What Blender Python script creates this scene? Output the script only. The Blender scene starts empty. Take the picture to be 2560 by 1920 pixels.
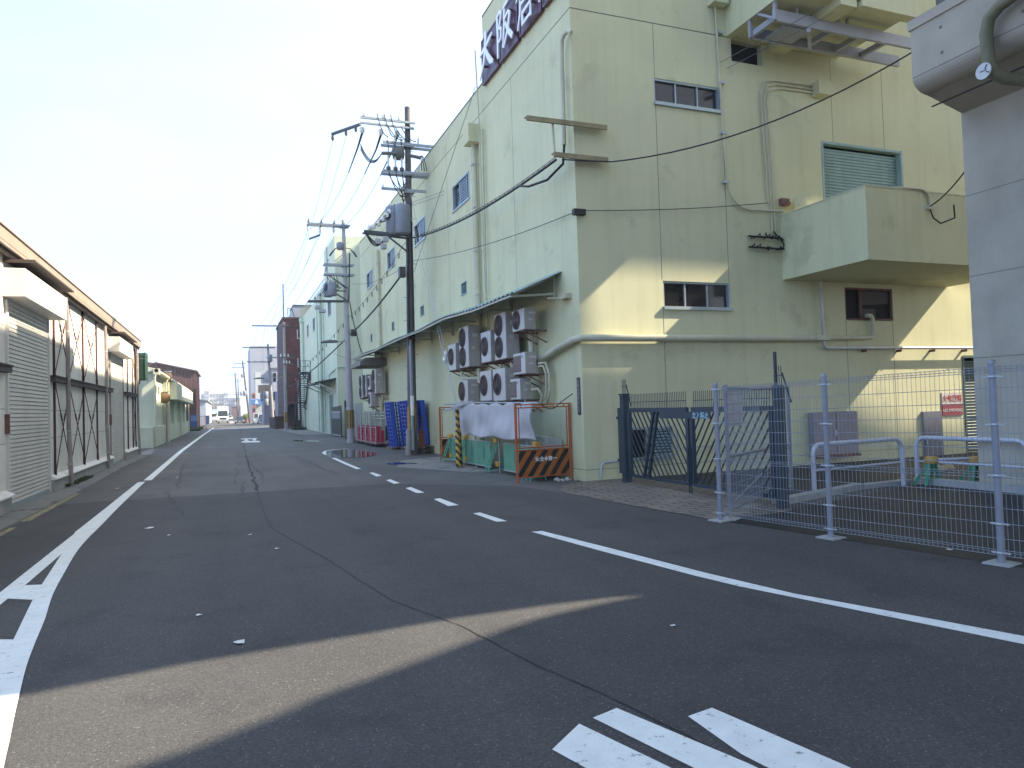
import bpy, math, random
from mathutils import Vector, Matrix
random.seed(7)
SC = bpy.context.scene
COL = SC.collection
R = math.radians

# ---------------------------------------------------------------- camera
EYE = Vector((0.0, 0.0, 1.8))
FPX, CX, CY = 1820.0, 1280.0, 960.0          # focal length and centre, in pixels of the 2560 x 1920 photograph
_y = Vector((570 - CX, 1037 - CY, FPX)).normalized()
_s = -0.031
_x2 = -(_y.x * -CX + _y.y * (1037 - _s * 570 - CY) + FPX * _y.z) / (_y.x + _s * _y.y)
_x = Vector((_x2 - CX, 1037 + _s * (_x2 - 570) - CY, FPX)).normalized()
_z = _x.cross(_y)
if _z.y > 0: _z = -_z
ROT = Matrix((_x, _y, _z))                   # world = ROT @ (right, down, forward)
cam = bpy.data.cameras.new('camera')
cam.sensor_width = 36.0
cam.lens = FPX / 2560 * 36
cam.clip_start, cam.clip_end = 0.1, 3000
camo = bpy.data.objects.new('camera', cam)
COL.objects.link(camo)
_m = ROT @ Matrix(((1, 0, 0), (0, -1, 0), (0, 0, -1)))
camo.matrix_world = Matrix.Translation(EYE) @ _m.to_4x4()
SC.camera = camo

# ---------------------------------------------------------------- sun, sky, exposure
SUN = Vector((1.0, -0.27, 0.86))             # towards the sun
el = math.atan2(SUN.z, math.hypot(SUN.x, SUN.y))
az = math.atan2(SUN.x, SUN.y)
world = bpy.data.worlds.new('World')
SC.world = world
world.use_nodes = True
nt = world.node_tree
bg = nt.nodes['Background']
sky = nt.nodes.new('ShaderNodeTexSky')
sky.sky_type = 'NISHITA'
sky.sun_disc = False
sky.sun_elevation = el
sky.sun_rotation = az
sky.air_density = 1.0
sky.dust_density = 1.0
sky.ozone_density = 1.5
# thin high cloud veil: a layered noise whitens the sky
tc = nt.nodes.new('ShaderNodeTexCoord')
mp = nt.nodes.new('ShaderNodeMapping'); mp.inputs['Scale'].default_value = (1.2, 1.2, 3.0)
nz = nt.nodes.new('ShaderNodeTexNoise'); nz.inputs['Scale'].default_value = 1.6; nz.inputs['Detail'].default_value = 5
rp = nt.nodes.new('ShaderNodeValToRGB')
rp.color_ramp.elements[0].position = 0.25; rp.color_ramp.elements[0].color = (0.55, 0.55, 0.55, 1)
rp.color_ramp.elements[1].position = 0.75; rp.color_ramp.elements[1].color = (0.85, 0.85, 0.85, 1)
mx = nt.nodes.new('ShaderNodeMix'); mx.data_type = 'RGBA'
nt.links.new(tc.outputs['Generated'], mp.inputs['Vector'])
nt.links.new(mp.outputs[0], nz.inputs['Vector'])
nt.links.new(nz.outputs['Fac'], rp.inputs['Fac'])
nt.links.new(rp.outputs['Color'], mx.inputs['Factor'])
nt.links.new(sky.outputs[0], mx.inputs['A'])
dt = nt.nodes.new('ShaderNodeVectorMath'); dt.operation = 'DOT_PRODUCT'; dt.inputs[1].default_value = SUN.normalized()
dr = nt.nodes.new('ShaderNodeMapRange'); dr.inputs[1].default_value = -0.35; dr.inputs[2].default_value = 0.85
vm = nt.nodes.new('ShaderNodeMix'); vm.data_type = 'RGBA'
vm.inputs['A'].default_value = (5.2, 9.0, 16.5, 1); vm.inputs['B'].default_value = (9.6, 10.2, 10.6, 1)   # haze: blue away from the sun, white near it
nt.links.new(tc.outputs['Generated'], dt.inputs[0]); nt.links.new(dt.outputs['Value'], dr.inputs[0]); nt.links.new(dr.outputs[0], vm.inputs['Factor'])
nt.links.new(vm.outputs['Result'], mx.inputs['B'])
nt.links.new(mx.outputs['Result'], bg.inputs['Color'])
bg.inputs['Strength'].default_value = 0.060
sl = bpy.data.lights.new('sun', 'SUN')
sl.energy = 5.0
sl.angle = R(0.53)
sl.color = (1.0, 0.87, 0.67)
so = bpy.data.objects.new('sun', sl)
COL.objects.link(so)
so.rotation_euler = SUN.to_track_quat('Z', 'Y').to_euler()
so.location = (30, -10, 40)
vs = SC.view_settings
vs.view_transform = 'Standard'
vs.look = 'None'
vs.gamma = 1
vs.use_curve_mapping = False
vs.exposure = 1.6
SC.cycles.max_bounces = 6
SC.cycles.diffuse_bounces = 4
SC.cycles.use_denoising = True

# ---------------------------------------------------------------- survey helpers: photo pixel -> point on a known plane
def ray(p):
    return ROT @ Vector(((p[0] - CX) / FPX, (p[1] - CY) / FPX, 1.0))
def G(p, z=0.0):
    d = ray(p); return EYE + d * ((z - EYE.z) / d.z)
def PX(p, x):
    d = ray(p); return EYE + d * (x / d.x)
def PY(p, y):
    d = ray(p); return EYE + d * (y / d.y)
def V(x, y): return (x * 2560 / 2212, y * 2560 / 2212)

# ---------------------------------------------------------------- mesh builder
class MB:
    def __init__(s): s.v = []; s.f = []; s.m = []; s.sm = []; s.mi = 0
    def add(s, vs, fs, smooth=False):
        b = len(s.v)
        s.v += [Vector(v) for v in vs]
        for f in fs:
            s.f.append([b + i for i in f]); s.m.append(s.mi); s.sm.append(smooth)
        return s
    def box(s, x0, x1, y0, y1, z0, z1):
        vs = [(x, y, z) for z in (z0, z1) for y in (y0, y1) for x in (x0, x1)]
        return s.add(vs, [(0, 2, 3, 1), (4, 5, 7, 6), (0, 1, 5, 4), (2, 6, 7, 3), (0, 4, 6, 2), (1, 3, 7, 5)])
    def lbox(s, O, U, W, N, u0, u1, w0, w1, n0, n1):
        vs = [O + U * u + W * w + N * n for n in (n0, n1) for w in (w0, w1) for u in (u0, u1)]
        return s.add(vs, [(0, 2, 3, 1), (4, 5, 7, 6), (0, 1, 5, 4), (2, 6, 7, 3), (0, 4, 6, 2), (1, 3, 7, 5)])
    def bar(s, p, q, w, h=None):
        h = h or w
        p, q = Vector(p), Vector(q); d = (q - p).normalized()
        up = Vector((0, 0, 1)) if abs(d.z) < 0.95 else Vector((0, 1, 0))
        a = d.cross(up).normalized(); b = a.cross(d)
        return s.lbox(p, a, b, d, -w / 2, w / 2, -h / 2, h / 2, 0, (q - p).length)
    def tube(s, pts, r, n=8, caps=True):
        pts = [Vector(p) for p in pts]; k = len(pts)
        rr = r if isinstance(r, (list, tuple)) else [r] * k
        vs, fs = [], []
        ref = None
        for i, p in enumerate(pts):
            d = (pts[min(i + 1, k - 1)] - pts[max(i - 1, 0)])
            d = d.normalized() if d.length > 1e-9 else Vector((0, 0, 1))
            if ref is None:
                ref = Vector((0, 0, 1)) if abs(d.z) < 0.9 else Vector((1, 0, 0))
            a = d.cross(ref)
            if a.length < 1e-4: a = d.orthogonal()
            a.normalize(); b = d.cross(a).normalized(); ref = a.cross(d).normalized()
            for j in range(n):
                t = 2 * math.pi * j / n
                vs.append(p + (a * math.cos(t) + b * math.sin(t)) * rr[i])
        for i in range(k - 1):
            for j in range(n):
                fs.append((i * n + j, i * n + (j + 1) % n, (i + 1) * n + (j + 1) % n, (i + 1) * n + j))
        s.add(vs, fs, True)
        if caps:
            s.add(vs[:n], [tuple(range(n - 1, -1, -1))]); s.add(vs[-n:], [tuple(range(n))])
        return s
    def lathe(s, prof, c, n=12, axis='z'):
        c = Vector(c); vs, fs = [], []
        for r, z in prof:
            for j in range(n):
                t = 2 * math.pi * j / n
                q = (r * math.cos(t), r * math.sin(t), z)
                if axis == 'x': q = (q[2], q[0], q[1])
                if axis == 'y': q = (q[1], q[2], q[0])
                vs.append(c + Vector(q))
        for i in range(len(prof) - 1):
            for j in range(n):
                fs.append((i * n + j, i * n + (j + 1) % n, (i + 1) * n + (j + 1) % n, (i + 1) * n + j))
        s.add(vs, fs, True)
        s.add(vs[:n], [tuple(range(n - 1, -1, -1))]); s.add(vs[-n:], [tuple(range(n))])
        return s
    def prism(s, poly, d):
        poly = [Vector(p) for p in poly]; d = Vector(d); k = len(poly)
        vs = poly + [p + d for p in poly]
        fs = [tuple(range(k - 1, -1, -1)), tuple(range(k, 2 * k))]
        fs += [(i, (i + 1) % k, k + (i + 1) % k, k + i) for i in range(k)]
        return s.add(vs, fs)
    def poly(s, pts): return s.add(pts, [tuple(range(len(pts)))])
    def sheet(s, pts, z): return s.poly([(p[0], p[1], z) for p in pts])
    def ribbon(s, pts, w, z):
        L, Rr = [], []
        pts = [Vector((p[0], p[1], 0)) for p in pts]
        for i, p in enumerate(pts):
            d = (pts[min(i + 1, len(pts) - 1)] - pts[max(i - 1, 0)]).normalized()
            n = Vector((-d.y, d.x, 0)); ww = w[i] if isinstance(w, list) else w
            L.append(p + n * ww / 2); Rr.append(p - n * ww / 2)
        for a in L + Rr: a.z = z
        k = len(pts)
        return s.add(L + Rr, [(i, k + i, k + i + 1, i + 1) for i in range(k - 1)])
    def wall(s, O, U, W, N, w, h, holes, depth, back=False):
        """Flat wall with rectangular openings (u0,u1,w0,w1) and reveals going along N."""
        us = sorted({0.0, w} | {a for q in holes for a in q[:2]})
        ws = sorted({0.0, h} | {a for q in holes for a in q[2:]})
        for i in range(len(us) - 1):
            for j in range(len(ws) - 1):
                um, wm = (us[i] + us[i + 1]) / 2, (ws[j] + ws[j + 1]) / 2
                if any(q[0] < um < q[1] and q[2] < wm < q[3] for q in holes): continue
                s.poly([O + U * us[i] + W * ws[j], O + U * us[i + 1] + W * ws[j], O + U * us[i + 1] + W * ws[j + 1], O + U * us[i] + W * ws[j + 1]])
        for a, b, c, d in holes:
            P = [O + U * a + W * c, O + U * b + W * c, O + U * b + W * d, O + U * a + W * d]
            for i in range(4):
                s.poly([P[i], P[(i + 1) % 4], P[(i + 1) % 4] + N * depth, P[i] + N * depth])
            if back: s.poly([p + N * depth for p in P])
        return s
    def build(s, name, mats, parent=None, root=None, bevel=0, origin=None):
        if not isinstance(mats, (list, tuple)): mats = [mats]
        off = Vector(origin) if origin is not None else (Vector(ORG.get(root.name, (0, 0, 0))) if root is not None else (Vector(ORG.get(parent.name, (0, 0, 0))) if parent is not None else Vector((0, 0, 0))))
        me = bpy.data.meshes.new(name)
        me.from_pydata([tuple(v - off) for v in s.v], [], s.f)
        for m in mats: me.materials.append(m)
        me.polygons.foreach_set('material_index', s.m)
        me.polygons.foreach_set('use_smooth', s.sm)
        me.update()
        o = bpy.data.objects.new(name, me)
        COL.objects.link(o)
        if parent is not None:
            o.parent = parent; ORG[o.name] = tuple(off)
        else:
            o.location = off; ORG[o.name] = tuple(off)
        if bevel:
            b = o.modifiers.new('bevel', 'BEVEL'); b.width = bevel; b.segments = 2; b.limit_method = 'ANGLE'
        return o
ORG = {}
def tag(o, label, cat, group=None, kind=None):
    o['label'] = label; o['category'] = cat
    if group: o['group'] = group
    if kind: o['kind'] = kind
    return o
def thing(name, label, cat, loc, group=None):
    o = bpy.data.objects.new(name, None); COL.objects.link(o)
    o.empty_display_size = 0.2
    o.location = loc; ORG[o.name] = tuple(loc)
    return tag(o, label, cat, group)
def solo(name, mb, mats, label, cat, group=None, bevel=0, origin=None):
    if origin is None:
        xs = [v.x for v in mb.v]; ys = [v.y for v in mb.v]; zs = [v.z for v in mb.v]
        origin = ((min(xs) + max(xs)) / 2, (min(ys) + max(ys)) / 2, min(zs))
    return tag(mb.build(name, mats, origin=origin, bevel=bevel), label, cat, group)
def struct(name, mb, mats):
    o = mb.build(name, mats, origin=(0, 0, 0)); o['kind'] = 'structure'; return o
def copy_tree(o, parent=None):
    c = o.copy(); COL.objects.link(c)
    if parent is not None: c.parent = parent
    for ch in list(o.children): copy_tree(ch, c)
    return c
def copy_thing(o, loc, label=None, rz=None, group=None):
    c = copy_tree(o); c.location = loc
    if label: c['label'] = label
    if rz is not None: c.rotation_euler = (0, 0, rz)
    if group: c['group'] = group
    return c
def text(body, size, O, U, W, depth, mat, name, parent, bold=0.0, align='CENTER', xs=1.0):
    """Lettering standing on point O (baseline centre), reading along U, up along W."""
    cu = bpy.data.curves.new(name, 'FONT'); cu.body = body; cu.size = size; cu.extrude = depth / 2; cu.offset = bold
    cu.align_x = align
    t = bpy.data.objects.new(name, cu); COL.objects.link(t)
    bpy.context.view_layer.update()
    me = bpy.data.meshes.new_from_object(t.evaluated_get(bpy.context.evaluated_depsgraph_get()))
    bpy.data.objects.remove(t); bpy.data.curves.remove(cu)
    N = U.cross(W)
    off = Vector(ORG[parent.name])
    for v in me.vertices:
        v.co = O + U * (v.co.x * xs) + W * v.co.y + N * v.co.z - off
    me.materials.clear(); me.materials.append(mat)
    me.name = name
    o = bpy.data.objects.new(name, me); COL.objects.link(o); o.parent = parent; ORG[o.name] = tuple(off)
    return o

# ---------------------------------------------------------------- materials
def lin(c): return tuple(c) + (1.0,)
def mat(name, col, rough=0.7, metal=0.0, var=0.12, vs=2.5, bump=0.0, bs=60.0, streak=0.0, spots=None, spot_t=0.62, spot_s=9.0, spec=0.5):
    m = bpy.data.materials.new(name); m.use_nodes = True
    t = m.node_tree; N = t.nodes; L = t.links; b = N['Principled BSDF']
    b.inputs['Roughness'].default_value = rough; b.inputs['Metallic'].default_value = metal
    b.inputs['Specular IOR Level'].default_value = spec
    tc = N.new('ShaderNodeTexCoord')
    n1 = N.new('ShaderNodeTexNoise'); n1.inputs['Scale'].default_value = vs; n1.inputs['Detail'].default_value = 6; n1.inputs['Roughness'].default_value = 0.6
    L.new(tc.outputs['Object'], n1.inputs['Vector'])
    mr = N.new('ShaderNodeMapRange'); mr.inputs[1].default_value = 0.3; mr.inputs[2].default_value = 0.7
    mr.inputs[3].default_value = 1 - var; mr.inputs[4].default_value = 1 + var
    L.new(n1.outputs['Fac'], mr.inputs[0])
    mul = N.new('ShaderNodeVectorMath'); mul.operation = 'SCALE'; mul.inputs[0].default_value = col
    L.new(mr.outputs[0], mul.inputs['Scale'])
    out = mul.outputs['Vector']
    if streak:
        mp = N.new('ShaderNodeMapping'); mp.inputs['Scale'].default_value = (5, 5, 0.35)
        L.new(tc.outputs['Object'], mp.inputs['Vector'])
        n2 = N.new('ShaderNodeTexNoise'); n2.inputs['Scale'].default_value = 0.8; n2.inputs['Detail'].default_value = 7
        L.new(mp.outputs[0], n2.inputs['Vector'])
        m2 = N.new('ShaderNodeMapRange'); m2.inputs[1].default_value = 0.5; m2.inputs[2].default_value = 0.85
        m2.inputs[3].default_value = 1.0; m2.inputs[4].default_value = 1 - streak
        L.new(n2.outputs['Fac'], m2.inputs[0])
        mu2 = N.new('ShaderNodeVectorMath'); mu2.operation = 'SCALE'
        L.new(out, mu2.inputs[0]); L.new(m2.outputs[0], mu2.inputs['Scale']); out = mu2.outputs['Vector']
    if spots:
        n3 = N.new('ShaderNodeTexNoise'); n3.inputs['Scale'].default_value = spot_s; n3.inputs['Detail'].default_value = 8; n3.inputs['Roughness'].default_value = 0.65
        L.new(tc.outputs['Object'], n3.inputs['Vector'])
        m3 = N.new('ShaderNodeMapRange'); m3.inputs[1].default_value = spot_t; m3.inputs[2].default_value = spot_t + 0.08
        L.new(n3.outputs['Fac'], m3.inputs[0])
        mi = N.new('ShaderNodeMix'); mi.data_type = 'RGBA'
        L.new(m3.outputs[0], mi.inputs['Factor']); L.new(out, mi.inputs['A']); mi.inputs['B'].default_value = lin(spots)
        out = mi.outputs['Result']
    L.new(out, b.inputs['Base Color'])
    if bump:
        n4 = N.new('ShaderNodeTexNoise'); n4.inputs['Scale'].default_value = bs; n4.inputs['Detail'].default_value = 4
        L.new(tc.outputs['Object'], n4.inputs['Vector'])
        bp = N.new('ShaderNodeBump'); bp.inputs['Strength'].default_value = bump; bp.inputs['Distance'].default_value = 0.02
        L.new(n4.outputs['Fac'], bp.inputs['Height']); L.new(bp.outputs[0], b.inputs['Normal'])
    return m
def asphalt(name, col, agg=0.5, patch=(0.8, 1.2), rough=0.85):
    m = bpy.data.materials.new(name); m.use_nodes = True
    t = m.node_tree; N = t.nodes; L = t.links; b = N['Principled BSDF']
    b.inputs['Roughness'].default_value = rough; b.inputs['Specular IOR Level'].default_value = 0.35
    tc = N.new('ShaderNodeTexCoord')
    vo = N.new('ShaderNodeTexVoronoi'); vo.inputs['Scale'].default_value = 110
    n1 = N.new('ShaderNodeTexNoise'); n1.inputs['Scale'].default_value = 0.35; n1.inputs['Detail'].default_value = 7; n1.inputs['Roughness'].default_value = 0.62
    n2 = N.new('ShaderNodeTexNoise'); n2.inputs['Scale'].default_value = 42; n2.inputs['Detail'].default_value = 4
    for n in (vo, n1, n2): L.new(tc.outputs['Object'], n.inputs['Vector'])
    mr = N.new('ShaderNodeMapRange'); mr.inputs[1].default_value = 0.3; mr.inputs[2].default_value = 0.7; mr.inputs[3].default_value = patch[0]; mr.inputs[4].default_value = patch[1]
    L.new(n1.outputs['Fac'], mr.inputs[0])
    sp = N.new('ShaderNodeSeparateColor'); L.new(vo.outputs['Color'], sp.inputs[0])
    m2 = N.new('ShaderNodeMapRange'); m2.inputs[3].default_value = 1 - agg; m2.inputs[4].default_value = 1 + agg
    L.new(sp.outputs[0], m2.inputs[0])
    m3 = N.new('ShaderNodeMapRange'); m3.inputs[1].default_value = 0.3; m3.inputs[2].default_value = 0.7; m3.inputs[3].default_value = 0.8; m3.inputs[4].default_value = 1.2
    L.new(n2.outputs['Fac'], m3.inputs[0])
    mp = N.new('ShaderNodeMapping'); mp.inputs['Scale'].default_value = (1.1, 0.05, 1); L.new(tc.outputs['Object'], mp.inputs['Vector'])
    n5 = N.new('ShaderNodeTexNoise'); n5.inputs['Scale'].default_value = 1.0; n5.inputs['Detail'].default_value = 3; L.new(mp.outputs[0], n5.inputs['Vector'])
    m5 = N.new('ShaderNodeMapRange'); m5.inputs[1].default_value = 0.35; m5.inputs[2].default_value = 0.65; m5.inputs[3].default_value = 0.9; m5.inputs[4].default_value = 1.1; L.new(n5.outputs['Fac'], m5.inputs[0])
    n6 = N.new('ShaderNodeTexNoise'); n6.inputs['Scale'].default_value = 1.3; n6.inputs['Detail'].default_value = 8; L.new(tc.outputs['Object'], n6.inputs['Vector'])
    m6 = N.new('ShaderNodeMapRange'); m6.inputs[1].default_value = 0.56; m6.inputs[2].default_value = 0.72; m6.inputs[3].default_value = 1.0; m6.inputs[4].default_value = 0.74; L.new(n6.outputs['Fac'], m6.inputs[0])
    q5 = N.new('ShaderNodeMath'); q5.operation = 'MULTIPLY'; L.new(m5.outputs[0], q5.inputs[0]); L.new(m6.outputs[0], q5.inputs[1])
    q6 = N.new('ShaderNodeMath'); q6.operation = 'MULTIPLY'; L.new(q5.outputs[0], q6.inputs[0]); L.new(mr.outputs[0], q6.inputs[1])
    a = N.new('ShaderNodeMath'); a.operation = 'MULTIPLY'; L.new(q6.outputs[0], a.inputs[0]); L.new(m2.outputs[0], a.inputs[1])
    c = N.new('ShaderNodeMath'); c.operation = 'MULTIPLY'; L.new(a.outputs[0], c.inputs[0]); L.new(m3.outputs[0], c.inputs[1])
    mul = N.new('ShaderNodeVectorMath'); mul.operation = 'SCALE'; mul.inputs[0].default_value = col; L.new(c.outputs[0], mul.inputs['Scale'])
    # rare pale chips of stone
    m4 = N.new('ShaderNodeMapRange'); m4.inputs[1].default_value = 0.985; m4.inputs[2].default_value = 0.99; L.new(sp.outputs[1], m4.inputs[0])
    mi = N.new('ShaderNodeMix'); mi.data_type = 'RGBA'; L.new(m4.outputs[0], mi.inputs['Factor']); L.new(mul.outputs[0], mi.inputs['A']); mi.inputs['B'].default_value = (0.15, 0.145, 0.135, 1)
    L.new(mi.outputs['Result'], b.inputs['Base Color'])
    bp = N.new('ShaderNodeBump'); bp.inputs['Strength'].default_value = 0.35; bp.inputs['Distance'].default_value = 0.006
    L.new(vo.outputs['Distance'], bp.inputs['Height']); L.new(bp.outputs[0], b.inputs['Normal'])
    return m
def bricks(name, c1, c2, mortar, sc, w=0.5, h=0.25, rot=(0, 0, 0), bump=0.4):
    m = bpy.data.materials.new(name); m.use_nodes = True
    t = m.node_tree; N = t.nodes; L = t.links; b = N['Principled BSDF']; b.inputs['Roughness'].default_value = 0.85
    tc = N.new('ShaderNodeTexCoord'); mp = N.new('ShaderNodeMapping'); mp.inputs['Rotation'].default_value = rot
    L.new(tc.outputs['Object'], mp.inputs['Vector'])
    br = N.new('ShaderNodeTexBrick'); br.inputs['Color1'].default_value = lin(c1); br.inputs['Color2'].default_value = lin(c2); br.inputs['Mortar'].default_value = lin(mortar)
    br.inputs['Scale'].default_value = sc; br.inputs['Brick Width'].default_value = w; br.inputs['Row Height'].default_value = h; br.inputs['Mortar Size'].default_value = 0.02
    L.new(mp.outputs[0], br.inputs['Vector'])
    nz = N.new('ShaderNodeTexNoise'); nz.inputs['Scale'].default_value = 1.2; nz.inputs['Detail'].default_value = 6; L.new(tc.outputs['Object'], nz.inputs['Vector'])
    mr = N.new('ShaderNodeMapRange'); mr.inputs[1].default_value = 0.3; mr.inputs[2].default_value = 0.7; mr.inputs[3].default_value = 0.7; mr.inputs[4].default_value = 1.25; L.new(nz.outputs['Fac'], mr.inputs[0])
    mul = N.new('ShaderNodeVectorMath'); mul.operation = 'SCALE'; L.new(br.outputs['Color'], mul.inputs[0]); L.new(mr.outputs[0], mul.inputs['Scale'])
    L.new(mul.outputs[0], b.inputs['Base Color'])
    bp = N.new('ShaderNodeBump'); bp.inputs['Strength'].default_value = bump; bp.inputs['Distance'].default_value = 0.01; bp.invert = True
    L.new(br.outputs['Fac'], bp.inputs['Height']); L.new(bp.outputs[0], b.inputs['Normal'])
    return m
def stripes(name, c1, c2, period, direction, frac=0.5, rough=0.6):
    m = bpy.data.materials.new(name); m.use_nodes = True
    t = m.node_tree; N = t.nodes; L = t.links; b = N['Principled BSDF']; b.inputs['Roughness'].default_value = rough
    tc = N.new('ShaderNodeTexCoord'); d = N.new('ShaderNodeVectorMath'); d.operation = 'DOT_PRODUCT'; d.inputs[1].default_value = direction
    L.new(tc.outputs['Object'], d.inputs[0])
    dv = N.new('ShaderNodeMath'); dv.operation = 'DIVIDE'; dv.inputs[1].default_value = period; L.new(d.outputs['Value'], dv.inputs[0])
    fr = N.new('ShaderNodeMath'); fr.operation = 'FRACT'; L.new(dv.outputs[0], fr.inputs[0])
    gt = N.new('ShaderNodeMath'); gt.operation = 'GREATER_THAN'; gt.inputs[1].default_value = frac; L.new(fr.outputs[0], gt.inputs[0])
    nz = N.new('ShaderNodeTexNoise'); nz.inputs['Scale'].default_value = 8; nz.inputs['Detail'].default_value = 6; L.new(tc.outputs['Object'], nz.inputs['Vector'])
    mi = N.new('ShaderNodeMix'); mi.data_type = 'RGBA'; L.new(gt.outputs[0], mi.inputs['Factor']); mi.inputs['A'].default_value = lin(c1); mi.inputs['B'].default_value = lin(c2)
    mr = N.new('ShaderNodeMapRange'); mr.inputs[1].default_value = 0.3; mr.inputs[2].default_value = 0.7; mr.inputs[3].default_value = 0.75; mr.inputs[4].default_value = 1.1; L.new(nz.outputs['Fac'], mr.inputs[0])
    mul = N.new('ShaderNodeVectorMath'); mul.operation = 'SCALE'; L.new(mi.outputs['Result'], mul.inputs[0]); L.new(mr.outputs[0], mul.inputs['Scale'])
    L.new(mul.outputs[0], b.inputs['Base Color'])
    return m
X, Y, Z = Vector((1, 0, 0)), Vector((0, 1, 0)), Vector((0, 0, 1))
PAINT = mat('mint_cream_stucco', (0.585, 0.575, 0.365), 0.85, var=0.06, vs=0.7, bump=0.12, bs=30, streak=0.13, spots=(0.49, 0.48, 0.30), spot_t=0.58, spot_s=0.9)
MINT = mat('mint_paint', (0.52, 0.58, 0.50), 0.8, var=0.07, vs=0.7, bump=0.15, bs=20, streak=0.14)
SEAM = mat('dark_seam', (0.16, 0.17, 0.13), 0.9)
ALU = mat('pale_aluminium', (0.34, 0.40, 0.42), 0.4, metal=0.4, var=0.06)
TEAL = mat('teal_shutter_metal', (0.22, 0.33, 0.32), 0.5, metal=0.1, var=0.08, streak=0.2)
GLASS = mat('dark_window_glass', (0.016, 0.015, 0.017), 0.08, var=0.3, vs=1.2, spec=0.5)
DARK = mat('dark_interior', (0.012, 0.012, 0.013), 0.9)
CREAMPIPE = mat('cream_pipe', (0.52, 0.50, 0.36), 0.6, var=0.1, streak=0.2)
GREYMETAL = mat('grey_painted_steel', (0.36, 0.38, 0.40), 0.55, metal=0.1, var=0.12, spots=(0.2, 0.13, 0.09), spot_t=0.68)
GALV = mat('galvanised_steel', (0.42, 0.45, 0.48), 0.5, metal=0.3, var=0.15, vs=8)
RUST = mat('rusty_brown_steel', (0.17, 0.085, 0.07), 0.8, var=0.35, vs=6, bump=0.2)
BLACKRUB = mat('black_cable_sheath', (0.018, 0.018, 0.02), 0.6)
CONC = mat('grey_concrete', (0.34, 0.34, 0.33), 0.9, var=0.16, vs=1.6, bump=0.2, bs=30, streak=0.25, spots=(0.16, 0.15, 0.14), spot_t=0.66, spot_s=2.5)
POLEC = mat('pole_concrete', (0.30, 0.28, 0.28), 0.85, var=0.15, vs=3, bump=0.1)
POLED = mat('weathered_dark_pole', (0.115, 0.10, 0.095), 0.85, var=0.3, vs=2, bump=0.1, streak=0.3)
WHITEP = mat('white_road_paint', (0.68, 0.70, 0.68), 0.7, var=0.08, vs=5, spots=(0.20, 0.20, 0.20), spot_t=0.605, spot_s=16, bump=0.3, bs=90)
PORCELAIN = mat('white_porcelain', (0.72, 0.72, 0.70), 0.25, var=0.05)
YELLOW = mat('safety_yellow', (0.52, 0.30, 0.03), 0.6, var=0.2, vs=7)
# ---------------------------------------------------------------- ground, road, markings
OLDASPH = asphalt('old_grey_asphalt', (0.100, 0.097, 0.092), 0.22, (0.78, 1.2))
NEWASPH = asphalt('dark_asphalt', (0.059, 0.057, 0.056), 0.27, (0.86, 1.14))
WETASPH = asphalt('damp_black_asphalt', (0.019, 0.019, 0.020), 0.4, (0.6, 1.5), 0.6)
APRONC = mat('worn_concrete_apron', (0.20, 0.19, 0.175), 0.9, var=0.3, vs=1.3, bump=0.3, bs=25, spots=(0.07, 0.07, 0.065), spot_t=0.55, spot_s=1.3)
SETTS = bricks('stone_setts', (0.20, 0.17, 0.135), (0.15, 0.13, 0.105), (0.06, 0.055, 0.045), 1.0, 0.42, 0.21, (0, 0, R(8)), 0.8)
CRACK = mat('crack_filler', (0.018, 0.018, 0.018), 0.9)
YELLOWP = mat('faded_yellow_paint', (0.30, 0.24, 0.12), 0.8, var=0.3, vs=6, spots=(0.1, 0.1, 0.1), spot_t=0.5, spot_s=10)
WATER = mat('puddle_water', (0.012, 0.013, 0.015), 0.02, var=0.0)
WATER.node_tree.nodes['Principled BSDF'].inputs['Specular IOR Level'].default_value = 1.0
mb = MB(); mb.sheet([(-900, -300), (900, -300), (900, 1500), (-900, 1500)], 0.0)
struct('ground', mb, OLDASPH)
mb = MB(); mb.sheet([(-30, -40), (40, -40), (40, 3.2), (8.2, 5.0), (6.75, 9.0), (6.42, 11.7), (6.3, 13.6), (6.0, 15.3), (3.6, 17.7), (-3.45, 18.1), (-3.5, 12.0), (-30, 4)], 0.004)
struct('road', mb, NEWASPH)
mb = MB(); mb.sheet([(-4.18, 8), (-3.5, 8), (-3.56, 14.5), (-3.5, 20.6), (-3.62, 30.2), (-3.5, 39.5), (-3.9, 46), (-4.18, 46)], 0.007)
mb.sheet([(6.2, 19.2), (7.68, 18.4), (7.68, 26.5), (5.6, 25.2), (4.9, 22.6)], 0.007)
mb.sheet([(5.7, 60), (7.7, 56.6), (7.7, 86), (5.3, 88), (5.2, 70)], 0.007)
struct('pavement', mb, APRONC)
mb = MB(); mb.sheet([(6.33, 13.62), (6.46, 11.7), (6.75, 9.0), (8.3, 9.2), (9.2, 10.3), (9.2, 15.15), (7.68, 15.15), (6.8, 14.6)], 0.010)
struct('sett_paving', mb, SETTS)
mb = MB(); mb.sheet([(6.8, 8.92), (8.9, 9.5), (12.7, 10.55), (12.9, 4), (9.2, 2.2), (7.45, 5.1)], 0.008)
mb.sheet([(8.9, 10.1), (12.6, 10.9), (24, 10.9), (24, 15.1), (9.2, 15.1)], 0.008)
struct('yard_paving', mb, WETASPH)
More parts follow.
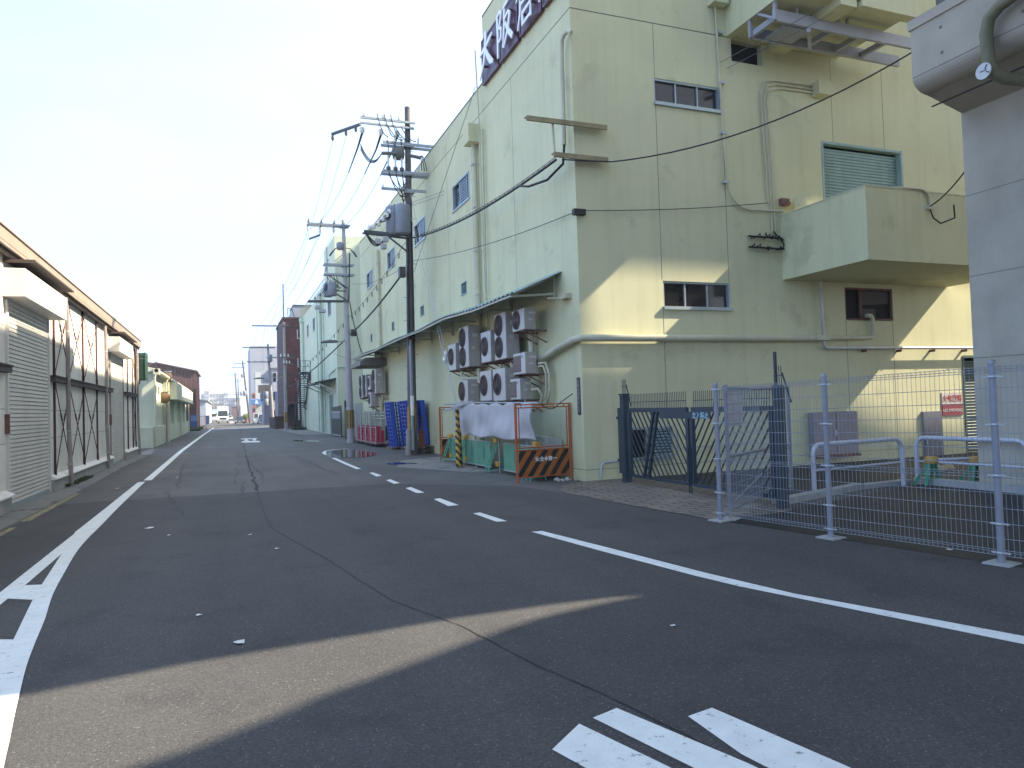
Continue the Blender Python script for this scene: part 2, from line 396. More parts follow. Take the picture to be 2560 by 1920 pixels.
def puddle(c, rx, ry, rot, n=26, seed=0):
    rnd = random.Random(seed); ph = [rnd.random() * 6.28 for _ in range(3)]; mb = MB(); pts = []
    for i in range(n):
        t = 2 * math.pi * i / n
        k = 1 + 0.16 * math.sin(2 * t + ph[0]) + 0.1 * math.sin(3 * t + ph[1]) + 0.07 * math.sin(5 * t + ph[2])
        x, y = rx * k * math.cos(t), ry * k * math.sin(t)
        pts.append((c[0] + x * math.cos(rot) - y * math.sin(rot), c[1] + x * math.sin(rot) + y * math.cos(rot)))
    mb.sheet(pts, 0.012)
    o = struct('puddle_water', mb, WATER); return o
puddle((4.75, 31.2), 0.85, 3.6, R(-4), seed=3)
puddle((5.3, 23.9), 0.38, 0.55, R(20), seed=5)
puddle((4.6, 47.5), 0.5, 2.2, R(10), seed=9)

def mark(name, polys, z=0.009, m=WHITEP):
    mb = MB()
    for p in polys: mb.sheet([(q[0], q[1]) for q in p], z)
    return struct(name, mb, m)
def gp(*pts): return [G(V(*p)) for p in pts]
def cr(x0, y0, s, *pts): return [G((x0 + x * s, y0 + y * s)) for x, y in pts]
# left edge line, running from the far end to the broad A-shaped junction mark
mark('road_marking', [[(-2.27, 23.2), (-2.39, 41), (-2.29, 72), (-2.05, 112), (-1.82, 112), (-2.07, 72), (-2.17, 41), (-2.06, 23.1)]])
s_ = 800 / 1002
right_side = [(455, 56), (370, 138), (320, 190), (270, 240), (238, 280), (205, 336), (165, 412), (140, 490), (107, 570), (82, 640), (62, 720), (46, 790), (30, 870), (12, 952), (-10, 1080)]
inner = [(-260, 1080), (-120, 880), (0, 632), (42, 553), (102, 428), (130, 381), (192, 285), (235, 215), (330, 140), (432, 58)]
def smooth(pts, n=4):
    out = []
    for i in range(len(pts) - 1):
        p0, p1, p2, p3 = pts[max(i - 1, 0)], pts[i], pts[i + 1], pts[min(i + 2, len(pts) - 1)]
        for k in range(n):
            t = k / n
            out.append(tuple(0.5 * (2 * p1[c] + (p2[c] - p0[c]) * t + (2 * p0[c] - 5 * p1[c] + 4 * p2[c] - p3[c]) * t * t + (3 * p1[c] - p0[c] - 3 * p2[c] + p3[c]) * t ** 3) for c in (0, 1)))
    return out + [pts[-1]]
mark('road_marking', [cr(0, 1160, s_, *(smooth(right_side) + inner))])
mark('road_marking', [cr(0, 1160, s_, (262, 198), (215, 234), (100, 325), (0, 405), (-160, 533), (-400, 722), (-400, 775), (-160, 570), (0, 444), (25, 424), (80, 381), (192, 284))], z=0.0095)
mark('road_marking', [cr(0, 1160, s_, (80, 382), (132, 380), (102, 428), (22, 424)), cr(0, 1160, s_, (-200, 550), (43, 553), (0, 634), (-330, 640))], z=0.0092)
# right edge line, dashes and the curved return by the pole
edge = [(1148, 1150), (1300, 1192), (1500, 1245), (1597, 1268.5), (1850, 1320), (2060, 1363), (2230, 1398), (2400, 1430), (2400, 1412), (2230, 1380), (2060, 1348), (1910, 1320), (1715, 1284), (1520, 1238), (1320, 1186), (1170, 1148)]
mark('road_marking', [gp(*edge)])
for d in ([(1022, 1110), (1072, 1128), (1096, 1127), (1037, 1108)], [(937, 1079), (968, 1094), (991, 1092), (950, 1077)], [(876, 1055), (900, 1066), (917, 1065), (888, 1053)], [(834, 1038), (851, 1046), (864, 1044), (843, 1036)], [(798, 1022), (813, 1030), (825, 1028), (806, 1021)]):
    mark('road_marking', [gp(*d)])
arc = [(5.3, 35.3), (4.6, 35.0), (4.1, 34.1), (3.85, 32.6), (3.78, 30), (3.74, 27), (3.72, 25), (3.72, 22.7)]
mb = MB(); mb.ribbon(arc, 0.15, 0.009); struct('road_marking', mb, WHITEP)
zs = 1300 / 2212
for q in ([(205, 1085), (320, 975), (697, 1157), (900, 1260), (520, 1260)], [(378, 950), (480, 908), (1040, 1145), (1260, 1250), (960, 1250), (800, 1160)], [(783, 943), (885, 907), (1460, 1157), (1640, 1240), (1300, 1240), (1110, 1157), (1010, 1105)]):
    mark('road_marking', [cr(1260, 1240, zs, *q)])
# faded road lettering far ahead, and the zebra by the far crossing
L = G((612, 1097)); 
mark('road_marking', [[(0.85, 56), (1.9, 55.4), (1.95, 57.2), (0.85, 57.6)], [(1.0, 52.5), (1.3, 52.4), (1.25, 55), (1.05, 55)], [(1.55, 52.3), (1.75, 52.2), (1.8, 55), (1.6, 55)], [(0.8, 49.6), (1.85, 48.7), (1.9, 51), (0.8, 51.8)]])
mark('road_marking', [[(0.35, y), (1.15, y), (1.15, y + 6), (0.35, y + 6)] for y in (172, 190, 214)])
mark('road_marking', [[(-2.3, 100), (5.2, 99), (5.2, 101.5), (-2.3, 103)]])
mark('road_marking', [[(-3.5, 15.4), (-3.34, 15.4), (-3.36, 20.4), (-3.48, 20.4)], [(-3.46, 12.8), (-3.34, 12.8), (-3.36, 14.6), (-3.46, 14.6)]], m=YELLOWP)
# cracks and the paving seam
def jag(pts, amp, n, seed):
    rnd = random.Random(seed); out = []
    for i in range(len(pts) - 1):
        for k in range(n):
            t = k / n; out.append((pts[i][0] + (pts[i + 1][0] - pts[i][0]) * t + rnd.uniform(-amp, amp), pts[i][1] + (pts[i + 1][1] - pts[i][1]) * t))
    out.append(pts[-1]); return out
mb = MB()
c1 = jag([(1.41, 101), (0.81, 46), (0.66, 26), (0.60, 18.2)], 0.05, 16, 1)
mb.ribbon(c1, [random.uniform(0.02, 0.09) for _ in c1], 0.007)
c2 = jag([(0.60, 18.2), (0.58, 13.3), (0.61, 12.0), (1.07, 9.3), (1.41, 6.84), (1.76, 5.78), (1.94, 4.74), (2.12, 4.07), (2.26, 3.38), (2.42, 2.4)], 0.006, 8, 2)
mb.ribbon(c2, [random.uniform(0.006, 0.016) for _ in c2], 0.008)
for i, (p, q) in enumerate([((0.5, 40), (0.15, 20)), ((0.3, 24), (-0.9, 23.4)), ((0.7, 30), (0.9, 21)), ((-1.9, 24), (-3.3, 21)), ((-1.6, 30), (-1.2, 19.5)), ((0.9, 36), (3.4, 35)), ((0.4, 21), (0.2, 17.6)), ((-1.5, 20), (-0.8, 14.5)), ((2.6, 30), (2.9, 21))]):
    c = jag([p, q], 0.07, 18, 20 + i); mb.ribbon(c, [random.uniform(0.006, 0.03) for _ in c], 0.0075)
struct('road_cracks', mb, CRACK)

# ---------------------------------------------------------------- the mint warehouse on the corner
XW, YW = 7.676, 15.147
OF = Vector((XW, YW, -0.6))
wh = thing('warehouse', 'large pale mint and yellow corner warehouse with balcony and long lean-to awning', 'warehouse', (XW, YW, 0))
mb = MB()
H2, H1, YT, YE, XE = 14.05, 12.0, 21.25, 44.5, 36.0
holes = [(9.97, 11.95, 4.10, 4.75), (9.92, 11.87, 9.16, 9.78), (15.18, 18.15, 6.6, 8.75), (15.78, 17.54, 3.88, 4.77), (8.88, 10.03, 0.47, 1.14), (20.2, 23.2, -0.5, 2.86), (12.3, 13.3, 10.55, 11.12)]
mb.wall(OF, X, Z, Y, XE - XW, H2 + 0.6, [(a - XW, b - XW, c + 0.6, d + 0.6) for a, b, c, d in holes], 0.22)
OS = Vector((XW, YE, 0))
wins = [(22.99, 24.9), (28.8, 30.7), (34.65, 36.45), (40.46, 42.3)]
vents = [(23.59, 24.2), (29.4, 30.0), (35.22, 35.8), (41.05, 41.55)]
hs = [(YE - b, YE - a, 8.83, 9.74) for a, b in wins] + [(YE - b, YE - a, 5.73, 6.13) for a, b in vents]
mb.wall(OS, -Y, Z, X, YE - YW, H1, hs, 0.16)
mb.poly([(XW, YW, H1), (XW, YW, H2), (XW, YT, H2), (XW, YT, H1)])
mb.poly([(XW, YT, H1), (XW, YT, H2), (XE, YT, H2), (XE, YT, H1)])
mb.poly([(XW, YE, 0), (XW, YE, H1), (XE, YE, H1), (XE, YE, 0)])
mb.poly([(XE, YW, 0), (XE, YE, 0), (XE, YE, H2), (XE, YW, H2)])
mb.poly([(XW, YW, H2 - 0.02), (XE, YW, H2 - 0.02), (XE, YT, H2 - 0.02), (XW, YT, H2 - 0.02)])
mb.poly([(XW, YT, H1 - 0.02), (XE, YT, H1 - 0.02), (XE, YE, H1 - 0.02), (XW, YE, H1 - 0.02)])
mb.box(13.0, XE - 1, YW + 2, YE - 1, H1, 18.2)  # unseen roof box, added to shade the lower facade across the road
# roof arris and panel joints
mb.mi = 1
mb.box(XW - 0.012, XW + 0.1, YT, YE, H1, H1 + 0.05); mb.box(XW - 0.012, XW + 0.1, YW, YT, H2, H2 + 0.05)
mb.box(XW - 0.003, XW + 0.01, YW, YE, 11.14, 11.165)
mb.box(XW, 12.14, YW - 0.003, YW + 0.01, 11.14, 11.165)
for x, z0, z1 in ((9.95, -0.3, 4.09), (9.95, 4.78, 9.12), (9.95, 9.8, 11.14), (11.94, 4.78, 9.12), (15.61, 8.77, 11.1), (17.5, 8.77, 11.1), (15.78, -0.3, 3.86), (17.5, -0.3, 3.86)):
    mb.box(x - 0.006, x + 0.006, YW - 0.003, YW + 0.01, z0, z1)
for y in (19.0, 22.7, 28.6, 34.4, 40.2, 25.6, 31.4, 37.3): mb.box(XW - 0.003, XW + 0.01, y - 0.005, y + 0.005, 5.1, 11.14)
mb.box(XW, 20, YW - 0.003, YW + 0.01, 0.26, 0.272)
mb.box(XW - 0.003, XW + 0.01, YW, 19, 0.26, 0.272)
wall_o = mb.build('wall', [PAINT, SEAM], parent=wh)

def front_window(x0, x1, z0, z1, mull, name='window'):
    f = MB(); d0, d1 = YW - 0.02, YW + 0.10
    f.box(x0, x1, d0 + 0.04, d1, z1 - 0.05, z1); f.box(x0 - 0.02, x1 + 0.04, d0 - 0.05, d1, z0 - 0.06, z0 + 0.02)
    f.box(x0, x0 + 0.04, d0 + 0.04, d1, z0 + 0.02, z1 - 0.05); f.box(x1 - 0.05, x1, d0, d1, z0 + 0.02, z1 - 0.05)
    for k in mull: f.box(x0 + (x1 - x0) * k - 0.018, x0 + (x1 - x0) * k + 0.018, d0 + 0.06, d1 - 0.01, z0 + 0.02, z1 - 0.05)
    fo = f.build(name, ALU, parent=wh)
    g = MB(); xs = [0] + list(mull) + [1]
    for i in range(len(xs) - 1):
        a, b = x0 + (x1 - x0) * xs[i], x0 + (x1 - x0) * xs[i + 1]
        g = MB(); g.box(a, b, d1 - 0.015, d1 + 0.01, z0, z1 - 0.02); g.build('pane', GLASS, parent=fo)
    return fo
front_window(9.97, 11.95, 4.10, 4.75, (0.333, 0.667))
front_window(9.92, 11.87, 9.16, 9.78, (0.333, 0.667))
w = MB(); w.box(15.78, 15.83, YW + 0.02, YW + 0.1, 3.88, 4.77); w.box(17.48, 17.54, YW + 0.02, YW + 0.1, 3.88, 4.77); w.box(15.83, 17.48, YW + 0.02, YW + 0.1, 4.72, 4.77); w.box(15.83, 17.48, YW, YW + 0.1, 3.86, 3.92); w.box(16.34, 16.42, YW + 0.03, YW + 0.1, 3.92, 4.72)
wo = w.build('window', RUST, parent=wh)
g = MB(); g.box(15.83, 17.48, YW + 0.09, YW + 0.12, 3.9, 4.74); g.build('pane', DARK, parent=wo)
g = MB(); g.poly([(16.45, YW + 0.085, 4.3), (17.46, YW + 0.085, 4.36), (17.46, YW + 0.085, 4.7), (16.45, YW + 0.085, 4.7)]); g.box(16.45, 16.95, YW + 0.075, YW + 0.085, 3.95, 4.2); g.build('blind', mat('dusty_blind', (0.09, 0.08, 0.075), 0.9), parent=wo)
# low louvred window behind the gate
w = MB(); x0, x1, z0, z1 = 8.88, 10.03, 0.47, 1.14
w.box(x0, x1, YW - 0.03, YW + 0.1, z0 - 0.09, z0); w.box(x0, x1, YW - 0.02, YW + 0.1, z1, z1 + 0.06); w.box(x1, x1 + 0.05, YW - 0.02, YW + 0.1, z0 - 0.09, z1 + 0.06); w.box(9.34, 9.39, YW, YW + 0.1, z0, z1)
PALEB = mat('pale_blue_louvre', (0.34, 0.46, 0.50), 0.6)
wo = w.build('window', ALU, parent=wh)
for k in range(9):
    w = MB(); z = z0 + 0.03 + k * 0.072; w.prism([(9.39, YW + 0.06, z), (9.39, YW - 0.01, z + 0.02), (9.39, YW - 0.01, z + 0.035), (9.39, YW + 0.06, z + 0.06)], (0.64, 0, 0)); w.build('slat', PALEB, parent=wo)
g = MB(); g.box(x0, 9.34, YW + 0.1, YW + 0.12, z0, z1); g.box(9.34, x1, YW + 0.1, YW + 0.12, z0, z1); g.build('pane', DARK, parent=wo)
# roller shutters
def shutter(x0, x1, z0, z1, y, m, pitch, name='roller_shutter'):
    s = MB(); n = int((z1 - z0) / pitch); prof = []
    for i in range(n):
        z = z0 + i * pitch; prof += [(y, z), (y - 0.022, z + pitch * 0.3), (y - 0.022, z + pitch * 0.7), (y, z + pitch * 0.9)]
    vs = [(x, p[0], p[1]) for x in (x0, x1) for p in prof]; k = len(prof)
    s.add(vs, [(i, k + i, k + i + 1, i + 1) for i in range(k - 1)])
    return s
so_ = shutter(15.24, 18.09, 6.6, 8.7, YW + 0.16, TEAL, 0.085).build('roller_shutter', TEAL, parent=wh)
w = MB(); w.box(15.18, 15.24, YW - 0.015, YW + 0.2, 6.6, 8.75); w.box(18.09, 18.16, YW - 0.02, YW + 0.2, 6.6, 8.77); w.box(15.24, 18.09, YW - 0.01, YW + 0.2, 8.7, 8.76)
w.build('guide_rail', mat('teal_trim', (0.24, 0.36, 0.37), 0.5), parent=so_)
DGREEN = mat('dark_green_shutter', (0.05, 0.085, 0.07), 0.5, var=0.1)
so_ = shutter(20.26, 23.14, -0.5, 2.8, YW + 0.14, DGREEN, 0.09).build('roller_shutter', DGREEN, parent=wh)
w = MB(); w.box(20.2, 20.26, YW - 0.02, YW + 0.18, -0.5, 2.86); w.box(20.26, 23.14, YW - 0.02, YW + 0.18, 2.8, 2.88); w.build('guide_rail', DGREEN, parent=so_)
# steel door and switch cabinet
GREYDOOR = mat('grey_steel_door', (0.16, 0.16, 0.18), 0.6, var=0.1, streak=0.15)
w = MB(); w.box(18.44, 19.2, YW - 0.06, YW, -0.45, 1.28); do = w.build('door', GREYDOOR, parent=wh, bevel=0.008)
w = MB(); w.box(18.5, 18.54, YW - 0.1, YW - 0.06, 0.35, 0.5); w.build('handle', GALV, parent=do)
# side windows (half louvre) and square vents
for a, b in wins:
    f = MB(); x0, x1 = XW - 0.015, XW + 0.1; z0, z1 = 8.83, 9.74
    f.box(x0, x1, a, a + 0.06, z0, z1); f.box(x0, x1, b - 0.06, b, z0, z1); f.box(x0, x1, a + 0.06, b - 0.06, z1 - 0.06, z1); f.box(x0 - 0.03, x1, a - 0.03, b + 0.03, z0 - 0.05, z0 + 0.02)
    f.box(x0 + 0.03, x1, (a + b) / 2 + 0.15, (a + b) / 2 + 0.21, z0 + 0.02, z1 - 0.06)
    fo = f.build('window', ALU, parent=wh)
    g = MB(); g.box(x1 - 0.02, x1 + 0.01, a + 0.06, b - 0.06, z0, z1 - 0.02); g.build('pane', GLASS, parent=fo)
    g = MB()
    for k in range(9):
        z = z0 + 0.06 + k * 0.088
        g.prism([(x0 + 0.07, a + 0.28, z), (x0 + 0.015, a + 0.28, z - 0.02), (x0 + 0.015, a + 0.28, z + 0.02), (x0 + 0.07, a + 0.28, z + 0.05)], (0, 0.8, 0))
    g.box(x0 + 0.01, x0 + 0.08, a + 0.24, a + 0.28, z0 + 0.02, z1 - 0.06)
    g.build('louvre', ALU, parent=fo)
for a, b in vents:
    f = MB(); f.box(XW - 0.03, XW + 0.06, a - 0.03, b + 0.03, 5.69, 5.73); f.box(XW - 0.01, XW + 0.06, a, a + 0.03, 5.73, 6.13); f.box(XW - 0.01, XW + 0.06, b - 0.03, b, 5.73, 6.13); f.box(XW - 0.01, XW + 0.06, a + 0.03, b - 0.03, 6.10, 6.14)
    for k in range(5): f.prism([(XW + 0.1, a + 0.03, 5.76 + k * 0.07), (XW + 0.03, a + 0.03, 5.745 + k * 0.07), (XW + 0.03, a + 0.03, 5.765 + k * 0.07), (XW + 0.1, a + 0.03, 5.80 + k * 0.07)], (0, b - a - 0.06, 0))
    f.box(XW + 0.13, XW + 0.15, a, b, 5.73, 6.13)
    f.build('vent', TEAL, parent=wh)
# balcony
w = MB(); bx0, bx1, by, bz0, bz1 = 13.66, 19.71, 12.385, 4.89, 6.58
w.box(bx0, bx1, by, YW - 0.002, bz0, bz0 + 0.2)
w.box(bx0, bx1, by, by + 0.14, bz0 + 0.2, bz1); w.box(bx0, bx0 + 0.14, by + 0.14, YW - 0.002, bz0 + 0.2, bz1); w.box(bx1 - 0.14, bx1, by + 0.14, YW - 0.002, bz0 + 0.2, bz1)
bo = w.build('balcony', PAINT, parent=wh)
w = MB(); w.box(bx0 - 0.012, bx1 + 0.012, by - 0.012, by + 0.16, bz1, bz1 + 0.03); w.box(bx0 - 0.012, bx0 + 0.16, by + 0.16, YW - 0.004, bz1, bz1 + 0.03); w.build('coping', CREAMPIPE, parent=bo)
w = MB(); p0 = Vector((15.1, by - 0.02, bz1 + 0.05)); w.tube([p0 + Vector((-0.5, 0.06, 0)), p0, p0 + Vector((0.35, 0, 0.0)), p0 + Vector((0.5, -0.02, -0.1)), p0 + Vector((0.55, -0.02, -0.38))], 0.03); w.box(15.55, 15.75, by - 0.07, by, bz1 - 0.42, bz1 - 0.34); w.build('conduit', CREAMPIPE, parent=bo)
w = MB(); w.box(14.05, 14.62, YW - 0.55, YW - 0.1, 6.75, 7.06); w.build('unit_cover', PAINT, parent=bo, bevel=0.03)
# overhanging upper block with steel gangway below
w = MB(); ox0, ox1, oy = 12.14, 15.9, 12.64
w.box(ox0, ox1, oy, YW - 0.002, 11.15, 14.6)
oo = w.build('overhang', PAINT, parent=wh)
w = MB(); w.box(13.5, 14.0, oy + 0.05, YW - 0.01, 10.95, 11.148); w.box(14.1, ox1 + 0.02, oy - 0.02, oy + 0.25, 10.98, 11.146); w.build('soffit_beam', PAINT, parent=oo)
w = MB(); w.box(12.3, 13.3, YW + 0.2, YW + 0.24, 10.5, 11.15); w.build('vent_opening', DARK, parent=wh)
# awning
TEALROOF = mat('corrugated_awning_sheet', (0.26, 0.34, 0.32), 0.55, metal=0.1, var=0.15, streak=0.2)
ay0, ay1, ax = 16.05, 40.6, 6.42
w = MB(); n = 330; vs = []
def azo(y): return 4.50 + 0.17 * min(1, (y - ay0) / 6) + 0.03 * math.sin(y * 0.9)
for t in (0, 1):
    for i in range(n + 1):
        y = ay0 + (ay1 - ay0) * i / n; c = 0.018 * (1 if (i // 2) % 2 else -1)
        for k in range(2):
            xx = XW - 0.002 if k == 0 else ax; zz = (5.08 if k == 0 else azo(y)) + c - t * 0.012
            vs.append((xx, y, zz))
M_ = 2 * (n + 1); fs = []
for i in range(n):
    a = 2 * i; fs.append((a, a + 1, a + 3, a + 2)); b = M_ + a; fs.append((b, b + 2, b + 3, b + 1)); fs.append((a + 1, b + 1, b + 3, a + 3))
fs.append((0, M_, M_ + 1, 1))
w.add(vs, fs); aw = w.build('awning', TEALROOF, parent=wh)
AWST = mat('awning_frame_steel', (0.42, 0.42, 0.33), 0.6, var=0.1)
for i in range(9):
    y = 16.42 + i * 2.95; z = azo(y) - 0.09
    w = MB(); w.bar((XW - 0.05, y, 4.42), (XW - 0.05, y, 5.0), 0.06); w.bar((XW - 0.05, y, 4.56), (ax + 0.04, y, z + 0.02), 0.055); w.bar((XW - 0.05, y, 5.0), (ax + 0.06, y, z + 0.05), 0.05)
    w.build('bracket', AWST, parent=aw)
w = MB(); 
for i in range(8):
    y0, y1 = 16.42 + i * 2.95, 16.42 + (i + 1) * 2.95
    w.bar((ax + 0.05, y0, azo(y0) - 0.06), (ax + 0.05, y1, azo(y1) - 0.06), 0.05)
w.build('edge_beam', AWST, parent=aw)
# pipes on the walls
def pipe(name, pts, r, m=CREAMPIPE, n=10): 
    w = MB(); w.tube(pts, r, n); return w.build(name, m, parent=wh)
hp = [(7.52, 17.72, 3.85), (7.52, 17.72, 2.98), (7.52, 17.6, 2.9), (7.52, 17.2, 2.95), (7.53, 16.0, 3.2), (7.55, 15.2, 3.31), (7.62, 15.02, 3.325), (9, 15.02, 3.325), (14.6, 15.02, 3.345)]
po = pipe('horizontal_pipe', hp, 0.085, n=12)
w = MB(); w.box(14.55, 14.95, YW - 0.26, YW, 3.29, 3.42); w.build('joint_box', CREAMPIPE, parent=po)
pipe('overflow_pipe', [(14.9, 15.03, 3.36), (16.55, 15.03, 3.38), (16.62, 15.03, 3.44), (16.62, 15.03, 3.9), (16.56, 15.03, 3.98), (16.4, 15.03, 3.98)], 0.06)
WHITEPIPE = mat('whitish_steel_pipe', (0.5, 0.5, 0.5), 0.45, metal=0.2, var=0.15)
pipe('drop_pipe', [(14.79, 15.0, 4.88), (14.82, 15.0, 3.16), (14.9, 15.0, 3.09), (20.2, 15.0, 3.09), (24, 15.0, 3.09)], 0.04, WHITEPIPE)
for k in (16.3, 17.6, 18.9, 20.2):
    w = MB(); w.box(k - 0.02, k + 0.02, 14.98, YW, 2.98, 3.05); w.build('pipe_clip', RUST, parent=wh)
pipe('conduit', [(11.76, 15.08, 12.2), (11.8, 15.08, 11.8), (11.86, 15.08, 9.8), (11.95, 15.08, 7.33), (12.0, 15.08, 7.1), (12.14, 15.08, 6.88), (12.35, 15.08, 6.73), (12.6, 15.08, 6.67), (13.7, 15.08, 6.70)], 0.028)
for z in (11.2, 9.9, 8.6, 7.33):
    w = MB(); w.box(11.84, 12.0, YW - 0.1, YW, z - 0.03, z + 0.03); w.build('pipe_clip', GALV, parent=wh)
for k in range(3):
    q = 0.095 * k; x = 13.16 + q; zt = 10.22 - q
    pipe('conduit', [(14.95, 15.1, zt), (x + 0.45, 15.1, zt - 0.03), (x + 0.12, 15.1, zt - 0.12), (x, 15.1, zt - 0.45), (x + 0.08, 15.1, 7.4), (x + 0.1, 15.1, 6.9 if k == 0 else 6.1)], 0.02)
w = MB(); w.box(14.92, 15.36, YW - 0.28, YW, 9.93, 10.30); w.build('junction_box', PAINT, parent=wh, bevel=0.01)
w = MB(); w.box(11.6, 12.05, YW - 0.3, YW, 11.85, 12.15); w.build('junction_box', PAINT, parent=wh, bevel=0.01)
w = MB(); rnd = random.Random(4)
for z in (5.98, 5.70):
    w.bar((12.55, YW - 0.07, z), (13.64, YW - 0.07, z), 0.04)
    for i in range(16):
        x = 12.6 + i * 0.065; w.tube([(x, YW - 0.12, z), (x + rnd.uniform(-.06, .06), YW - 0.17, z + rnd.uniform(-.1, .1)), (x + 0.1, YW - 0.1, z - 0.02)], 0.016, 5)
w.tube([(13.37, 15.08, 6.15), (13.5, 15.0, 5.95), (13.62, 15.0, 5.8), (13.6, 15.02, 5.72)], 0.018, 6)
w.build('cable_rack', BLACKRUB, parent=wh)
w = MB(); w.box(13.64, 13.9, YW - 0.12, YW, 6.86, 7.04); w.box(13.72, 13.86, YW - 0.2, YW - 0.12, 6.86, 6.92); w.build('bracket', RUST, parent=wh)
# corner bracket arms with strut and cable riser
OCH = mat('ochre_angle_steel', (0.26, 0.22, 0.12), 0.7, var=0.25, vs=5, spots=(0.12, 0.06, 0.04))
for (xa, xb, z) in ((6.40, 8.45, 8.24), (7.05, 8.45, 7.47)):
    w = MB(); w.box(xa, xb, 14.93, 14.98, z, z + 0.11); w.box(xa, xb, 14.98, 15.1, z + 0.09, z + 0.112); w.build('cable_arm', OCH, parent=wh)
w = MB(); w.bar((7.1, 15.02, 7.56), (7.07, 15.02, 8.28), 0.05); w.build('strut', CREAMPIPE, parent=wh)
pipe('riser_pipe', [(7.6, 14.95, 10.44), (7.56, 15.05, 10.52), (7.54, 15.2, 10.52), (7.54, 15.33, 10.45), (7.54, 15.38, 10.2), (7.54, 15.40, 7.95)], 0.055)
# rainwater downpipes with boxes
for y in (22.05, 38.3):
    pipe('downpipe', [(7.55, y, 10.3), (7.55, y, 0.1)], 0.085)
    w = MB()
    for z in (9.6, 8.2, 6.8, 5.4, 4.0, 2.6): w.bar((XW, y - 0.14, z), (7.44, y - 0.14, z), 0.02); w.bar((7.45, y - 0.14, z), (7.45, y + 0.1, z), 0.02)
    w.build('pipe_clip', GALV, parent=wh)
w = MB(); w.box(7.28, XW, 21.75, 22.3, 10.27, 10.86); w.build('junction_box', PAINT, parent=wh, bevel=0.01)
pipe('conduit', [(7.6, 21.3, 10.5), (7.6, 21.4, 4.0)], 0.025)
pipe('antenna_mast', [(7.5, 21.2, 5.1), (7.5, 21.3, 10.5), (7.5, 21.5, 13.1)], 0.02)
pipe('drain_pipe', [(8.0, 15.0, 0.06), (8.02, 15.0, 0.36), (8.1, 15.0, 0.42), (9.9, 15.0, 0.5), (10.1, 15.0, 0.52), (10.12, 15.0, 1.1)], 0.028, GREYMETAL)
pipe('handrail', [(10.3, 15.05, 0.66), (12.2, 15.05, 0.66)], 0.015, GREYMETAL)
w = MB(); w.bar((7.63, 15.9, 4.38), (7.2, 15.9, 4.36), 0.03); w.box(7.52, XW, 15.55, 15.95, 4.33, 4.45); w.build('cable_hook', CREAMPIPE, parent=wh)
w = MB(); w.box(14.3, 15.8, YW - 0.22, YW, 0.25, 1.38); cb = w.build('switch_cabinet', mat('grey_cabinet', (0.24, 0.22, 0.25), 0.6, var=0.08), parent=wh, bevel=0.012)
w = MB(); w.box(15.045, 15.055, YW - 0.226, YW - 0.219, 0.3, 1.34); w.build('door_gap', DARK, parent=cb)
w = MB(); w.box(15.0, 15.03, YW - 0.25, YW - 0.22, 0.75, 0.9); w.build('handle', GALV, parent=cb)
w = MB(); w.box(14.3, 15.8, YW - 0.3, YW, 0.18, 0.248); w.build('shelf', RUST, parent=cb)
# ---------------------------------------------------------------- maroon sign panels with brush characters
MAROON = mat('maroon_sign_enamel', (0.075, 0.018, 0.035), 0.35, var=0.1, streak=0.15)
SIGNW = mat('white_sign_letter', (0.82, 0.82, 0.84), 0.4, var=0.04)
def brush(root, strokes, y_far, z0, size, x):
    """Brush strokes (u across towards the viewer's side, v up, width) as solid raised letters."""
    w = MB()
    for si, st in enumerate(strokes):
        pts = [Vector((p[0], p[1])) for p in st]; L, Rr = [], []
        for i, p in enumerate(pts):
            d = (pts[min(i + 1, len(pts) - 1)] - pts[max(i - 1, 0)]).normalized(); nn = Vector((-d.y, d.x)); k = st[i][2] / 2
            L.append(p + nn * k); Rr.append(p - nn * k)
        xx = x - 0.004 * (si % 4)
        for i in range(len(pts) - 1):
            q = [L[i], L[i + 1], Rr[i + 1], Rr[i]]
            w.prism([(xx, y_far - a.x * size, z0 + a.y * size) for a in q], (-0.03, 0, 0))
    return w.build('character', SIGNW, parent=root)
DAI = [[(0.05, .56, .05), (.3, .60, .11), (.7, .68, .12), (.97, .74, .06)], [(.52, 1.0, .14), (.50, .8, .13), (.45, .55, .13), (.33, .28, .12), (.02, -.02, .05)], [(.50, .55, .10), (.62, .36, .14), (.82, .14, .17), (1.0, .04, .08)]]
HAN = [[(.08, .95, .10), (.10, .5, .11), (.06, -.05, .07)], [(.10, .92, .08), (.26, .96, .10), (.36, .88, .10), (.26, .68, .09), (.18, .62, .07)], [(.2, .62, .06), (.34, .52, .11), (.30, .32, .10), (.16, .28, .06)], [(.5, .90, .07), (.75, .94, .10), (.98, .99, .09)], [(.55, .92, .10), (.52, .5, .10), (.40, .05, .06)], [(.56, .64, .07), (.78, .70, .09), (.88, .64, .11), (.76, .34, .11), (.46, .02, .06)], [(.62, .52, .08), (.78, .26, .13), (1.02, .03, .13)]]
SOU = [[(.5, 1.05, .12), (.32, .82, .10), (.0, .62, .05)], [(.5, 1.02, .09), (.72, .80, .13), (1.02, .66, .10)], [(.32, .68, .07), (.5, .70, .08), (.68, .72, .07)], [(.26, .56, .08), (.5, .58, .09), (.76, .60, .09), (.74, .36, .08)], [(.26, .45, .07), (.72, .47, .07)], [(.25, .56, .09), (.22, .3, .09), (.06, -.03, .05)], [(.34, .24, .09), (.34, -.04, .09)], [(.34, .22, .08), (.8, .25, .09), (.78, -.05, .09)], [(.36, 0, .07), (.78, .02, .07)]]
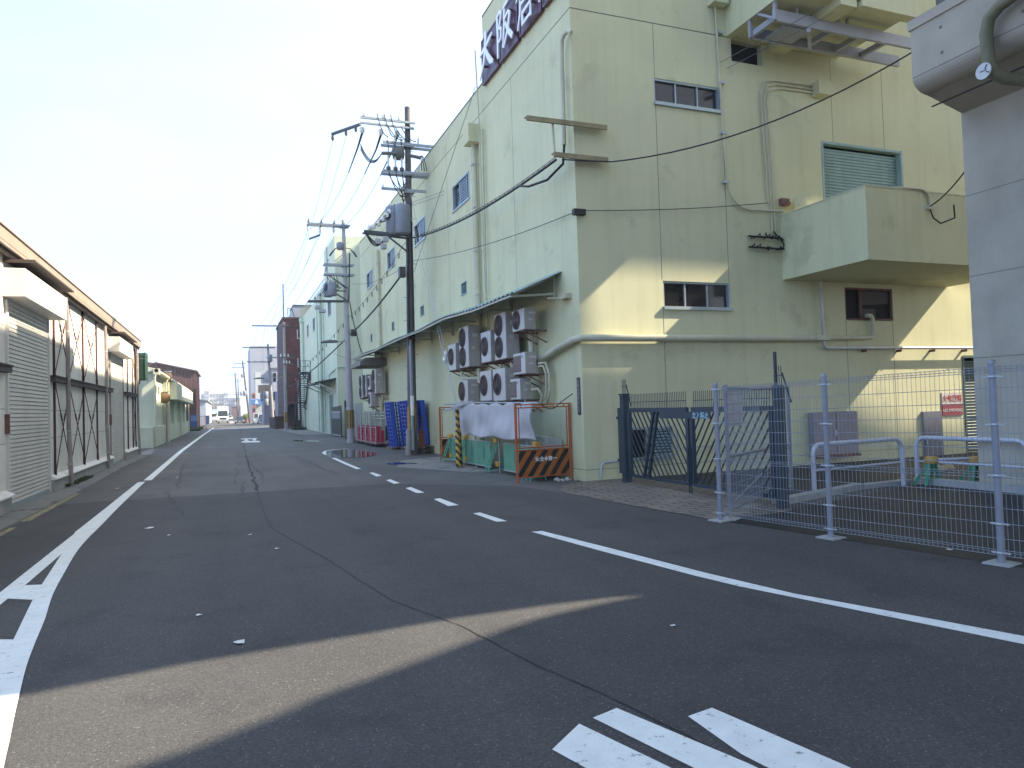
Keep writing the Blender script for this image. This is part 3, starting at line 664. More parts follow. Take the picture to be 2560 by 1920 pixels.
KO = [[(.5, 1.05, .10), (.55, .94, .12)], [(.1, .86, .08), (.96, .92, .08)], [(.16, .86, .09), (.12, .4, .09), (-.02, -.02, .05)], [(.3, .72, .08), (.9, .76, .08)], [(.36, .58, .07), (.86, .60, .07), (.84, .34, .07), (.36, .32, .07), (.36, .58, .07)], [(.24, .2, .08), (.98, .24, .08)], [(.6, .82, .09), (.6, -.05, .09)]]
for ch, st, ya, label in (('DAI', DAI, 21.10, 'maroon rooftop sign panel carrying the white character 大, at the roof end'), ('HAN', HAN, 19.55, 'maroon rooftop sign panel carrying the white character 阪'), ('SOU', SOU, 17.98, 'maroon rooftop sign panel carrying the white character 倉'), ('KO', KO, 16.42, 'maroon rooftop sign panel cut by the picture edge, carrying the white character 庫')):
    t = thing('sign_panel', label, 'sign', (XW, ya - 0.73, 11.79), 'maroon sign panels along the roof')
    w = MB(); w.box(XW - 0.10, XW - 0.015, ya - 1.46, ya, 11.79, 13.2); w.build('panel', MAROON, parent=t, bevel=0.02)
    w = MB(); w.box(XW - 0.115, XW - 0.101, ya - 1.46, ya - 1.40, 11.79, 13.2); w.box(XW - 0.115, XW - 0.101, ya - 0.06, ya, 11.79, 13.2); w.box(XW - 0.115, XW - 0.101, ya - 1.40, ya - 0.06, 11.79, 11.85); w.box(XW - 0.115, XW - 0.101, ya - 1.40, ya - 0.06, 13.14, 13.2); w.build('rim', MAROON, parent=t)
    brush(t, st, ya - 0.06, 11.93, 1.24, XW - 0.19)
    for yy, zz in ((-0.4, 12.2), (-1.05, 12.2), (-0.4, 12.8), (-1.05, 12.8)): w = MB(); w.box(XW - 0.19, XW - 0.1, ya + yy - 0.03, ya + yy + 0.03, zz, zz + 0.05); w.build('letter_stud', MAROON, parent=t)

# ---------------------------------------------------------------- outdoor air-conditioner units
ACB = mat('aged_beige_casing', (0.36, 0.33, 0.30), 0.55, var=0.1, vs=3, streak=0.2)
ACF = mat('aged_white_front', (0.52, 0.50, 0.48), 0.5, var=0.08, streak=0.2)
ACG = mat('brown_fan_guard', (0.17, 0.13, 0.12), 0.6, var=0.15)
ACBLUE = mat('blue_badge', (0.05, 0.12, 0.35), 0.5)
def ac_unit(loc, wid, hei, kind, label, group, depth=0.38):
    """Front faces -X; origin at the front, near bottom corner; runs towards +Y."""
    t = thing('air_conditioner', label, 'air conditioner', loc, group); x, y, z = loc
    w = MB(); w.box(x, x + depth, y, y + wid, z, z + hei); c = w.build('casing', ACB, parent=t, bevel=0.012)
    w = MB(); w.box(x - 0.008, x - 0.001, y + 0.012, y + wid - 0.012, z + 0.012, z + hei - 0.012); w.build('front_panel', ACF, parent=t)
    fans = [0.5] if kind != 'double' else [0.27, 0.74]
    if kind in ('single', 'double', 'round'):
        for q in fans:
            r = min(0.31, wid * 0.33, hei * 0.45); cy = y + wid - r - 0.06; cz = z + hei * (q if kind == 'double' else 0.52)
            w = MB(); w.lathe([(r, -0.03), (r, -0.012)], (x, cy, cz), 28, 'x')
            for k in range(5): w.lathe([(r * (0.25 + 0.17 * k) - 0.006, -0.042), (r * (0.25 + 0.17 * k), -0.048), (r * (0.25 + 0.17 * k) + 0.006, -0.042)], (x, cy, cz), 24, 'x')
            for k in range(8):
                a = k * math.pi / 4; w.bar((x - 0.04, cy, cz), (x - 0.04, cy + r * math.cos(a), cz + r * math.sin(a)), 0.008)
            w.build('fan_guard', ACG, parent=t)
    else:
        w = MB(); a, b = y + wid * 0.36, y + wid - 0.04
        w.box(x - 0.02, x - 0.009, a, b, z + 0.06, z + hei - 0.07)
        for k in range(14): w.box(x - 0.028, x - 0.0205, a, b, z + 0.08 + k * (hei - 0.16) / 14, z + 0.085 + k * (hei - 0.16) / 14 + 0.008)
        w.build('grille', ACG, parent=t)
        w = MB(); w.box(x - 0.012, x - 0.0085, y + wid * 0.22, y + wid * 0.28, z + hei - 0.14, z + hei - 0.08); w.build('badge', ACBLUE, parent=t)
    w = MB(); w.box(x + 0.1, x + 0.2, y - 0.02, y - 0.001, z + hei * 0.42, z + hei * 0.5); w.build('service_cover', ACF, parent=t)
    w = MB(); w.box(x + 0.12, x + 0.3, y - 0.012, y - 0.001, z + hei * 0.72, z + hei * 0.8); w.build('rating_label', ACF, parent=t)
    for q in (0.15, 0.85):
        w = MB(); yy = y + wid * q; w.box(x - 0.02, XW, yy - 0.02, yy + 0.02, z - 0.045, z - 0.004); w.bar((x + 0.1, yy, z - 0.05), (XW - 0.01, yy, z - 0.32), 0.03); w.build('bracket', RUST, parent=t)
    return t
XA = 7.02
GA, GB = 'air conditioner units stacked on the near wall', 'air conditioner units on the far wall'
ac_unit((XA, 16.94, 3.73), 0.84, 0.55, 'round', 'small beige air conditioner with round grille, topmost and nearest the corner', GA, 0.3)
ac_unit((XA, 18.27, 3.09), 0.90, 1.27, 'double', 'tall double-fan air conditioner just left of the small topmost one', GA)
ac_unit((XA, 19.50, 3.09), 0.86, 0.90, 'single', 'single-fan air conditioner between the two tall double-fan units', GA)
ac_unit((XA, 21.55, 3.07), 0.97, 1.29, 'double', 'tall double-fan air conditioner further from the corner, behind the guy wires', GA)
ac_unit((XA, 22.93, 3.05), 0.87, 0.89, 'single', 'leftmost single-fan air conditioner beside a tall double-fan unit', GA)
ac_unit((XA, 16.96, 2.61), 0.84, 0.55, 'rect', 'small air conditioner with square grille, directly under the topmost one', GA, 0.3)
ac_unit((XA, 17.37, 1.96), 0.70, 0.55, 'rect', 'small air conditioner with square grille, lowest one nearest the corner', GA, 0.3)
ac_unit((XA, 18.43, 1.95), 0.97, 0.90, 'single', 'single-fan air conditioner in the low row, under the near tall double-fan unit', GA)
ac_unit((XA, 19.55, 1.97), 1.0, 0.88, 'single', 'single-fan air conditioner in the low row, second from the low small one', GA)
ac_unit((XA, 21.75, 1.95), 0.97, 0.72, 'single', 'single-fan air conditioner partly hidden behind the white sheet, leftmost of the low row', GA)
for i, (y, z, wd, h, k, lb) in enumerate([(36.9, 2.65, 0.95, 1.25, 'double', 'tall far air conditioner nearest the cream downpipe'), (38.4, 2.9, 0.8, 0.75, 'single', 'small upper air conditioner left of the tall far one'), (38.3, 2.0, 0.8, 0.75, 'single', 'small lower far air conditioner under the others'), (39.6, 2.55, 0.95, 1.2, 'double', 'second tall air conditioner of the far cluster'), (40.9, 2.5, 0.95, 1.3, 'double', 'outermost tall air conditioner of the far cluster, by the concrete pole')]):
    ac_unit((XA, y, z), wd, h, k, lb, GB)
# refrigerant pipes joining them
PLB = ['cream lagged pipe stub below the tall double-fan unit by the small topmost one', 'cream lagged pipe elbow below the leftmost single-fan unit', 'cream lagged pipe below the farther tall double-fan unit', 'short cream lagged pipe between the upper and lower single-fan units', 'outer cream pipe loop hanging beside the square-grille units', 'inner cream pipe loop hanging beside the square-grille units', 'small cream pipe hook beside the lowest square-grille unit', 'thin cream pipe running up behind the low row of units']
for pts, r in ([[(7.25, 18.5, 3.05), (7.25, 18.5, 2.83), (7.35, 18.5, 2.72), (7.66, 18.5, 2.72)], .06], [[(7.2, 22.95, 3.0), (7.2, 22.95, 2.82), (7.25, 22.8, 2.74), (7.4, 21.3, 2.7), (7.6, 20.8, 2.7)], .05], [[(7.3, 21.5, 3.0), (7.3, 21.5, 2.6), (7.4, 21.3, 2.45), (7.5, 20.7, 2.45)], .05], [[(7.3, 19.5, 3.0), (7.3, 19.5, 2.8), (7.5, 19.5, 2.75)], .05], [[(7.34, 16.88, 2.85), (7.45, 16.7, 2.86), (7.5, 16.62, 2.6), (7.52, 16.62, 2.2), (7.52, 16.8, 1.9), (7.6, 17.2, 1.84)], .035], [[(7.34, 16.88, 2.78), (7.42, 16.78, 2.78), (7.46, 16.72, 2.6), (7.46, 16.72, 2.2), (7.5, 16.9, 1.93)], .03], [[(7.3, 17.3, 2.2), (7.4, 17.1, 2.22), (7.48, 17.05, 2.05), (7.5, 17.2, 1.86)], .04], [[(7.6, 20.9, 1.2), (7.6, 20.9, 2.35), (7.6, 20.8, 2.45), (7.6, 19, 2.5)], .03]):
    w = MB(); w.tube(pts, r, 8); solo('refrigerant_pipe', w, CREAMPIPE, PLB.pop(0), 'pipe', 'lagged pipes between the near air conditioners')
FLB = ['first cream pipe drop under the far air conditioners', 'second cream pipe drop under the far air conditioners', 'long cream pipe drop under the far tall units', 'upper of three level cream pipes on the far wall', 'middle of three level cream pipes on the far wall', 'lowest of three level cream pipes on the far wall']
for pts in ([(7.35, 37, 2.6), (7.35, 37, 2.2), (7.6, 37, 2.1)], [(7.3, 38.5, 1.95), (7.3, 38.5, 1.6), (7.6, 38.5, 1.55)], [(7.4, 40, 2.5), (7.4, 40, 1.7), (7.62, 39, 1.65)], [(7.5, 41.5, 1.65), (7.5, 37.0, 1.65)], [(7.5, 41.5, 1.5), (7.5, 37.2, 1.5)], [(7.5, 41.5, 1.35), (7.5, 36.5, 1.35)]): w = MB(); w.tube(pts, 0.04, 6); solo('refrigerant_pipe', w, CREAMPIPE, FLB.pop(0), 'pipe', 'lagged pipes under the far air conditioners')
w = MB(); w.box(6.6, 7.67, 37.2, 40.4, 4.1, 4.5); w.prism([(6.6, 37.2, 4.1), (6.6, 37.2, 4.5), (6.3, 37.2, 4.3), (6.3, 37.2, 4.1)], (0, 3.2, 0))
solo('duct_hood', w, mat('dull_olive_duct', (0.13, 0.12, 0.10), 0.6, var=0.1), 'dull olive ventilation duct box under the far end of the awning', 'duct', bevel=0.01)
# vertical nameplate on the corner
t = thing('nameplate', 'narrow dark brown vertical nameplate with white lettering on the wall corner', 'sign', (XW, 15.06 + 0.25, 1.57))
w = MB(); w.box(XW - 0.02, XW - 0.001, 15.25, 15.40, 1.55, 2.42); w.build('plate', mat('dark_brown_plate', (0.05, 0.035, 0.04), 0.5), parent=t)
for i, chx in enumerate('大阪倉庫株式会社'): text(chx, 0.095, Vector((XW - 0.021, 15.325, 2.30 - i * 0.1)), -Y, Z, 0.004, mat('dull_white_letter', (0.35, 0.33, 0.34), 0.6) if i == 0 else bpy.data.materials['dull_white_letter'], 'character', t)

# ---------------------------------------------------------------- utility poles
PLAST = mat('grey_plastic_guard', (0.26, 0.29, 0.33), 0.5)
STRIPEY = stripes('yellow_brown_wrap', (0.33, 0.22, 0.05), (0.11, 0.08, 0.045), 0.11, (0.9, 0.45, 0.0), 0.45)
TANK = mat('grey_transformer_paint', (0.19, 0.21, 0.25), 0.45, var=0.08, streak=0.1)
ARMG = mat('weathered_grey_arm', (0.32, 0.35, 0.38), 0.6, metal=0.2, var=0.15, vs=5)
ARMD = mat('dark_steel_arm', (0.09, 0.095, 0.10), 0.6, metal=0.2, var=0.15)
def insulator(w, p, s=1.0):
    x, y, z = p; w.lathe([(0.02 * s, 0), (0.07 * s, 0.02 * s), (0.07 * s, 0.05 * s), (0.035 * s, 0.07 * s), (0.055 * s, 0.1 * s), (0.055 * s, 0.13 * s), (0.03 * s, 0.16 * s), (0.02 * s, 0.24 * s)], (x, y, z), 8)
def shaft(t, x0, y0, xt, zt, r0, r1, m):
    w = MB(); n = 8; w.tube([(x0 + (xt - x0) * i / n, y0, zt * i / n) for i in range(n + 1)], [r0 + (r1 - r0) * i / n for i in range(n + 1)], 16)
    s = w.build('shaft', m, parent=t); return s
def steps(t, fx, y0, z0, z1, r, parent):
    w = MB(); z = z0; k = 0
    while z < z1:
        s = 1 if k % 2 else -1; x = fx(z); w.bar((x + s * r * 0.8, y0, z), (x + s * (r + 0.13), y0, z), 0.018); z += 0.45; k += 1
    w.build('climbing_step', GALV, parent=parent)
def arm(t, fx, y0, z, xa, xb, parent=None, m=ARMG, pair=True, th=0.085):
    w = MB()
    w.box(xa, xb, y0 - 0.20, y0 - 0.13, z, z + th)
    if pair: w.box(xa - 0.02, xb - 0.02, y0 + 0.13, y0 + 0.20, z - 0.02, z + th - 0.02)
    xs = fx(z); w.box(xs - 0.2, xs + 0.2, y0 - 0.21, y0 + 0.21, z - 0.045, z - 0.02 if pair else z - 0.01)
    return w.build('crossarm', m, parent=t)
# --- near dark pole
PY1 = 28.1
fx1 = lambda z: 6.72 + 0.15 * z / 13.8
t1 = thing('utility_pole', 'tall dark weathered power pole with many crossarms, nearest the camera', 'utility pole', (6.72, PY1, 0), 'power poles along the street')
s1 = shaft(t1, 6.72, PY1, 6.87, 13.82, 0.19, 0.105, POLED)
steps(t1, fx1, PY1, 2.6, 13, 0.15, s1)
w = MB(); w.tube([(6.52, PY1 - 0.16, 0.02), (6.52, PY1 - 0.2, 0.3), (6.53, PY1 - 0.2, 1.0)], [0.12, 0.105, 0.1], 10); w.build('cable_guard', POLEC, parent=t1)
w = MB(); w.tube([(6.68, PY1 - 0.23, 0.2), (6.70, PY1 - 0.22, 4.5)], 0.065, 8); w.build('cable_guard', PLAST, parent=t1)
w = MB(); w.tube([(6.695, PY1 - 0.24, 1.55), (6.70, PY1 - 0.238, 2.32)], 0.075, 8); w.build('pipe_sleeve', PORCELAIN, parent=t1)
w = MB(); w.tube([(6.727, PY1, 0.9), (6.737, PY1, 1.9)], 0.197, 16, caps=False); w.build('reflective_wrap', STRIPEY, parent=t1)
w = MB(); w.tube([(6.63, PY1 - 0.2, 4.3), (6.66, PY1 - 0.2, 6.2), (6.72, PY1 - 0.17, 8.8)], 0.05, 8); w.tube([(6.85, PY1 - 0.18, 4.4), (6.88, PY1 - 0.16, 9.2)], 0.035, 6); w.build('riser_cable', BLACKRUB, parent=t1)
for z in (2.6, 3.4, 4.5, 5.6, 6.7, 7.6, 8.3, 9.9, 11.0, 12.1, 13.0):
    w = MB(); w.lathe([(0.20 - 0.006 * z, 0), (0.20 - 0.006 * z, 0.05)], (fx1(z), PY1, z), 14); w.build('steel_band', ARMD, parent=t1)
A1 = [(13.13, 4.98, 7.11), (12.92, 4.97, 7.08)]
w = MB(); w.box(4.98, 7.12, PY1 - 0.2, PY1 - 0.12, 13.11, 13.19); w.box(4.97, 7.09, PY1 - 0.2, PY1 - 0.12, 12.9, 12.965); w.build('crossarm', ARMG, parent=t1)
w = MB(); w.bar((5.0, PY1, 12.93), (4.1, PY1 + 1.4, 12.95), 0.09); w.build('crossarm', ARMD, parent=t1)
for x in (5.12, 5.86, 6.5):
    w = MB(); insulator(w, (x, PY1 - 0.16, 13.2), 0.9); w.build('insulator', PORCELAIN, parent=t1)
for x in (5.07, 5.80, 6.45):
    w = MB(); w.lathe([(0.03, 0), (0.09, 0.05), (0.10, 0.2), (0.05, 0.26)], (x, PY1 + 0.05, 12.6), 8); w.build('insulator', PORCELAIN, parent=t1)
for x, xe in ((5.07, 4.9), (5.80, 5.55), (6.45, 6.2)):
    w = MB(); w.tube([(x, PY1 + 0.05, 12.62), (x - 0.1, PY1 + 0.6, 12.2), (xe - 0.15, PY1 + 1.6, 11.5)], [0.05, 0.035, 0.02], 6); w.build('dead_end_sleeve', BLACKRUB, parent=t1)
for x, y in ((4.55, PY1 + 0.7), (4.12, PY1 + 1.38), (4.85, PY1 + 0.2)):
    w = MB(); w.lathe([(0.03, -0.22), (0.06, -0.15), (0.06, -0.05), (0.03, 0)], (x, y, 12.9), 8); w.build('insulator', ARMD, parent=t1)
for z, xa, xb in ((12.22, 5.83, 7.93), (11.08, 5.80, 7.96)):
    arm(t1, fx1, PY1, z, xa, xb, th=0.1)
    w = MB(); w.bar((6.7, PY1 - 0.1, z + 0.1), (7.05, PY1 + 0.85, z + 0.72), 0.07); w.bar((7.25, PY1 - 0.1, z + 0.05), (7.5, PY1 + 0.85, z + 0.7), 0.07); w.build('crossarm', ARMG, parent=t1)
arm(t1, fx1, PY1, 10.38, 5.72, 7.52, pair=False, th=0.1)
w = MB(); insulator(w, (5.78, PY1 - 0.16, 10.46), 0.7); w.build('insulator', PORCELAIN, parent=t1)
for x in (6.02, 6.30, 6.55):
    w = MB(); insulator(w, (x, PY1 - 0.16, 12.3), 0.9); w.build('insulator', PORCELAIN, parent=t1)
    w = MB(); w.lathe([(0.03, -0.1), (0.06, 0), (0.03, 0.1), (0.05, 0.14), (0.03, 0.2), (0.05, 0.24), (0.03, 0.3), (0.045, 0.34), (0.02, 0.62)], (x, PY1 - 0.16, 11.25), 8); w.build('fuse_cutout', PORCELAIN, parent=t1)
    w = MB(); w.lathe([(0.04, 0), (0.09, 0.05), (0.09, 0.16), (0.04, 0.2)], (x, PY1 - 0.16, 11.13), 8); w.build('cutout_base', ARMD, parent=t1)
w = MB(); w.lathe([(0.05, -0.25), (0.22, -0.2), (0.26, 0), (0.22, 0.25), (0.1, 0.3)], (6.45, PY1 - 0.05, 11.9), 12); w.tube([(6.45, PY1 - 0.2, 11.85), (5.95, PY1 - 0.25, 11.8), (5.75, PY1 - 0.25, 11.78)], 0.07, 8); w.tube([(6.9, PY1 - 0.1, 11.85), (7.2, PY1 - 0.2, 11.78), (7.3, PY1 - 0.2, 11.75)], 0.07, 8); w.build('switch_tank', mat('olive_grey_tank', (0.12, 0.125, 0.115), 0.5), parent=t1)
for x, y, zt in ((6.18, PY1 - 0.05, 9.72), (6.47, PY1 - 0.42, 9.72)):
    w = MB(); w.lathe([(0.27, -1.08), (0.30, -1.04), (0.30, -0.04), (0.27, 0.03), (0.1, 0.06)], (x, y, zt), 20); w.lathe([(0.31, -0.3), (0.31, -0.27)], (x, y, zt), 20); tk = w.build('transformer', TANK, parent=t1)
    for q in (-0.12, 0.08):
        w = MB(); insulator(w, (x + q, y - 0.1, zt + 0.02), 0.7); w.build('bushing', PORCELAIN, parent=tk)
w = MB(); w.bar((6.75, PY1 - 0.2, 8.62), (5.0, PY1 - 0.2, 8.70), 0.09); w.bar((6.75, PY1 + 0.16, 8.6), (5.0, PY1 + 0.16, 8.7), 0.07); w.bar((6.7, PY1 - 0.1, 8.0), (5.9, PY1 - 0.1, 8.6), 0.06); w.build('transformer_rack', ARMD, parent=t1)
for x, z in ((5.35, 8.78), (5.55, 8.9), (5.72, 9.08), (5.9, 9.25), (6.0, 9.4), (5.2, 8.72)):
    w = MB(); w.lathe([(0.05, 0), (0.085, 0.03), (0.085, 0.15), (0.05, 0.2)], (x, PY1 - 0.25, z), 8); w.build('insulator', PORCELAIN, parent=t1)
for x, z in ((5.5, 8.3), (5.72, 8.12), (5.8, 8.4)):
    w = MB(); w.box(x - 0.1, x + 0.12, PY1 - 0.35, PY1 - 0.15, z - 0.1, z + 0.12); w.build('terminal_box', GREYMETAL, parent=t1, bevel=0.03)
rnd = random.Random(3); JP = [t1]
def jumper(a, b, sag, r=0.019, n=9):
    w = MB(); a, b = Vector(a), Vector(b)
    w.tube([a.lerp(b, i / n) - Vector((0, 0, sag * 4 * (i / n) * (1 - i / n))) for i in range(n + 1)], r, 5); w.build('jumper_cable', BLACKRUB, parent=JP[0])
def hang(w, a, b, sag, r=0.019, n=9):
    a, b = Vector(a), Vector(b)
    w.tube([a.lerp(b, i / n) - Vector((0, 0, sag * 4 * (i / n) * (1 - i / n))) for i in range(n + 1)], r, 5)
for x in (6.02, 6.30, 6.55):
    jumper((x, PY1 - 0.2, 12.5), (x - 0.4, PY1 - 0.2, 13.35), 0.25); jumper((x, PY1 - 0.2, 12.35), (x, PY1 - 0.2, 11.9), 0.05)
    jumper((x, PY1 - 0.2, 11.1), (6.7, PY1 - 0.2, 10.2), 0.35); jumper((x, PY1 - 0.2, 11.0), (6.8, PY1 - 0.18, 10.5), 0.3)
    jumper((x, PY1 - 0.25, 12.9), (x + 0.6, PY1 - 0.2, 12.4), 0.15)
for k in range(3): jumper((7.3, PY1 - 0.2, 11.8), (7.55 - k * 0.1, PY1 - 0.2, 11.25), -0.25); jumper((5.75, PY1 - 0.2, 11.78), (5.05, PY1 + 0.4, 12.3 - 0.1 * k), 0.45)
for k in range(9): jumper((6.6 + rnd.uniform(-.2, .2), PY1 - 0.25, 10.4 - k * 0.12), (6.6 + rnd.uniform(-.3, .2), PY1 - 0.25, 9.75 - k * 0.05), rnd.uniform(-.25, .25))
for k in range(6): jumper((5.4 + k * 0.1, PY1 - 0.3, 8.9 + k * 0.09), (6.2, PY1 - 0.3, 9.8), rnd.uniform(-.2, .3))
for k in range(4): jumper((5.0, PY1 - 0.3, 8.7), (5.7, PY1 - 0.3, 8.2 + k * 0.05), 0.15 + k * 0.08)
w = MB(); w.box(6.3, 6.55, PY1 - 0.4, PY1 - 0.1, 6.95, 7.35); w.build('cable_box', mat('dark_brown_box', (0.05, 0.04, 0.04), 0.5), parent=t1, bevel=0.02)

# --- second pale pole with street lamp
PY2 = 41.5
fx2 = lambda z: 6.42 - 0.14 * z / 12.6
t2 = thing('utility_pole', 'pale grey concrete power pole with street lamp and yellow wrap, second from the camera', 'utility pole', (6.42, PY2, 0), 'power poles along the street')
s2 = shaft(t2, 6.42, PY2, 6.27, 12.62, 0.215, 0.09, mat('pale_pole_concrete', (0.37, 0.35, 0.38), 0.8, var=0.12, vs=2, streak=0.15))
steps(t2, fx2, PY2, 4.6, 12, 0.17, s2)
w = MB(); w.tube([(6.412, PY2, 0.82), (6.398, PY2, 1.85)], 0.222, 16, caps=False); w.build('reflective_wrap', STRIPEY, parent=t2)
w = MB(); w.tube([(6.42, PY2, 0.0), (6.42, PY2, 0.12)], 0.25, 14); w.build('base_collar', CONC, parent=t2)
arm(t2, fx2, PY2, 12.22, 4.29, 6.62, th=0.1, m=mat('blue_grey_arm', (0.20, 0.23, 0.27), 0.6, metal=0.2, var=0.15))
arm(t2, fx2, PY2, 10.0, 5.12, 6.80); arm(t2, fx2, PY2, 9.45, 5.13, 6.82)
for x in (4.35, 5.05, 5.75):
    w = MB(); insulator(w, (x, PY2 - 0.16, 12.32), 1.0); w.build('insulator', ARMD, parent=t2)
    w = MB(); w.lathe([(0.03, -0.3), (0.07, -0.2), (0.07, -0.05), (0.03, 0)], (x, PY2 + 0.2, 12.2), 8); w.build('insulator', PORCELAIN, parent=t2)
w = MB(); w.bar((4.4, PY2 + 0.3, 11.5), (5.0, PY2 + 0.25, 11.75), 0.1); w.bar((5.0, PY2 + 0.25, 11.75), (5.0, PY2 + 0.2, 12.2), 0.05); w.build('lightning_arrester', ARMD, parent=t2)
w = MB(); w.lathe([(0.16, -0.2), (0.2, -0.15), (0.2, 0.15), (0.1, 0.22)], (6.05, PY2 - 0.1, 11.1), 12); w.build('switch_tank', TANK, parent=t2)
for s in (-1, 1):
    w = MB(); w.tube([(6.2 + s * 0.15, PY2 - 0.15, 11.0), (6.2 + s * 0.4, PY2 - 0.2, 10.95), (6.2 + s * 0.62, PY2 - 0.2, 10.7), (6.2 + s * 0.75, PY2 - 0.2, 10.5)], [0.02, 0.025, 0.05, 0.05], 6); w.build('jumper_cable', BLACKRUB, parent=t2)
w = MB(); w.bar((6.15, PY2 - 0.2, 10.6), (5.7, PY2 - 0.2, 10.2), 0.03); w.build('arm_brace', ARMD, parent=t2)
w = MB(); w.tube([(6.55, PY2 - 0.2, 10.7), (6.5, PY2 - 0.2, 9.3), (6.45, PY2 - 0.2, 7.9)], 0.04, 6); w.build('jumper_cable', BLACKRUB, parent=t2)
w = MB(); w.bar((5.3, PY2 - 0.2, 11.0), (5.3, PY2 - 0.15, 9.0), 0.05); w.bar((5.35, PY2 - 0.2, 10.3), (5.2, PY2 - 0.2, 9.6), 0.08); w.build('fuse_cutout', ARMG, parent=t2)
for x, y, zt in ((5.34, PY2 + 0.05, 8.95), (5.52, PY2 - 0.35, 8.95)):
    w = MB(); w.lathe([(0.23, -0.72), (0.25, -0.68), (0.25, -0.04), (0.22, 0.03), (0.1, 0.06)], (x, y, zt), 18); tk = w.build('transformer', TANK, parent=t2)
    w = MB(); insulator(w, (x - 0.1, y - 0.1, zt), 0.6); insulator(w, (x + 0.1, y - 0.1, zt), 0.6); w.build('bushing', ARMD, parent=tk)
w = MB(); w.bar((6.45, PY2 - 0.2, 8.0), (4.22, PY2 - 0.2, 7.94), 0.09); w.bar((6.45, PY2 + 0.2, 8.0), (4.22, PY2 + 0.2, 7.94), 0.07); w.bar((5.6, PY2 - 0.15, 8.5), (6.3, PY2 - 0.15, 8.05), 0.07); w.bar((5.75, PY2 - 0.15, 8.55), (6.3, PY2 - 0.15, 8.55), 0.06); w.build('transformer_rack', ARMD, parent=t2)
for x, z in ((4.9, 8.2), (5.1, 8.5), (4.6, 8.02), (5.2, 8.8)):
    w = MB(); insulator(w, (x, PY2 - 0.25, z), 0.8); w.build('insulator', ARMD, parent=t2)
for x, z in ((4.75, 7.6), (4.95, 7.4)):
    w = MB(); w.box(x - 0.18, x + 0.2, PY2 - 0.4, PY2 - 0.15, z - 0.12, z + 0.08); w.build('terminal_box', GREYMETAL, parent=t2, bevel=0.04)
JP[0] = t2; rnd = random.Random(8)
for k in range(8): jumper((5.5 + rnd.uniform(-.3, .3), PY2 - 0.25, 9.4), (6.0 + rnd.uniform(-.2, .4), PY2 - 0.25, 8.7), rnd.uniform(-.1, .4))
for k in range(5): jumper((4.7 + .15 * k, PY2 - 0.25, 8.1 + .15 * k), (5.3, PY2 - 0.3, 8.9), rnd.uniform(-.1, .2))
for k in range(3): jumper((4.35 + .7 * k, PY2 - 0.2, 12.5), (4.35 + .7 * k, PY2 + 0.2, 12.0), -0.15)
w = MB(); w.box(6.52, 6.8, PY2 - 0.4, PY2 - 0.1, 6.0, 6.38); w.build('cable_box', mat('black_box', (0.025, 0.025, 0.028), 0.5), parent=t2, bevel=0.02)
def street_lamp(t, p, q):
    w = MB(); w.bar(p, q, 0.05); w.build('lamp_arm', GREYMETAL, parent=t)
    d = (Vector(q) - Vector(p)).normalized(); a = Vector(q)
    w = MB(); n = Vector((-d.y, d.x, 0)).normalized()
    prof = [(0, 0.05, 0.05), (0.15, 0.11, 0.09), (0.6, 0.16, 0.11), (0.95, 0.12, 0.07), (1.05, 0.03, 0.03)]; ring = []
    vs = []
    for s, hw, h in prof:
        c = a + d * s
        vs += [c + n * hw, c + n * hw * 0.7 + Z * h, c - n * hw * 0.7 + Z * h, c - n * hw, c - Z * 0.07]
    fs = [(i * 5 + j, i * 5 + (j + 1) % 5, (i + 1) * 5 + (j + 1) % 5, (i + 1) * 5 + j) for i in range(len(prof) - 1) for j in range(5)]
    w.add(vs, fs); w.build('lamp_head', mat('lamp_head_grey', (0.16, 0.18, 0.19), 0.5), parent=t)
street_lamp(t2, (6.3, PY2 - 0.1, 5.72), (5.75, PY2 - 0.35, 5.68))

# --- simple farther poles
def far_pole(x, y, h, label, arms, r0=0.17, m=POLEC, lamp=None, tank=None, lean=0.0, wrap=False):
    t = thing('utility_pole', label, 'utility pole', (x, y, 0), 'power poles along the street')
    shaft(t, x, y, x + lean, h, r0, r0 * 0.55, m)
    for z, a, b in arms:
        w = MB(); w.box(x + lean * z / h + a, x + lean * z / h + b, y - 0.3, y - 0.18, z, z + 0.13); ao = w.build('crossarm', ARMD, parent=t)
        w = MB(); k = 0
        for q in range(3): w = MB(); insulator(w, (x + lean * z / h + a + 0.1 + q * (b - a - 0.2) / 3.2, y - 0.24, z + 0.13), 1.3); w.build('insulator', PORCELAIN, parent=ao)
    if tank:
        for (dx, z) in tank:
            w = MB(); w.lathe([(0.3, -0.5), (0.34, -0.45), (0.34, 0.45), (0.28, 0.5)], (x + dx, y - 0.35, z), 12); w.build('transformer', TANK, parent=t)
    if lamp: street_lamp(t, lamp[0], lamp[1])
    if wrap:
        w = MB(); w.tube([(x, y, 0.8), (x, y, 1.9)], r0 * 1.04, 14, caps=False); w.build('reflective_wrap', STRIPEY, parent=t)
    w = MB(); 
    for k in range(10): w.bar((x + lean * (2.2 + k * 0.7) / h + (0.1 if k % 2 else -0.1), y - 0.1, 2.2 + k * 0.7), (x + lean * (2.2 + k * 0.7) / h + (0.3 if k % 2 else -0.3), y - 0.1, 2.2 + k * 0.7), 0.03)
    w.build('climbing_step', ARMD, parent=t)
    return t
far_pole(5.68, 80.2, 11.4, 'slim grey power pole in front of the brick building, with street lamp arm', [(10.9, -3.2, 0.6), (7.6, -0.5, 0.9), (6.9, -0.2, 0.9)], 0.2, lamp=((5.6, 80.1, 5.6), (3.6, 79.8, 5.5)), wrap=True)
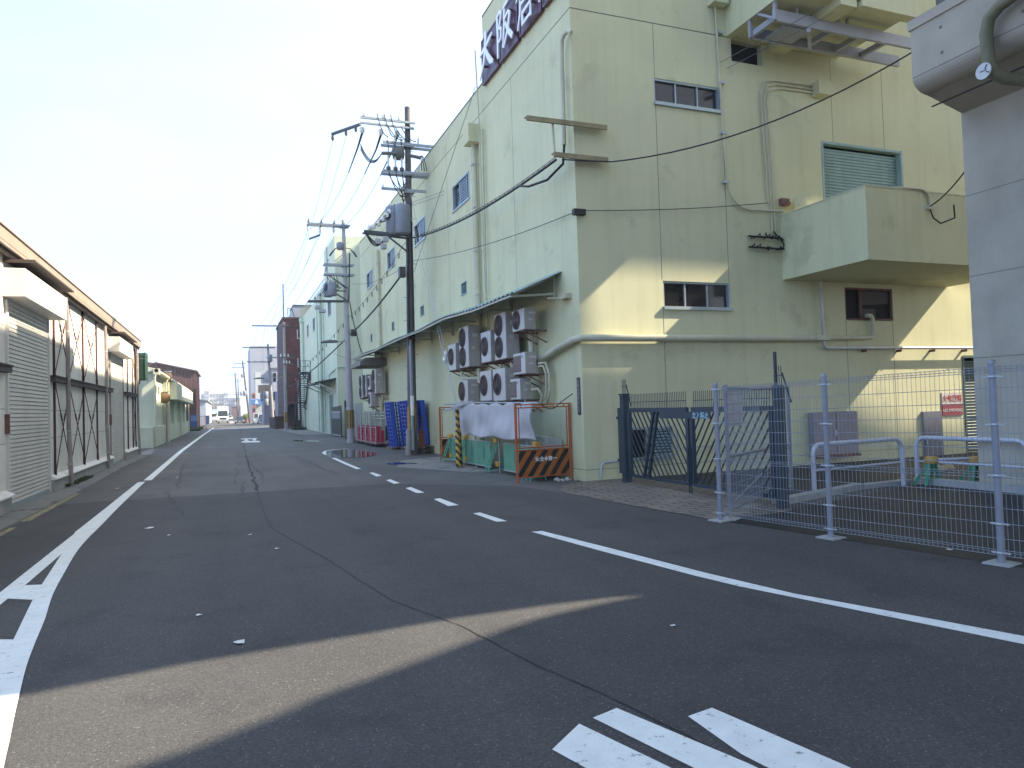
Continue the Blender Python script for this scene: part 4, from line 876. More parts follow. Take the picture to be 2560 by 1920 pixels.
far_pole(5.9, 108, 11.6, 'power pole with tanks before the grey house, beyond the brick building', [(11.0, -3.4, 0.9), (9.6, -0.3, 3.4), (9.0, -2.9, 0.3)], 0.24, tank=((-0.25, 9.6), (-0.9, 3.4), (-0.9, 4.4)), lean=-0.5)
far_pole(4.1, 156, 12.6, 'leaning brown power pole behind the dark car', [(12.0, -1.8, 0.6), (11.2, -2.2, 0.3)], 0.24, m=POLED, lean=-1.2, tank=((-0.9, 6.0),))
far_pole(2.5, 205, 13.0, 'thin distant power pole left of the leaning brown one', [(12.2, -2, 0.8), (7.0, -2.5, 2.0)], 0.24, m=POLED, lean=-0.6, tank=((1.2, 12), (0.9, 7.2)))
far_pole(3.5, 262, 14.0, 'thinnest distant power pole between the two brown ones', [(13.0, -2, 1.5), (9.0, -1.5, 2.5)], 0.26, lean=-0.2, tank=((0.8, 9),))

# ---------------------------------------------------------------- overhead lines
def line(name, label, pts, sag, r, m=BLACKRUB, group='overhead wires', n=14, kind=None):
    w = MB(); P = []
    for i in range(len(pts) - 1):
        a, b = Vector(pts[i]), Vector(pts[i + 1]); sg = sag[i] if isinstance(sag, list) else sag
        for k in range(n): tt = k / n; P.append(a.lerp(b, tt) - Vector((0, 0, sg * 4 * tt * (1 - tt))))
    P.append(Vector(pts[-1])); w.tube(P, r, 5)
    return w, (label, 'wire', group)
def wire(label, pts, sag, r, m=BLACKRUB, name='overhead_wire', extra=None):
    w, (lb, ct, gr) = line(name, label, pts, sag, r)
    if extra: extra(w)
    return solo(name, w, m, lb, ct, gr)
GREYW = mat('grey_wire', (0.16, 0.16, 0.17), 0.6)
for i, (xa, xb) in enumerate(((4.75, 4.33), (5.40, 5.03), (6.05, 5.73))):
    wire(['thin high wire between the first two poles, outermost from the wall', 'thin high wire between the first two poles, middle one of three', 'thin high wire between the first two poles, nearest the wall'][i], [(xa, PY1 + 1.6, 11.5), (xb, PY2 + 0.2, 12.0)], 0.5, 0.010, GREYW)
    wire(['thin high wire from the second pole to the far poles, outermost from the wall', 'thin high wire from the second pole to the far poles, middle one of three', 'thin high wire from the second pole to the far poles, nearest the wall'][i], [(xb, PY2 + 0.3, 11.9), (3.0 + 0.8 * i, 80, 11.0), (3.0 + i, 108, 11.1)], 0.9, 0.012, GREYW)
for i, (x, y) in enumerate(((4.12, PY1 + 1.38), (4.55, PY1 + 0.7))):
    wire(['faint slack wire hanging from the outer tip of the near pole arm', 'faint slack wire hanging from the middle of the near pole arm'][i], [(x, y, 12.7), (3.4 + 0.3 * i, PY2 + 10, 9.6), (3.2 + i, 80, 10.9)], 1.2, 0.008, GREYW)
# thick black service cable: corner arms -> near pole -> second pole -> far
def ties(w, a, b, sag, n, off=0.08, r=0.022):
    a, b = Vector(a), Vector(b)
    for k in range(1, n):
        t = k / n; p = a.lerp(b, t) - Vector((0, 0, sag * 4 * t * (1 - t))); w.tube([p, p + Z * off], r * 0.5, 4)
P1 = (6.93, PY1 - 0.2, 8.55)
a0, b0 = (7.12, 15.0, 7.42), P1
wire('thick black lashed cable from the corner arm down to the near dark pole', [a0, b0], 0.28, 0.034, extra=lambda w: (ties(w, a0, b0, 0.28, 40), w.tube([Vector(a0).lerp(Vector(b0), i / 14) - Vector((0, 0, 0.28 * 4 * (i / 14) * (1 - i / 14) - 0.07)) for i in range(15)], 0.010, 4)))
wire('thick black cable drooping from the riser pipe to the corner arm', [(7.54, 15.40, 7.95), (7.5, 15.42, 7.5), (7.2, 15.7, 7.17), (7.0, 16.4, 7.2), (6.98, 16.9, 7.36)], 0.0, 0.032)
wire('black cable sagging from the corner arm up to the concrete pier cap', [(7.25, 14.95, 7.42), (8.45, 14.8, 7.43), (13.2, 10.5, 8.8)], [0.0, 0.42], 0.018)
wire('short black drop cable from the pier face to the balcony conduit', [(15.65, 12.34, 6.24), (13.05, 9.3, 6.2)], [0.10], 0.016)
wire('black cable loop under the balcony conduit', [(15.62, 12.34, 6.2), (15.68, 12.3, 5.95), (15.85, 12.25, 5.82), (16.0, 12.0, 5.9), (15.85, 11.9, 6.17)], 0.0, 0.018)
for i in range(2):
    wire(['upper thin grey wire crossing the corner wall towards the gangway', 'lower thin grey wire crossing the corner wall towards the gangway'][i], [(6.9, PY1 - 0.15, 9.95 - 0.12 * i), (12.9 + 0.3 * i, 12.6, 10.75 - 0.1 * i)], 0.32, 0.008, GREYW)
wire('thin wire clamped at the wall corner, running from the pole to the conduits', [(6.7, PY2, 9.0), (6.92, PY1 - 0.1, 7.66), (7.62, 15.2, 6.28), (7.72, 15.05, 6.30), (13.2, 15.05, 6.88)], [0.3, 0.18, 0, 0.06], 0.010, extra=lambda w: (w.box(7.55, 7.85, 15.0, 15.14, 6.2, 6.33)))
B1, B2, B3 = (6.45, PY1 - 0.2, 7.1), (6.58, PY2 - 0.15, 6.2), (5.7, 80, 4.6)
wire('thick dark telephone cable from the near pole box through the second pole', [B1, B2, (5.9, 62, 4.75), B3], [0.15, 0.1, 0.25], 0.042)
def coils(w, a, b, sag, n):
    a, b = Vector(a), Vector(b)
    for k in range(1, n):
        t = k / n; p = a.lerp(b, t) - Vector((0, 0, sag * 4 * t * (1 - t)))
        w.tube([p + Vector((0.0, 0.12 * math.cos(q * 0.9), -0.12 + 0.12 * math.sin(q * 0.9))) for q in range(8)], 0.012, 4)
C1, C2, C3 = (6.6, PY1 - 0.2, 8.35), (6.4, PY2 - 0.2, 7.05), (5.75, 80, 4.9)
wire('thin messenger wire with ring hangers from the near pole past the second pole', [C1, C2, C3], 0.25, 0.010, extra=lambda w: (coils(w, C1, C2, 0.25, 12), coils(w, C2, C3, 0.25, 22)))
wire('dark service cable dropping from the second pole to the wall bracket', [(6.5, PY2 - 0.2, 7.9), (7.3, 44.2, 6.6), (7.66, 44.4, 5.3)], 0.2, 0.03)
wire('thin stay wire from the second pole down to the next wall', [(6.5, 48.5, 5.6), (7.6, 44.6, 4.8)], 0.05, 0.012)
for i, (z, q) in enumerate(((8.15, 0.0), (9.1, 0.12))):
    gx, gy = 6.42 + q, 21.1 + 0.25 * i
    top = Vector((6.88, PY1 - 0.15, z + 1.2)); bot = Vector((gx + 0.02, gy + 0.05, 1.75)); mid = bot.lerp(top, 0.21)
    t = thing('guy_wire', ['guy wire with glass ball running from the near pole to a striped guard', 'second guy wire with glass ball, right of the first'][i], 'guy wire', (gx, gy, 0), 'guy wires of the near pole')
    w = MB(); w.tube([bot, top], 0.011, 5); w.build('wire', GALV, parent=t)
    w = MB(); w.lathe([(0.02, -0.12), (0.06, -0.06), (0.075, 0), (0.06, 0.06), (0.02, 0.12)], mid, 10); w.build('insulator', PORCELAIN, parent=t)
    STRG = bpy.data.materials.get('black_yellow_spiral') or stripes('black_yellow_spiral', (0.55, 0.33, 0.03), (0.02, 0.02, 0.02), 0.22, (1.4, 0.3, 1.0), 0.5)
    w = MB(); foot = Vector((gx, gy - 0.1, 0.03)); k = foot.lerp(bot, 0.62)
    w.tube([foot, foot.lerp(bot, 0.06), k, k.lerp(bot, 0.05), bot], [0.085, 0.08, 0.075, 0.045, 0.04], 10); w.build('striped_guard', STRG, parent=t)
# whip guy from the roof mast
wire('thin stay wire from the roof mast down to the near pole', [(7.45, 21.4, 11.9), (6.93, PY1 - 0.15, 7.2)], 0.0, 0.010, GREYW)
for i, (z0, x1, z1) in enumerate(((4.9, -2.5, 9.6), (4.7, 0.5, 9.4))):
    wire(['faint wire leaving the far end of the left warehouse eaves', 'second faint wire leaving the far end of the left warehouse eaves'][i], [(-4.0, 39.9, z0), (x1 + 4, 75, z1 - 2.6)], 0.3, 0.006, GREYW)
# ---------------------------------------------------------------- construction barriers by the wall
ORANGE = mat('orange_enamel', (0.42, 0.105, 0.03), 0.55, var=0.2, vs=6, spots=(0.16, 0.07, 0.04), spot_t=0.66)
OBSTRIPE = stripes('orange_black_hazard', (0.36, 0.115, 0.018), (0.014, 0.014, 0.015), 0.30, (1.0, 0.2, -0.75), 0.5)
WIRE = mat('thin_fence_wire', (0.22, 0.24, 0.26), 0.5, metal=0.3)
def hazard_gate(label, xa, ya, xb, yb, h=1.84, lettering=True):
    t = thing('hazard_barrier', label, 'barrier', (xa, ya, 0), 'orange hazard barriers')
    a, b = Vector((xa, ya, 0)), Vector((xb, yb, 0)); U = (b - a).normalized(); Wd = (b - a).length; N = U.cross(Z)
    for q in (0, Wd):
        w = MB(); w.tube([a + U * q, a + U * q + Z * h], 0.035, 8); w.build('post', ORANGE, parent=t)
    w = MB()
    for z in (h - 0.02, h - 0.09, 0.82, 0.76, 0.14): w.tube([a + U * 0.03 + Z * z, b - U * 0.03 + Z * z], 0.016, 6)
    for k in range(5): w.bar(a + U * (0.15 + k * (Wd - 0.3) / 4) + Z * (h - 0.09), a + U * (0.15 + k * (Wd - 0.3) / 4) + Z * (h - 0.02), 0.02)
    for q in (0.08, Wd - 0.08): w.tube([a + U * q + Z * 0.8, a + U * q + Z * (h - 0.08)], 0.014, 6)
    w.build('rail', ORANGE, parent=t)
    w = MB(); w.lbox(a, U, Z, N, 0.05, Wd - 0.05, 0.15, 0.75, -0.008, 0.008); w.build('stripe_panel', OBSTRIPE, parent=t)
    w = MB(); st = 0.085; z0, z1 = 0.83, h - 0.1; hh = z1 - z0; k = -hh
    while k < Wd:
        for s in (1, -1):
            u0, u1 = (k, k + hh); p0, p1 = (z0, z1) if s > 0 else (z1, z0); c0, c1 = max(u0, 0.06), min(u1, Wd - 0.06)
            if c1 - c0 > 0.02:
                f = lambda u: p0 + (p1 - p0) * (u - u0) / hh
                w.tube([a + U * c0 + Z * f(c0), a + U * c1 + Z * f(c1)], 0.0022, 3, caps=False)
        k += st
    w.build('mesh', WIRE, parent=t)
    if lettering:
        lw = mat('white_lettering', (0.75, 0.75, 0.75), 0.6)
        o = a + U * (Wd * 0.52) + Z * 0.50 + N * 0.0
        text('安全', 0.12, o + U * -0.16 + N * 0.012, U, Z, 0.004, lw, 'lettering', t, bold=0.003)
        text('第一', 0.12, o + U * 0.19 + N * 0.012, U, Z, 0.004, lw, 'lettering', t, bold=0.003)
        w = MB(); c = o + U * 0.015 + Z * 0.045 + N * 0.012; w.lbox(c, U, Z, N, -0.045, 0.045, -0.016, 0.016, 0, 0.004); w.lbox(c, U, Z, N, -0.016, 0.016, 0.016, 0.045, 0, 0.004); w.lbox(c, U, Z, N, -0.016, 0.016, -0.045, -0.016, 0, 0.004); w.build('cross_mark', lw, parent=t)
    return t
hazard_gate('orange barrier with black diagonal stripes and white safety lettering by the corner', 6.17, 15.62, 7.62, 15.78)
hazard_gate('second orange barrier seen edge-on, at the far end of the green panels', 6.6, 23.6, 7.6, 23.75, lettering=False)
GREENP = mat('green_hoarding_panel', (0.10, 0.30, 0.20), 0.5, var=0.12, vs=4, spots=(0.06, 0.2, 0.14), spot_t=0.64)
TREEP = mat('printed_tree_green', (0.045, 0.17, 0.16), 0.6)
GREENF = mat('green_steel_leg', (0.10, 0.34, 0.24), 0.5, var=0.15)
def tree_print(w, x, y, z, s):
    pts = [(0.0, 0.34), (0.05, 0.24), (0.035, 0.23), (0.085, 0.12), (0.06, 0.11), (0.10, -0.02), (0.07, -0.04), (0.10, -0.14), (0.05, -0.18), (0.015, -0.19), (0.015, -0.27), (0.06, -0.29)]
    full = pts + [(-p[0], p[1]) for p in reversed(pts[1:])]
    w.prism([(x, y + p[0] * s, z + p[1] * s) for p in full], (-0.003, 0, 0))
for (ya, yb, lb, n) in ((21.62, 23.45, 'green hoarding panel nearest the striped guard', 1), (19.3, 21.52, 'green hoarding panel with two printed trees in the middle', 2), (16.0, 18.25, 'green hoarding panel with printed tree behind the orange barrier', 1)):
    t = thing('hoarding_panel', lb, 'barrier', (6.85, (ya + yb) / 2, 0), 'green hoarding panels with printed trees')
    w = MB(); w.box(6.835, 6.855, ya, yb, 0.12, 0.80); w.build('panel', GREENP, parent=t)
    w = MB(); w.box(6.825, 6.86, ya, yb, 0.80, 0.83); w.box(6.825, 6.86, ya, yb, 0.09, 0.12); w.build('frame', GALV, parent=t)
    for k in range(n):
        w = MB(); yy = ya + (yb - ya) * ((k + 0.5) / n if n > 1 else 0.62); tree_print(w, 6.833, yy, 0.47, 0.85); w.build('tree_print', TREEP, parent=t)
def a_stand(label, y, ytop, zt=0.86, x0=6.55, x1=6.82):
    t = thing('barricade_stand', label, 'barricade stand', (x0, y, 0), 'green stands holding the hoarding panels')
    w = MB()
    for s in (-0.08, 0.08): w.bar((x0, y + s * 1.6, 0.0), (x1, ytop + s, zt - 0.06), 0.035)
    for k in range(5): q = 0.15 + 0.15 * k; w.bar((x0 + (x1 - x0) * q, y + (ytop - y) * q - 0.11, zt * q), (x0 + (x1 - x0) * q, y + (ytop - y) * q + 0.11, zt * q), 0.02)
    w.bar((x0 + 0.02, y, 0.05), (7.05, ytop, 0.1), 0.03); w.bar((7.05, ytop, 0.0), (x1, ytop, zt - 0.06), 0.035)
    w.build('leg', GREENF, parent=t)
    w = MB(); w.box(x1 - 0.06, x1 + 0.07, ytop - 0.12, ytop + 0.12, zt - 0.05, zt + 0.07); w.box(x1 - 0.03, x1 + 0.05, ytop - 0.08, ytop + 0.08, 0.16, 0.30); w.build('clamp', YELLOW, parent=t, bevel=0.02)
a_stand('green barricade stand with yellow clamp before the trees panel', 18.9, 18.75)
a_stand('green barricade stand with yellow clamp by the striped wire guard', 21.7, 21.55)
a_stand('green leaning stand at the far end by the edge-on orange barrier', 23.3, 23.2)
a_stand('green barricade stand half hidden behind the striped barrier', 16.1, 16.0, x0=6.65)
# white tarpaulin with folds
w = MB(); ny, nz_ = 90, 24; vs = []
for j in range(nz_ + 1):
    for i in range(ny + 1):
        u, v = i / ny, j / nz_
        y = 15.85 + 6.7 * u; z = 0.96 + (0.90 + 0.05 * u) * v
        z += 0.03 * math.sin(u * 19) * (1 - v) - 0.02 * abs(math.sin(u * 14)) * v - (0.03 * math.cos(u * 40) if v > 0.99 else 0)
        if u < 0.07: y += 0.22 * math.sin(math.pi * v) * (1 - u / 0.07)
        f = 0.012 * math.sin(u * 34 + 3 * v) + 0.022 * math.sin(u * 15 - 5 * v + 1) + 0.008 * math.sin(u * 63 + 6 * v) + 0.02 * math.sin(v * 7 + u * 9)
        vs.append((6.74 + f * (0.4 + 0.8 * (1 - v)) - 0.08 * (1 - v) * math.sin(u * 5), y, z))
w.add(vs, [(j * (ny + 1) + i, j * (ny + 1) + i + 1, (j + 1) * (ny + 1) + i + 1, (j + 1) * (ny + 1) + i) for j in range(nz_) for i in range(ny)], True)
TARP = mat('soiled_white_tarpaulin', (0.46, 0.45, 0.47), 0.75, var=0.1, vs=1.5, spots=(0.33, 0.31, 0.30), spot_t=0.66, spot_s=3)
so = solo('tarpaulin', w, TARP, 'crumpled dirty white sheet hung in front of the low air conditioners', 'sheet')
md = so.modifiers.new('thickness', 'SOLIDIFY'); md.thickness = 0.006
w = MB(); w.tube([(6.78, 23.6, 1.93), (6.8, 19.5, 1.92), (6.78, 15.7, 1.85)], 0.022, 8)
for y in (22.6, 20.6, 18.6, 16.6): w.tube([(6.85, y, 0.0), (6.82, y, 1.95)], 0.02, 6); w.tube([(6.82, y, 1.75), (7.6, y, 1.75)], 0.018, 6)
w.bar((6.5, 22.6, 1.72), (6.85, 20.7, 1.98), 0.06)
solo('tube_scaffold', w, GREYMETAL, 'grey tube frame carrying the white sheet', 'tube frame')
w = MB(); w.prism([(7.15, 16.2, 0.55), (7.15, 16.2, 1.05), (7.62, 16.2, 0.95), (7.62, 16.2, 0.55)], (0, 2.2, 0)); solo('utility_sink', w, mat('old_white_enamel', (0.42, 0.46, 0.42), 0.4), 'old whitish basin against the wall behind the orange barrier', 'basin', bevel=0.03)
wire('thin rope slung from the wall to the top of the orange barrier', [(7.62, 15.55, 2.05), (7.3, 15.66, 1.82), (6.85, 15.66, 1.83)], [0.0, 0.12], 0.012, name='rope')
w = MB(); rnd = random.Random(11)
for k in range(9):
    x, y, r = 7.15 + rnd.uniform(0, .5), 15.35 + rnd.uniform(0, .3), rnd.uniform(.035, .075)
    w.lathe([(r * .5, 0), (r, r * .5), (r * .7, r), (r * .2, r * 1.2)], (x, y, 0), 7)
o = solo('rubble', w, mat('pale_stone', (0.36, 0.35, 0.33), 0.9), 'small pale stones heaped at the wall foot', 'rubble'); o['kind'] = 'stuff'

# ---------------------------------------------------------------- pallets, crates and rack by the wall
BLUE = mat('blue_pallet_plastic', (0.022, 0.075, 0.42), 0.45, var=0.12, vs=5)
WOOD = mat('weathered_pallet_wood', (0.16, 0.13, 0.10), 0.85, var=0.3, vs=5)
def blue_pallet(t_name, loc, label, grp):
    x, y, z = loc; a, b, h = 0.80, 1.1, 0.165
    w = MB(); w.box(0, a, 0, b, h - 0.022, h); w.box(0, a, 0, b, 0, 0.02)
    for yy, bw_ in ((0, 0.09), (b / 2 - 0.06, 0.12), (b - 0.09, 0.09)):
        for xx, cw in ((0, 0.16), (a / 2 - 0.03, 0.06), (a - 0.2, 0.2)): w.box(xx, xx + cw, yy, yy + bw_, 0.02, h - 0.022)
    return w
PG = 'blue plastic pallets in the stack behind the pole'
pw = blue_pallet('', (0, 0, 0), '', PG)
pal0 = pw.build('plastic_pallet', BLUE, origin=(0, 0, 0))
tag(pal0, 'blue plastic pallet in the tall leaning stack, left of the near pole', 'pallet', PG)
ORD = 'first second third fourth fifth sixth seventh eighth ninth tenth eleventh twelfth'.split()
for k in range(12):
    o = pal0 if k == 0 else copy_tree(pal0)
    o['label'] = 'blue plastic pallet, %s from the ground in the leaning stack left of the dark pole' % ORD[k]
    o.location = (6.86 - 0.012 * k, 32.2 + 0.012 * k, 0.14 + 0.168 * k)
PG2 = 'blue plastic pallets in the stack right of the pole'
for k in range(11):
    o = copy_tree(pal0); o['group'] = PG2; o['label'] = 'blue plastic pallet, %s from the ground in the stack right of the dark pole' % ORD[k]
    o.location = (6.84 - 0.018 * k + 0.02, 29.0, 0.33 + 0.166 * k)
def wood_pallet(loc, label):
    x, y, z = loc; w = MB()
    for k in range(6): w.box(0, 0.95, 0.0 + k * 0.2, 0.12 + k * 0.2, 0.115, 0.14)
    for k in range(3): w.box(0.0 + k * 0.43, 0.09 + k * 0.43, 0.0, 1.12, 0.02, 0.115)
    for k in range(3): w.box(0, 0.95, k * 0.5, 0.12 + k * 0.5, 0, 0.02)
    o = w.build('wooden_pallet', WOOD, origin=(0, 0, 0)); o.location = loc
    return tag(o, label, 'pallet', 'wooden pallets under the blue stacks')
wood_pallet((6.74, 28.45, 0.0), 'lower wooden pallet under the blue stack right of the pole')
wood_pallet((6.72, 28.4, 0.165), 'upper wooden pallet under the blue stack right of the pole')
wood_pallet((6.74, 32.15, 0.0), 'wooden pallet under the leaning blue stack')
# push broom / orange scoop leaning on the stack
w = MB(); w.bar((7.02, 28.2, 0.32), (7.22, 28.3, 1.55), 0.03); w.prism([(6.95, 28.15, 0.32), (7.25, 28.18, 0.32), (7.2, 28.2, 0.95), (7.0, 28.2, 0.95)], (0, -0.05, 0)); solo('shovel', w, mat('rust_red_plastic', (0.16, 0.045, 0.025), 0.6, var=0.2), 'rust red broad shovel leaning against the blue pallets behind the pole', 'shovel')
# tall wheeled roll cages in a row
CAGE = mat('cage_tube_steel', (0.34, 0.36, 0.37), 0.5, metal=0.2, var=0.2, vs=6)
t = thing('roll_cage', 'tall steel roll cage with red crates inside, end of the row nearest the blue pallets', 'roll cage', (6.65, 35.3, 0), 'steel roll cages along the wall')
def cage(t, m):
    x, y, _ = ORG[t.name]; w = MB()
    for (dx, dy) in ((0, 0), (0.85, 0), (0, 1.25), (0.85, 1.25)): w.tube([(x + dx, y + dy, 0.12), (x + dx, y + dy, 1.75)], 0.028, 6)
    w.build('post', m, parent=t)
    w = MB()
    for z in (1.73, 0.95, 0.2):
        w.bar((x, y, z), (x, y + 1.25, z), 0.03); w.bar((x + 0.85, y, z), (x + 0.85, y + 1.25, z), 0.03)
        if z != 0.95: w.bar((x, y, z), (x + 0.85, y, z), 0.03)
    for k in range(1, 5):
        w.bar((x + 0.85, y + k * 0.25, 0.2), (x + 0.85, y + k * 0.25, 1.73), 0.014)
    for k in range(1, 4): w.bar((x + k * 0.21, y, 0.2), (x + k * 0.21, y, 1.73), 0.014)
    w.build('rail', m, parent=t)
    w = MB(); w.box(x - 0.03, x + 0.88, y - 0.03, y + 1.28, 0.14, 0.19); w.build('deck', RUST, parent=t)
    for (dx, dy) in ((0.08, 0.08), (0.77, 0.08), (0.08, 1.17), (0.77, 1.17)):
        w = MB(); w.lathe([(0.03, -0.02), (0.065, -0.02), (0.065, 0.02), (0.03, 0.02)], (x + dx, y + dy, 0.065), 10, 'x'); w.box(x + dx - 0.03, x + dx + 0.03, y + dy - 0.02, y + dy + 0.02, 0.09, 0.14); w.build('caster', BLACKRUB, parent=t)
cage(t, CAGE)
cl = ['steel roll cage with red crates, second from the blue pallets', 'steel roll cage with red crates, third from the blue pallets', 'steel roll cage with red crates, fourth from the blue pallets', 'empty steel roll cage right behind the pale pole']
for k in range(4): copy_thing(t, (6.65, 36.75 + 1.43 * k, 0), cl[k])
RED = mat('red_crate_plastic', (0.40, 0.022, 0.05), 0.45, var=0.12)
def crate():
    w = MB(); a, b, h = 0.36, 0.52, 0.2
    w.box(0, a, 0, b, 0, 0.02); w.box(0, 0.015, 0, b, 0.02, 0.07); w.box(a - 0.015, a, 0, b, 0.02, h); w.box(0.0155, a - 0.0155, 0, 0.015, 0.02, h); w.box(0.0155, a - 0.0155, b - 0.015, b, 0.02, h)
    w.box(0, 0.015, 0, b, 0.12, h)
    for k in range(6): w.box(0, 0.015, k * (b - 0.03) / 5, k * (b - 0.03) / 5 + 0.03, 0.07, 0.12)
    w.box(-0.012, 0, 0, b, h - 0.025, h)
    return w
cr0 = crate().build('plastic_crate', RED, origin=(0, 0, 0)); first = True
cagename = ['nearest the blue pallets', 'second from the blue pallets', 'third from the blue pallets', 'fourth from the blue pallets']
lay = ['bottom', 'second', 'third', 'top']
for c in range(4):
    for j in range(2):
        for i in range(1):
            for k in range(4):
                if k == 3 and c == 0 and j == 0: continue
                o = cr0 if first else copy_tree(cr0); first = False
                o.location = (6.70 + i * 0.39, 35.38 + 1.43 * c + j * 0.6 + (random.uniform(-0.02, 0.02)), 0.195 + 0.202 * k)
                tag(o, 'red plastic crate, %s layer, %s half of the roll cage %s' % (lay[k], ('nearer', 'farther')[j], cagename[c]), 'crate', 'red crates in the roll cages')
w = MB(); w.prism([(7.0, 34.2, 0.12), (7.5, 34.2, 0.12), (7.5, 34.2, 0.34), (7.1, 34.2, 0.38), (6.95, 34.2, 0.26)], (0, 0.8, 0)); solo('tied_sack', w, mat('grey_brown_canvas', (0.13, 0.12, 0.11), 0.9), 'grey brown sack lying between roll cages and blue pallets', 'sack', bevel=0.06)
w = MB(); w.box(7.0, 7.35, 34.6, 34.7, 0.0, 1.05); w.box(7.0, 7.35, 34.72, 34.8, 0.0, 1.0); solo('folded_panel', w, mat('black_plastic_board', (0.02, 0.022, 0.025), 0.6), 'black folded boards standing at the end of the roll cages', 'board')

# ---------------------------------------------------------------- dark blue steel yard gate
GATE = mat('blue_grey_gate_paint', (0.026, 0.042, 0.060), 0.5, var=0.15, vs=4)
GX = 8.33
gt = thing('yard_gate', 'dark blue steel double gate with slanted bars and spiked top', 'gate', (GX, 12, 0))
w = MB(); w.box(GX - 0.08, GX + 0.08, 14.3, 14.46, 0, 1.97); w.build('post', GATE, parent=gt, bevel=0.01); w = MB(); w.box(GX - 0.1, GX + 0.1, 14.28, 14.48, 1.97, 2.0); w.build('post_cap', GATE, parent=gt, bevel=0.01)
w = MB(); w.box(GX - 0.07, GX + 0.07, 9.37, 9.52, 0, 2.0); w.build('post', GATE, parent=gt, bevel=0.01); w = MB(); w.box(GX - 0.02, GX + 0.02, 9.47, 9.51, 2.0, 2.55); w.build('mast', GATE, parent=gt)
w = MB(); w.box(GX - 0.04, GX + 0.04, 14.52, 14.64, 0.2, 1.68); w.box(GX + 0.0, GX + 0.06, 14.64, 14.78, 1.42, 1.48); w.box(GX + 0.0, GX + 0.06, 14.64, 14.78, 0.45, 0.51); w.build('wing_strip', GATE, parent=gt)
def leaf(ya, yb, sgn, nb):
    w = MB(); w.box(GX - 0.03, GX + 0.03, min(ya, yb), max(ya, yb), 1.58, 1.67); w.box(GX - 0.03, GX + 0.03, min(ya, yb), max(ya, yb), 0.15, 0.21)
    for y in (ya, yb): w.box(GX - 0.035, GX + 0.035, y - 0.045, y + 0.045, 0.21, 1.58)
    lo, hi = min(ya, yb) + 0.05, max(ya, yb) - 0.05
    fr = w.build('leaf_frame', GATE, parent=gt)
    w = MB(); run = 1.0; k = lo - run
    pitch = (hi - lo + run) / nb
    for i in range(nb):
        c0 = lo - run + pitch * (i + 0.5); pts = []
        for zz in (0.21, 1.58):
            q = (zz - 0.21) / 1.37; pts.append((c0 + run * (q if sgn > 0 else 1 - q), zz))
        (y0, z0), (y1, z1) = pts
        def clip(y0, z0, y1, z1):
            if y0 > y1: y0, z0, y1, z1 = y1, z1, y0, z0
            if y1 < lo or y0 > hi: return None
            s = (z1 - z0) / (y1 - y0)
            if y0 < lo: z0 += s * (lo - y0); y0 = lo
            if y1 > hi: z1 -= s * (y1 - hi); y1 = hi
            return (y0, z0, y1, z1)
        r = clip(y0, z0, y1, z1)
        if r and abs(r[2] - r[0]) > 0.03: w.bar((GX, r[0], r[1]), (GX, r[2], r[3]), 0.022)
    w.build('slanted_bars', GATE, parent=fr)
    w = MB(); y = lo
    while y < hi:
        w.bar((GX, y, 1.67), (GX + (0.02 if sgn < 0 else 0), y, 1.98), 0.009); y += 0.062
    w.bar((GX, lo, 1.80), (GX, hi, 1.80), 0.014)
    w.build('spikes', GATE, parent=fr)
leaf(14.18, 11.97, 1, 18); leaf(11.83, 9.62, -1, 17)
w = MB(); w.bar((GX - 0.02, 13.6, 0.2), (GX - 0.02, 13.15, 1.6), 0.055); w.bar((GX - 0.02, 13.42, 0.2), (GX - 0.02, 13.0, 1.6), 0.055); w.build('brace', GATE, parent=gt)
w = MB(); w.box(GX - 0.05, GX - 0.03, 11.2, 12.9, 1.45, 1.58); wp_ = w.build('name_board', GATE, parent=gt)
lb = mat('pale_blue_letter', (0.30, 0.48, 0.56), 0.5)
text('立入禁止', 0.13, Vector((GX - 0.052, 11.5, 1.465)), -Y, Z, 0.003, lb, 'lettering', gt, bold=0.004)
w = MB(); w.bar((GX - 0.05, 11.93, 0.0), (GX - 0.05, 11.93, 0.9), 0.022); w.bar((GX - 0.05, 11.86, 0.0), (GX - 0.05, 11.86, 0.9), 0.022); w.build('drop_bolt', GATE, parent=gt)
w = MB()
for y0 in (14.38, 9.44):
    for k in range(4): w.bar((GX, y0 - 0.08 + k * 0.05, 2.0), (GX, y0 - 0.08 + k * 0.05, 2.32), 0.009)
    w.bar((GX, y0 - 0.1, 2.16), (GX, y0 + 0.1, 2.16), 0.012); w.bar((GX, y0 - 0.1, 2.2), (GX, y0 - 0.28, 1.72), 0.02)
w.build('spikes', GATE, parent=gt)

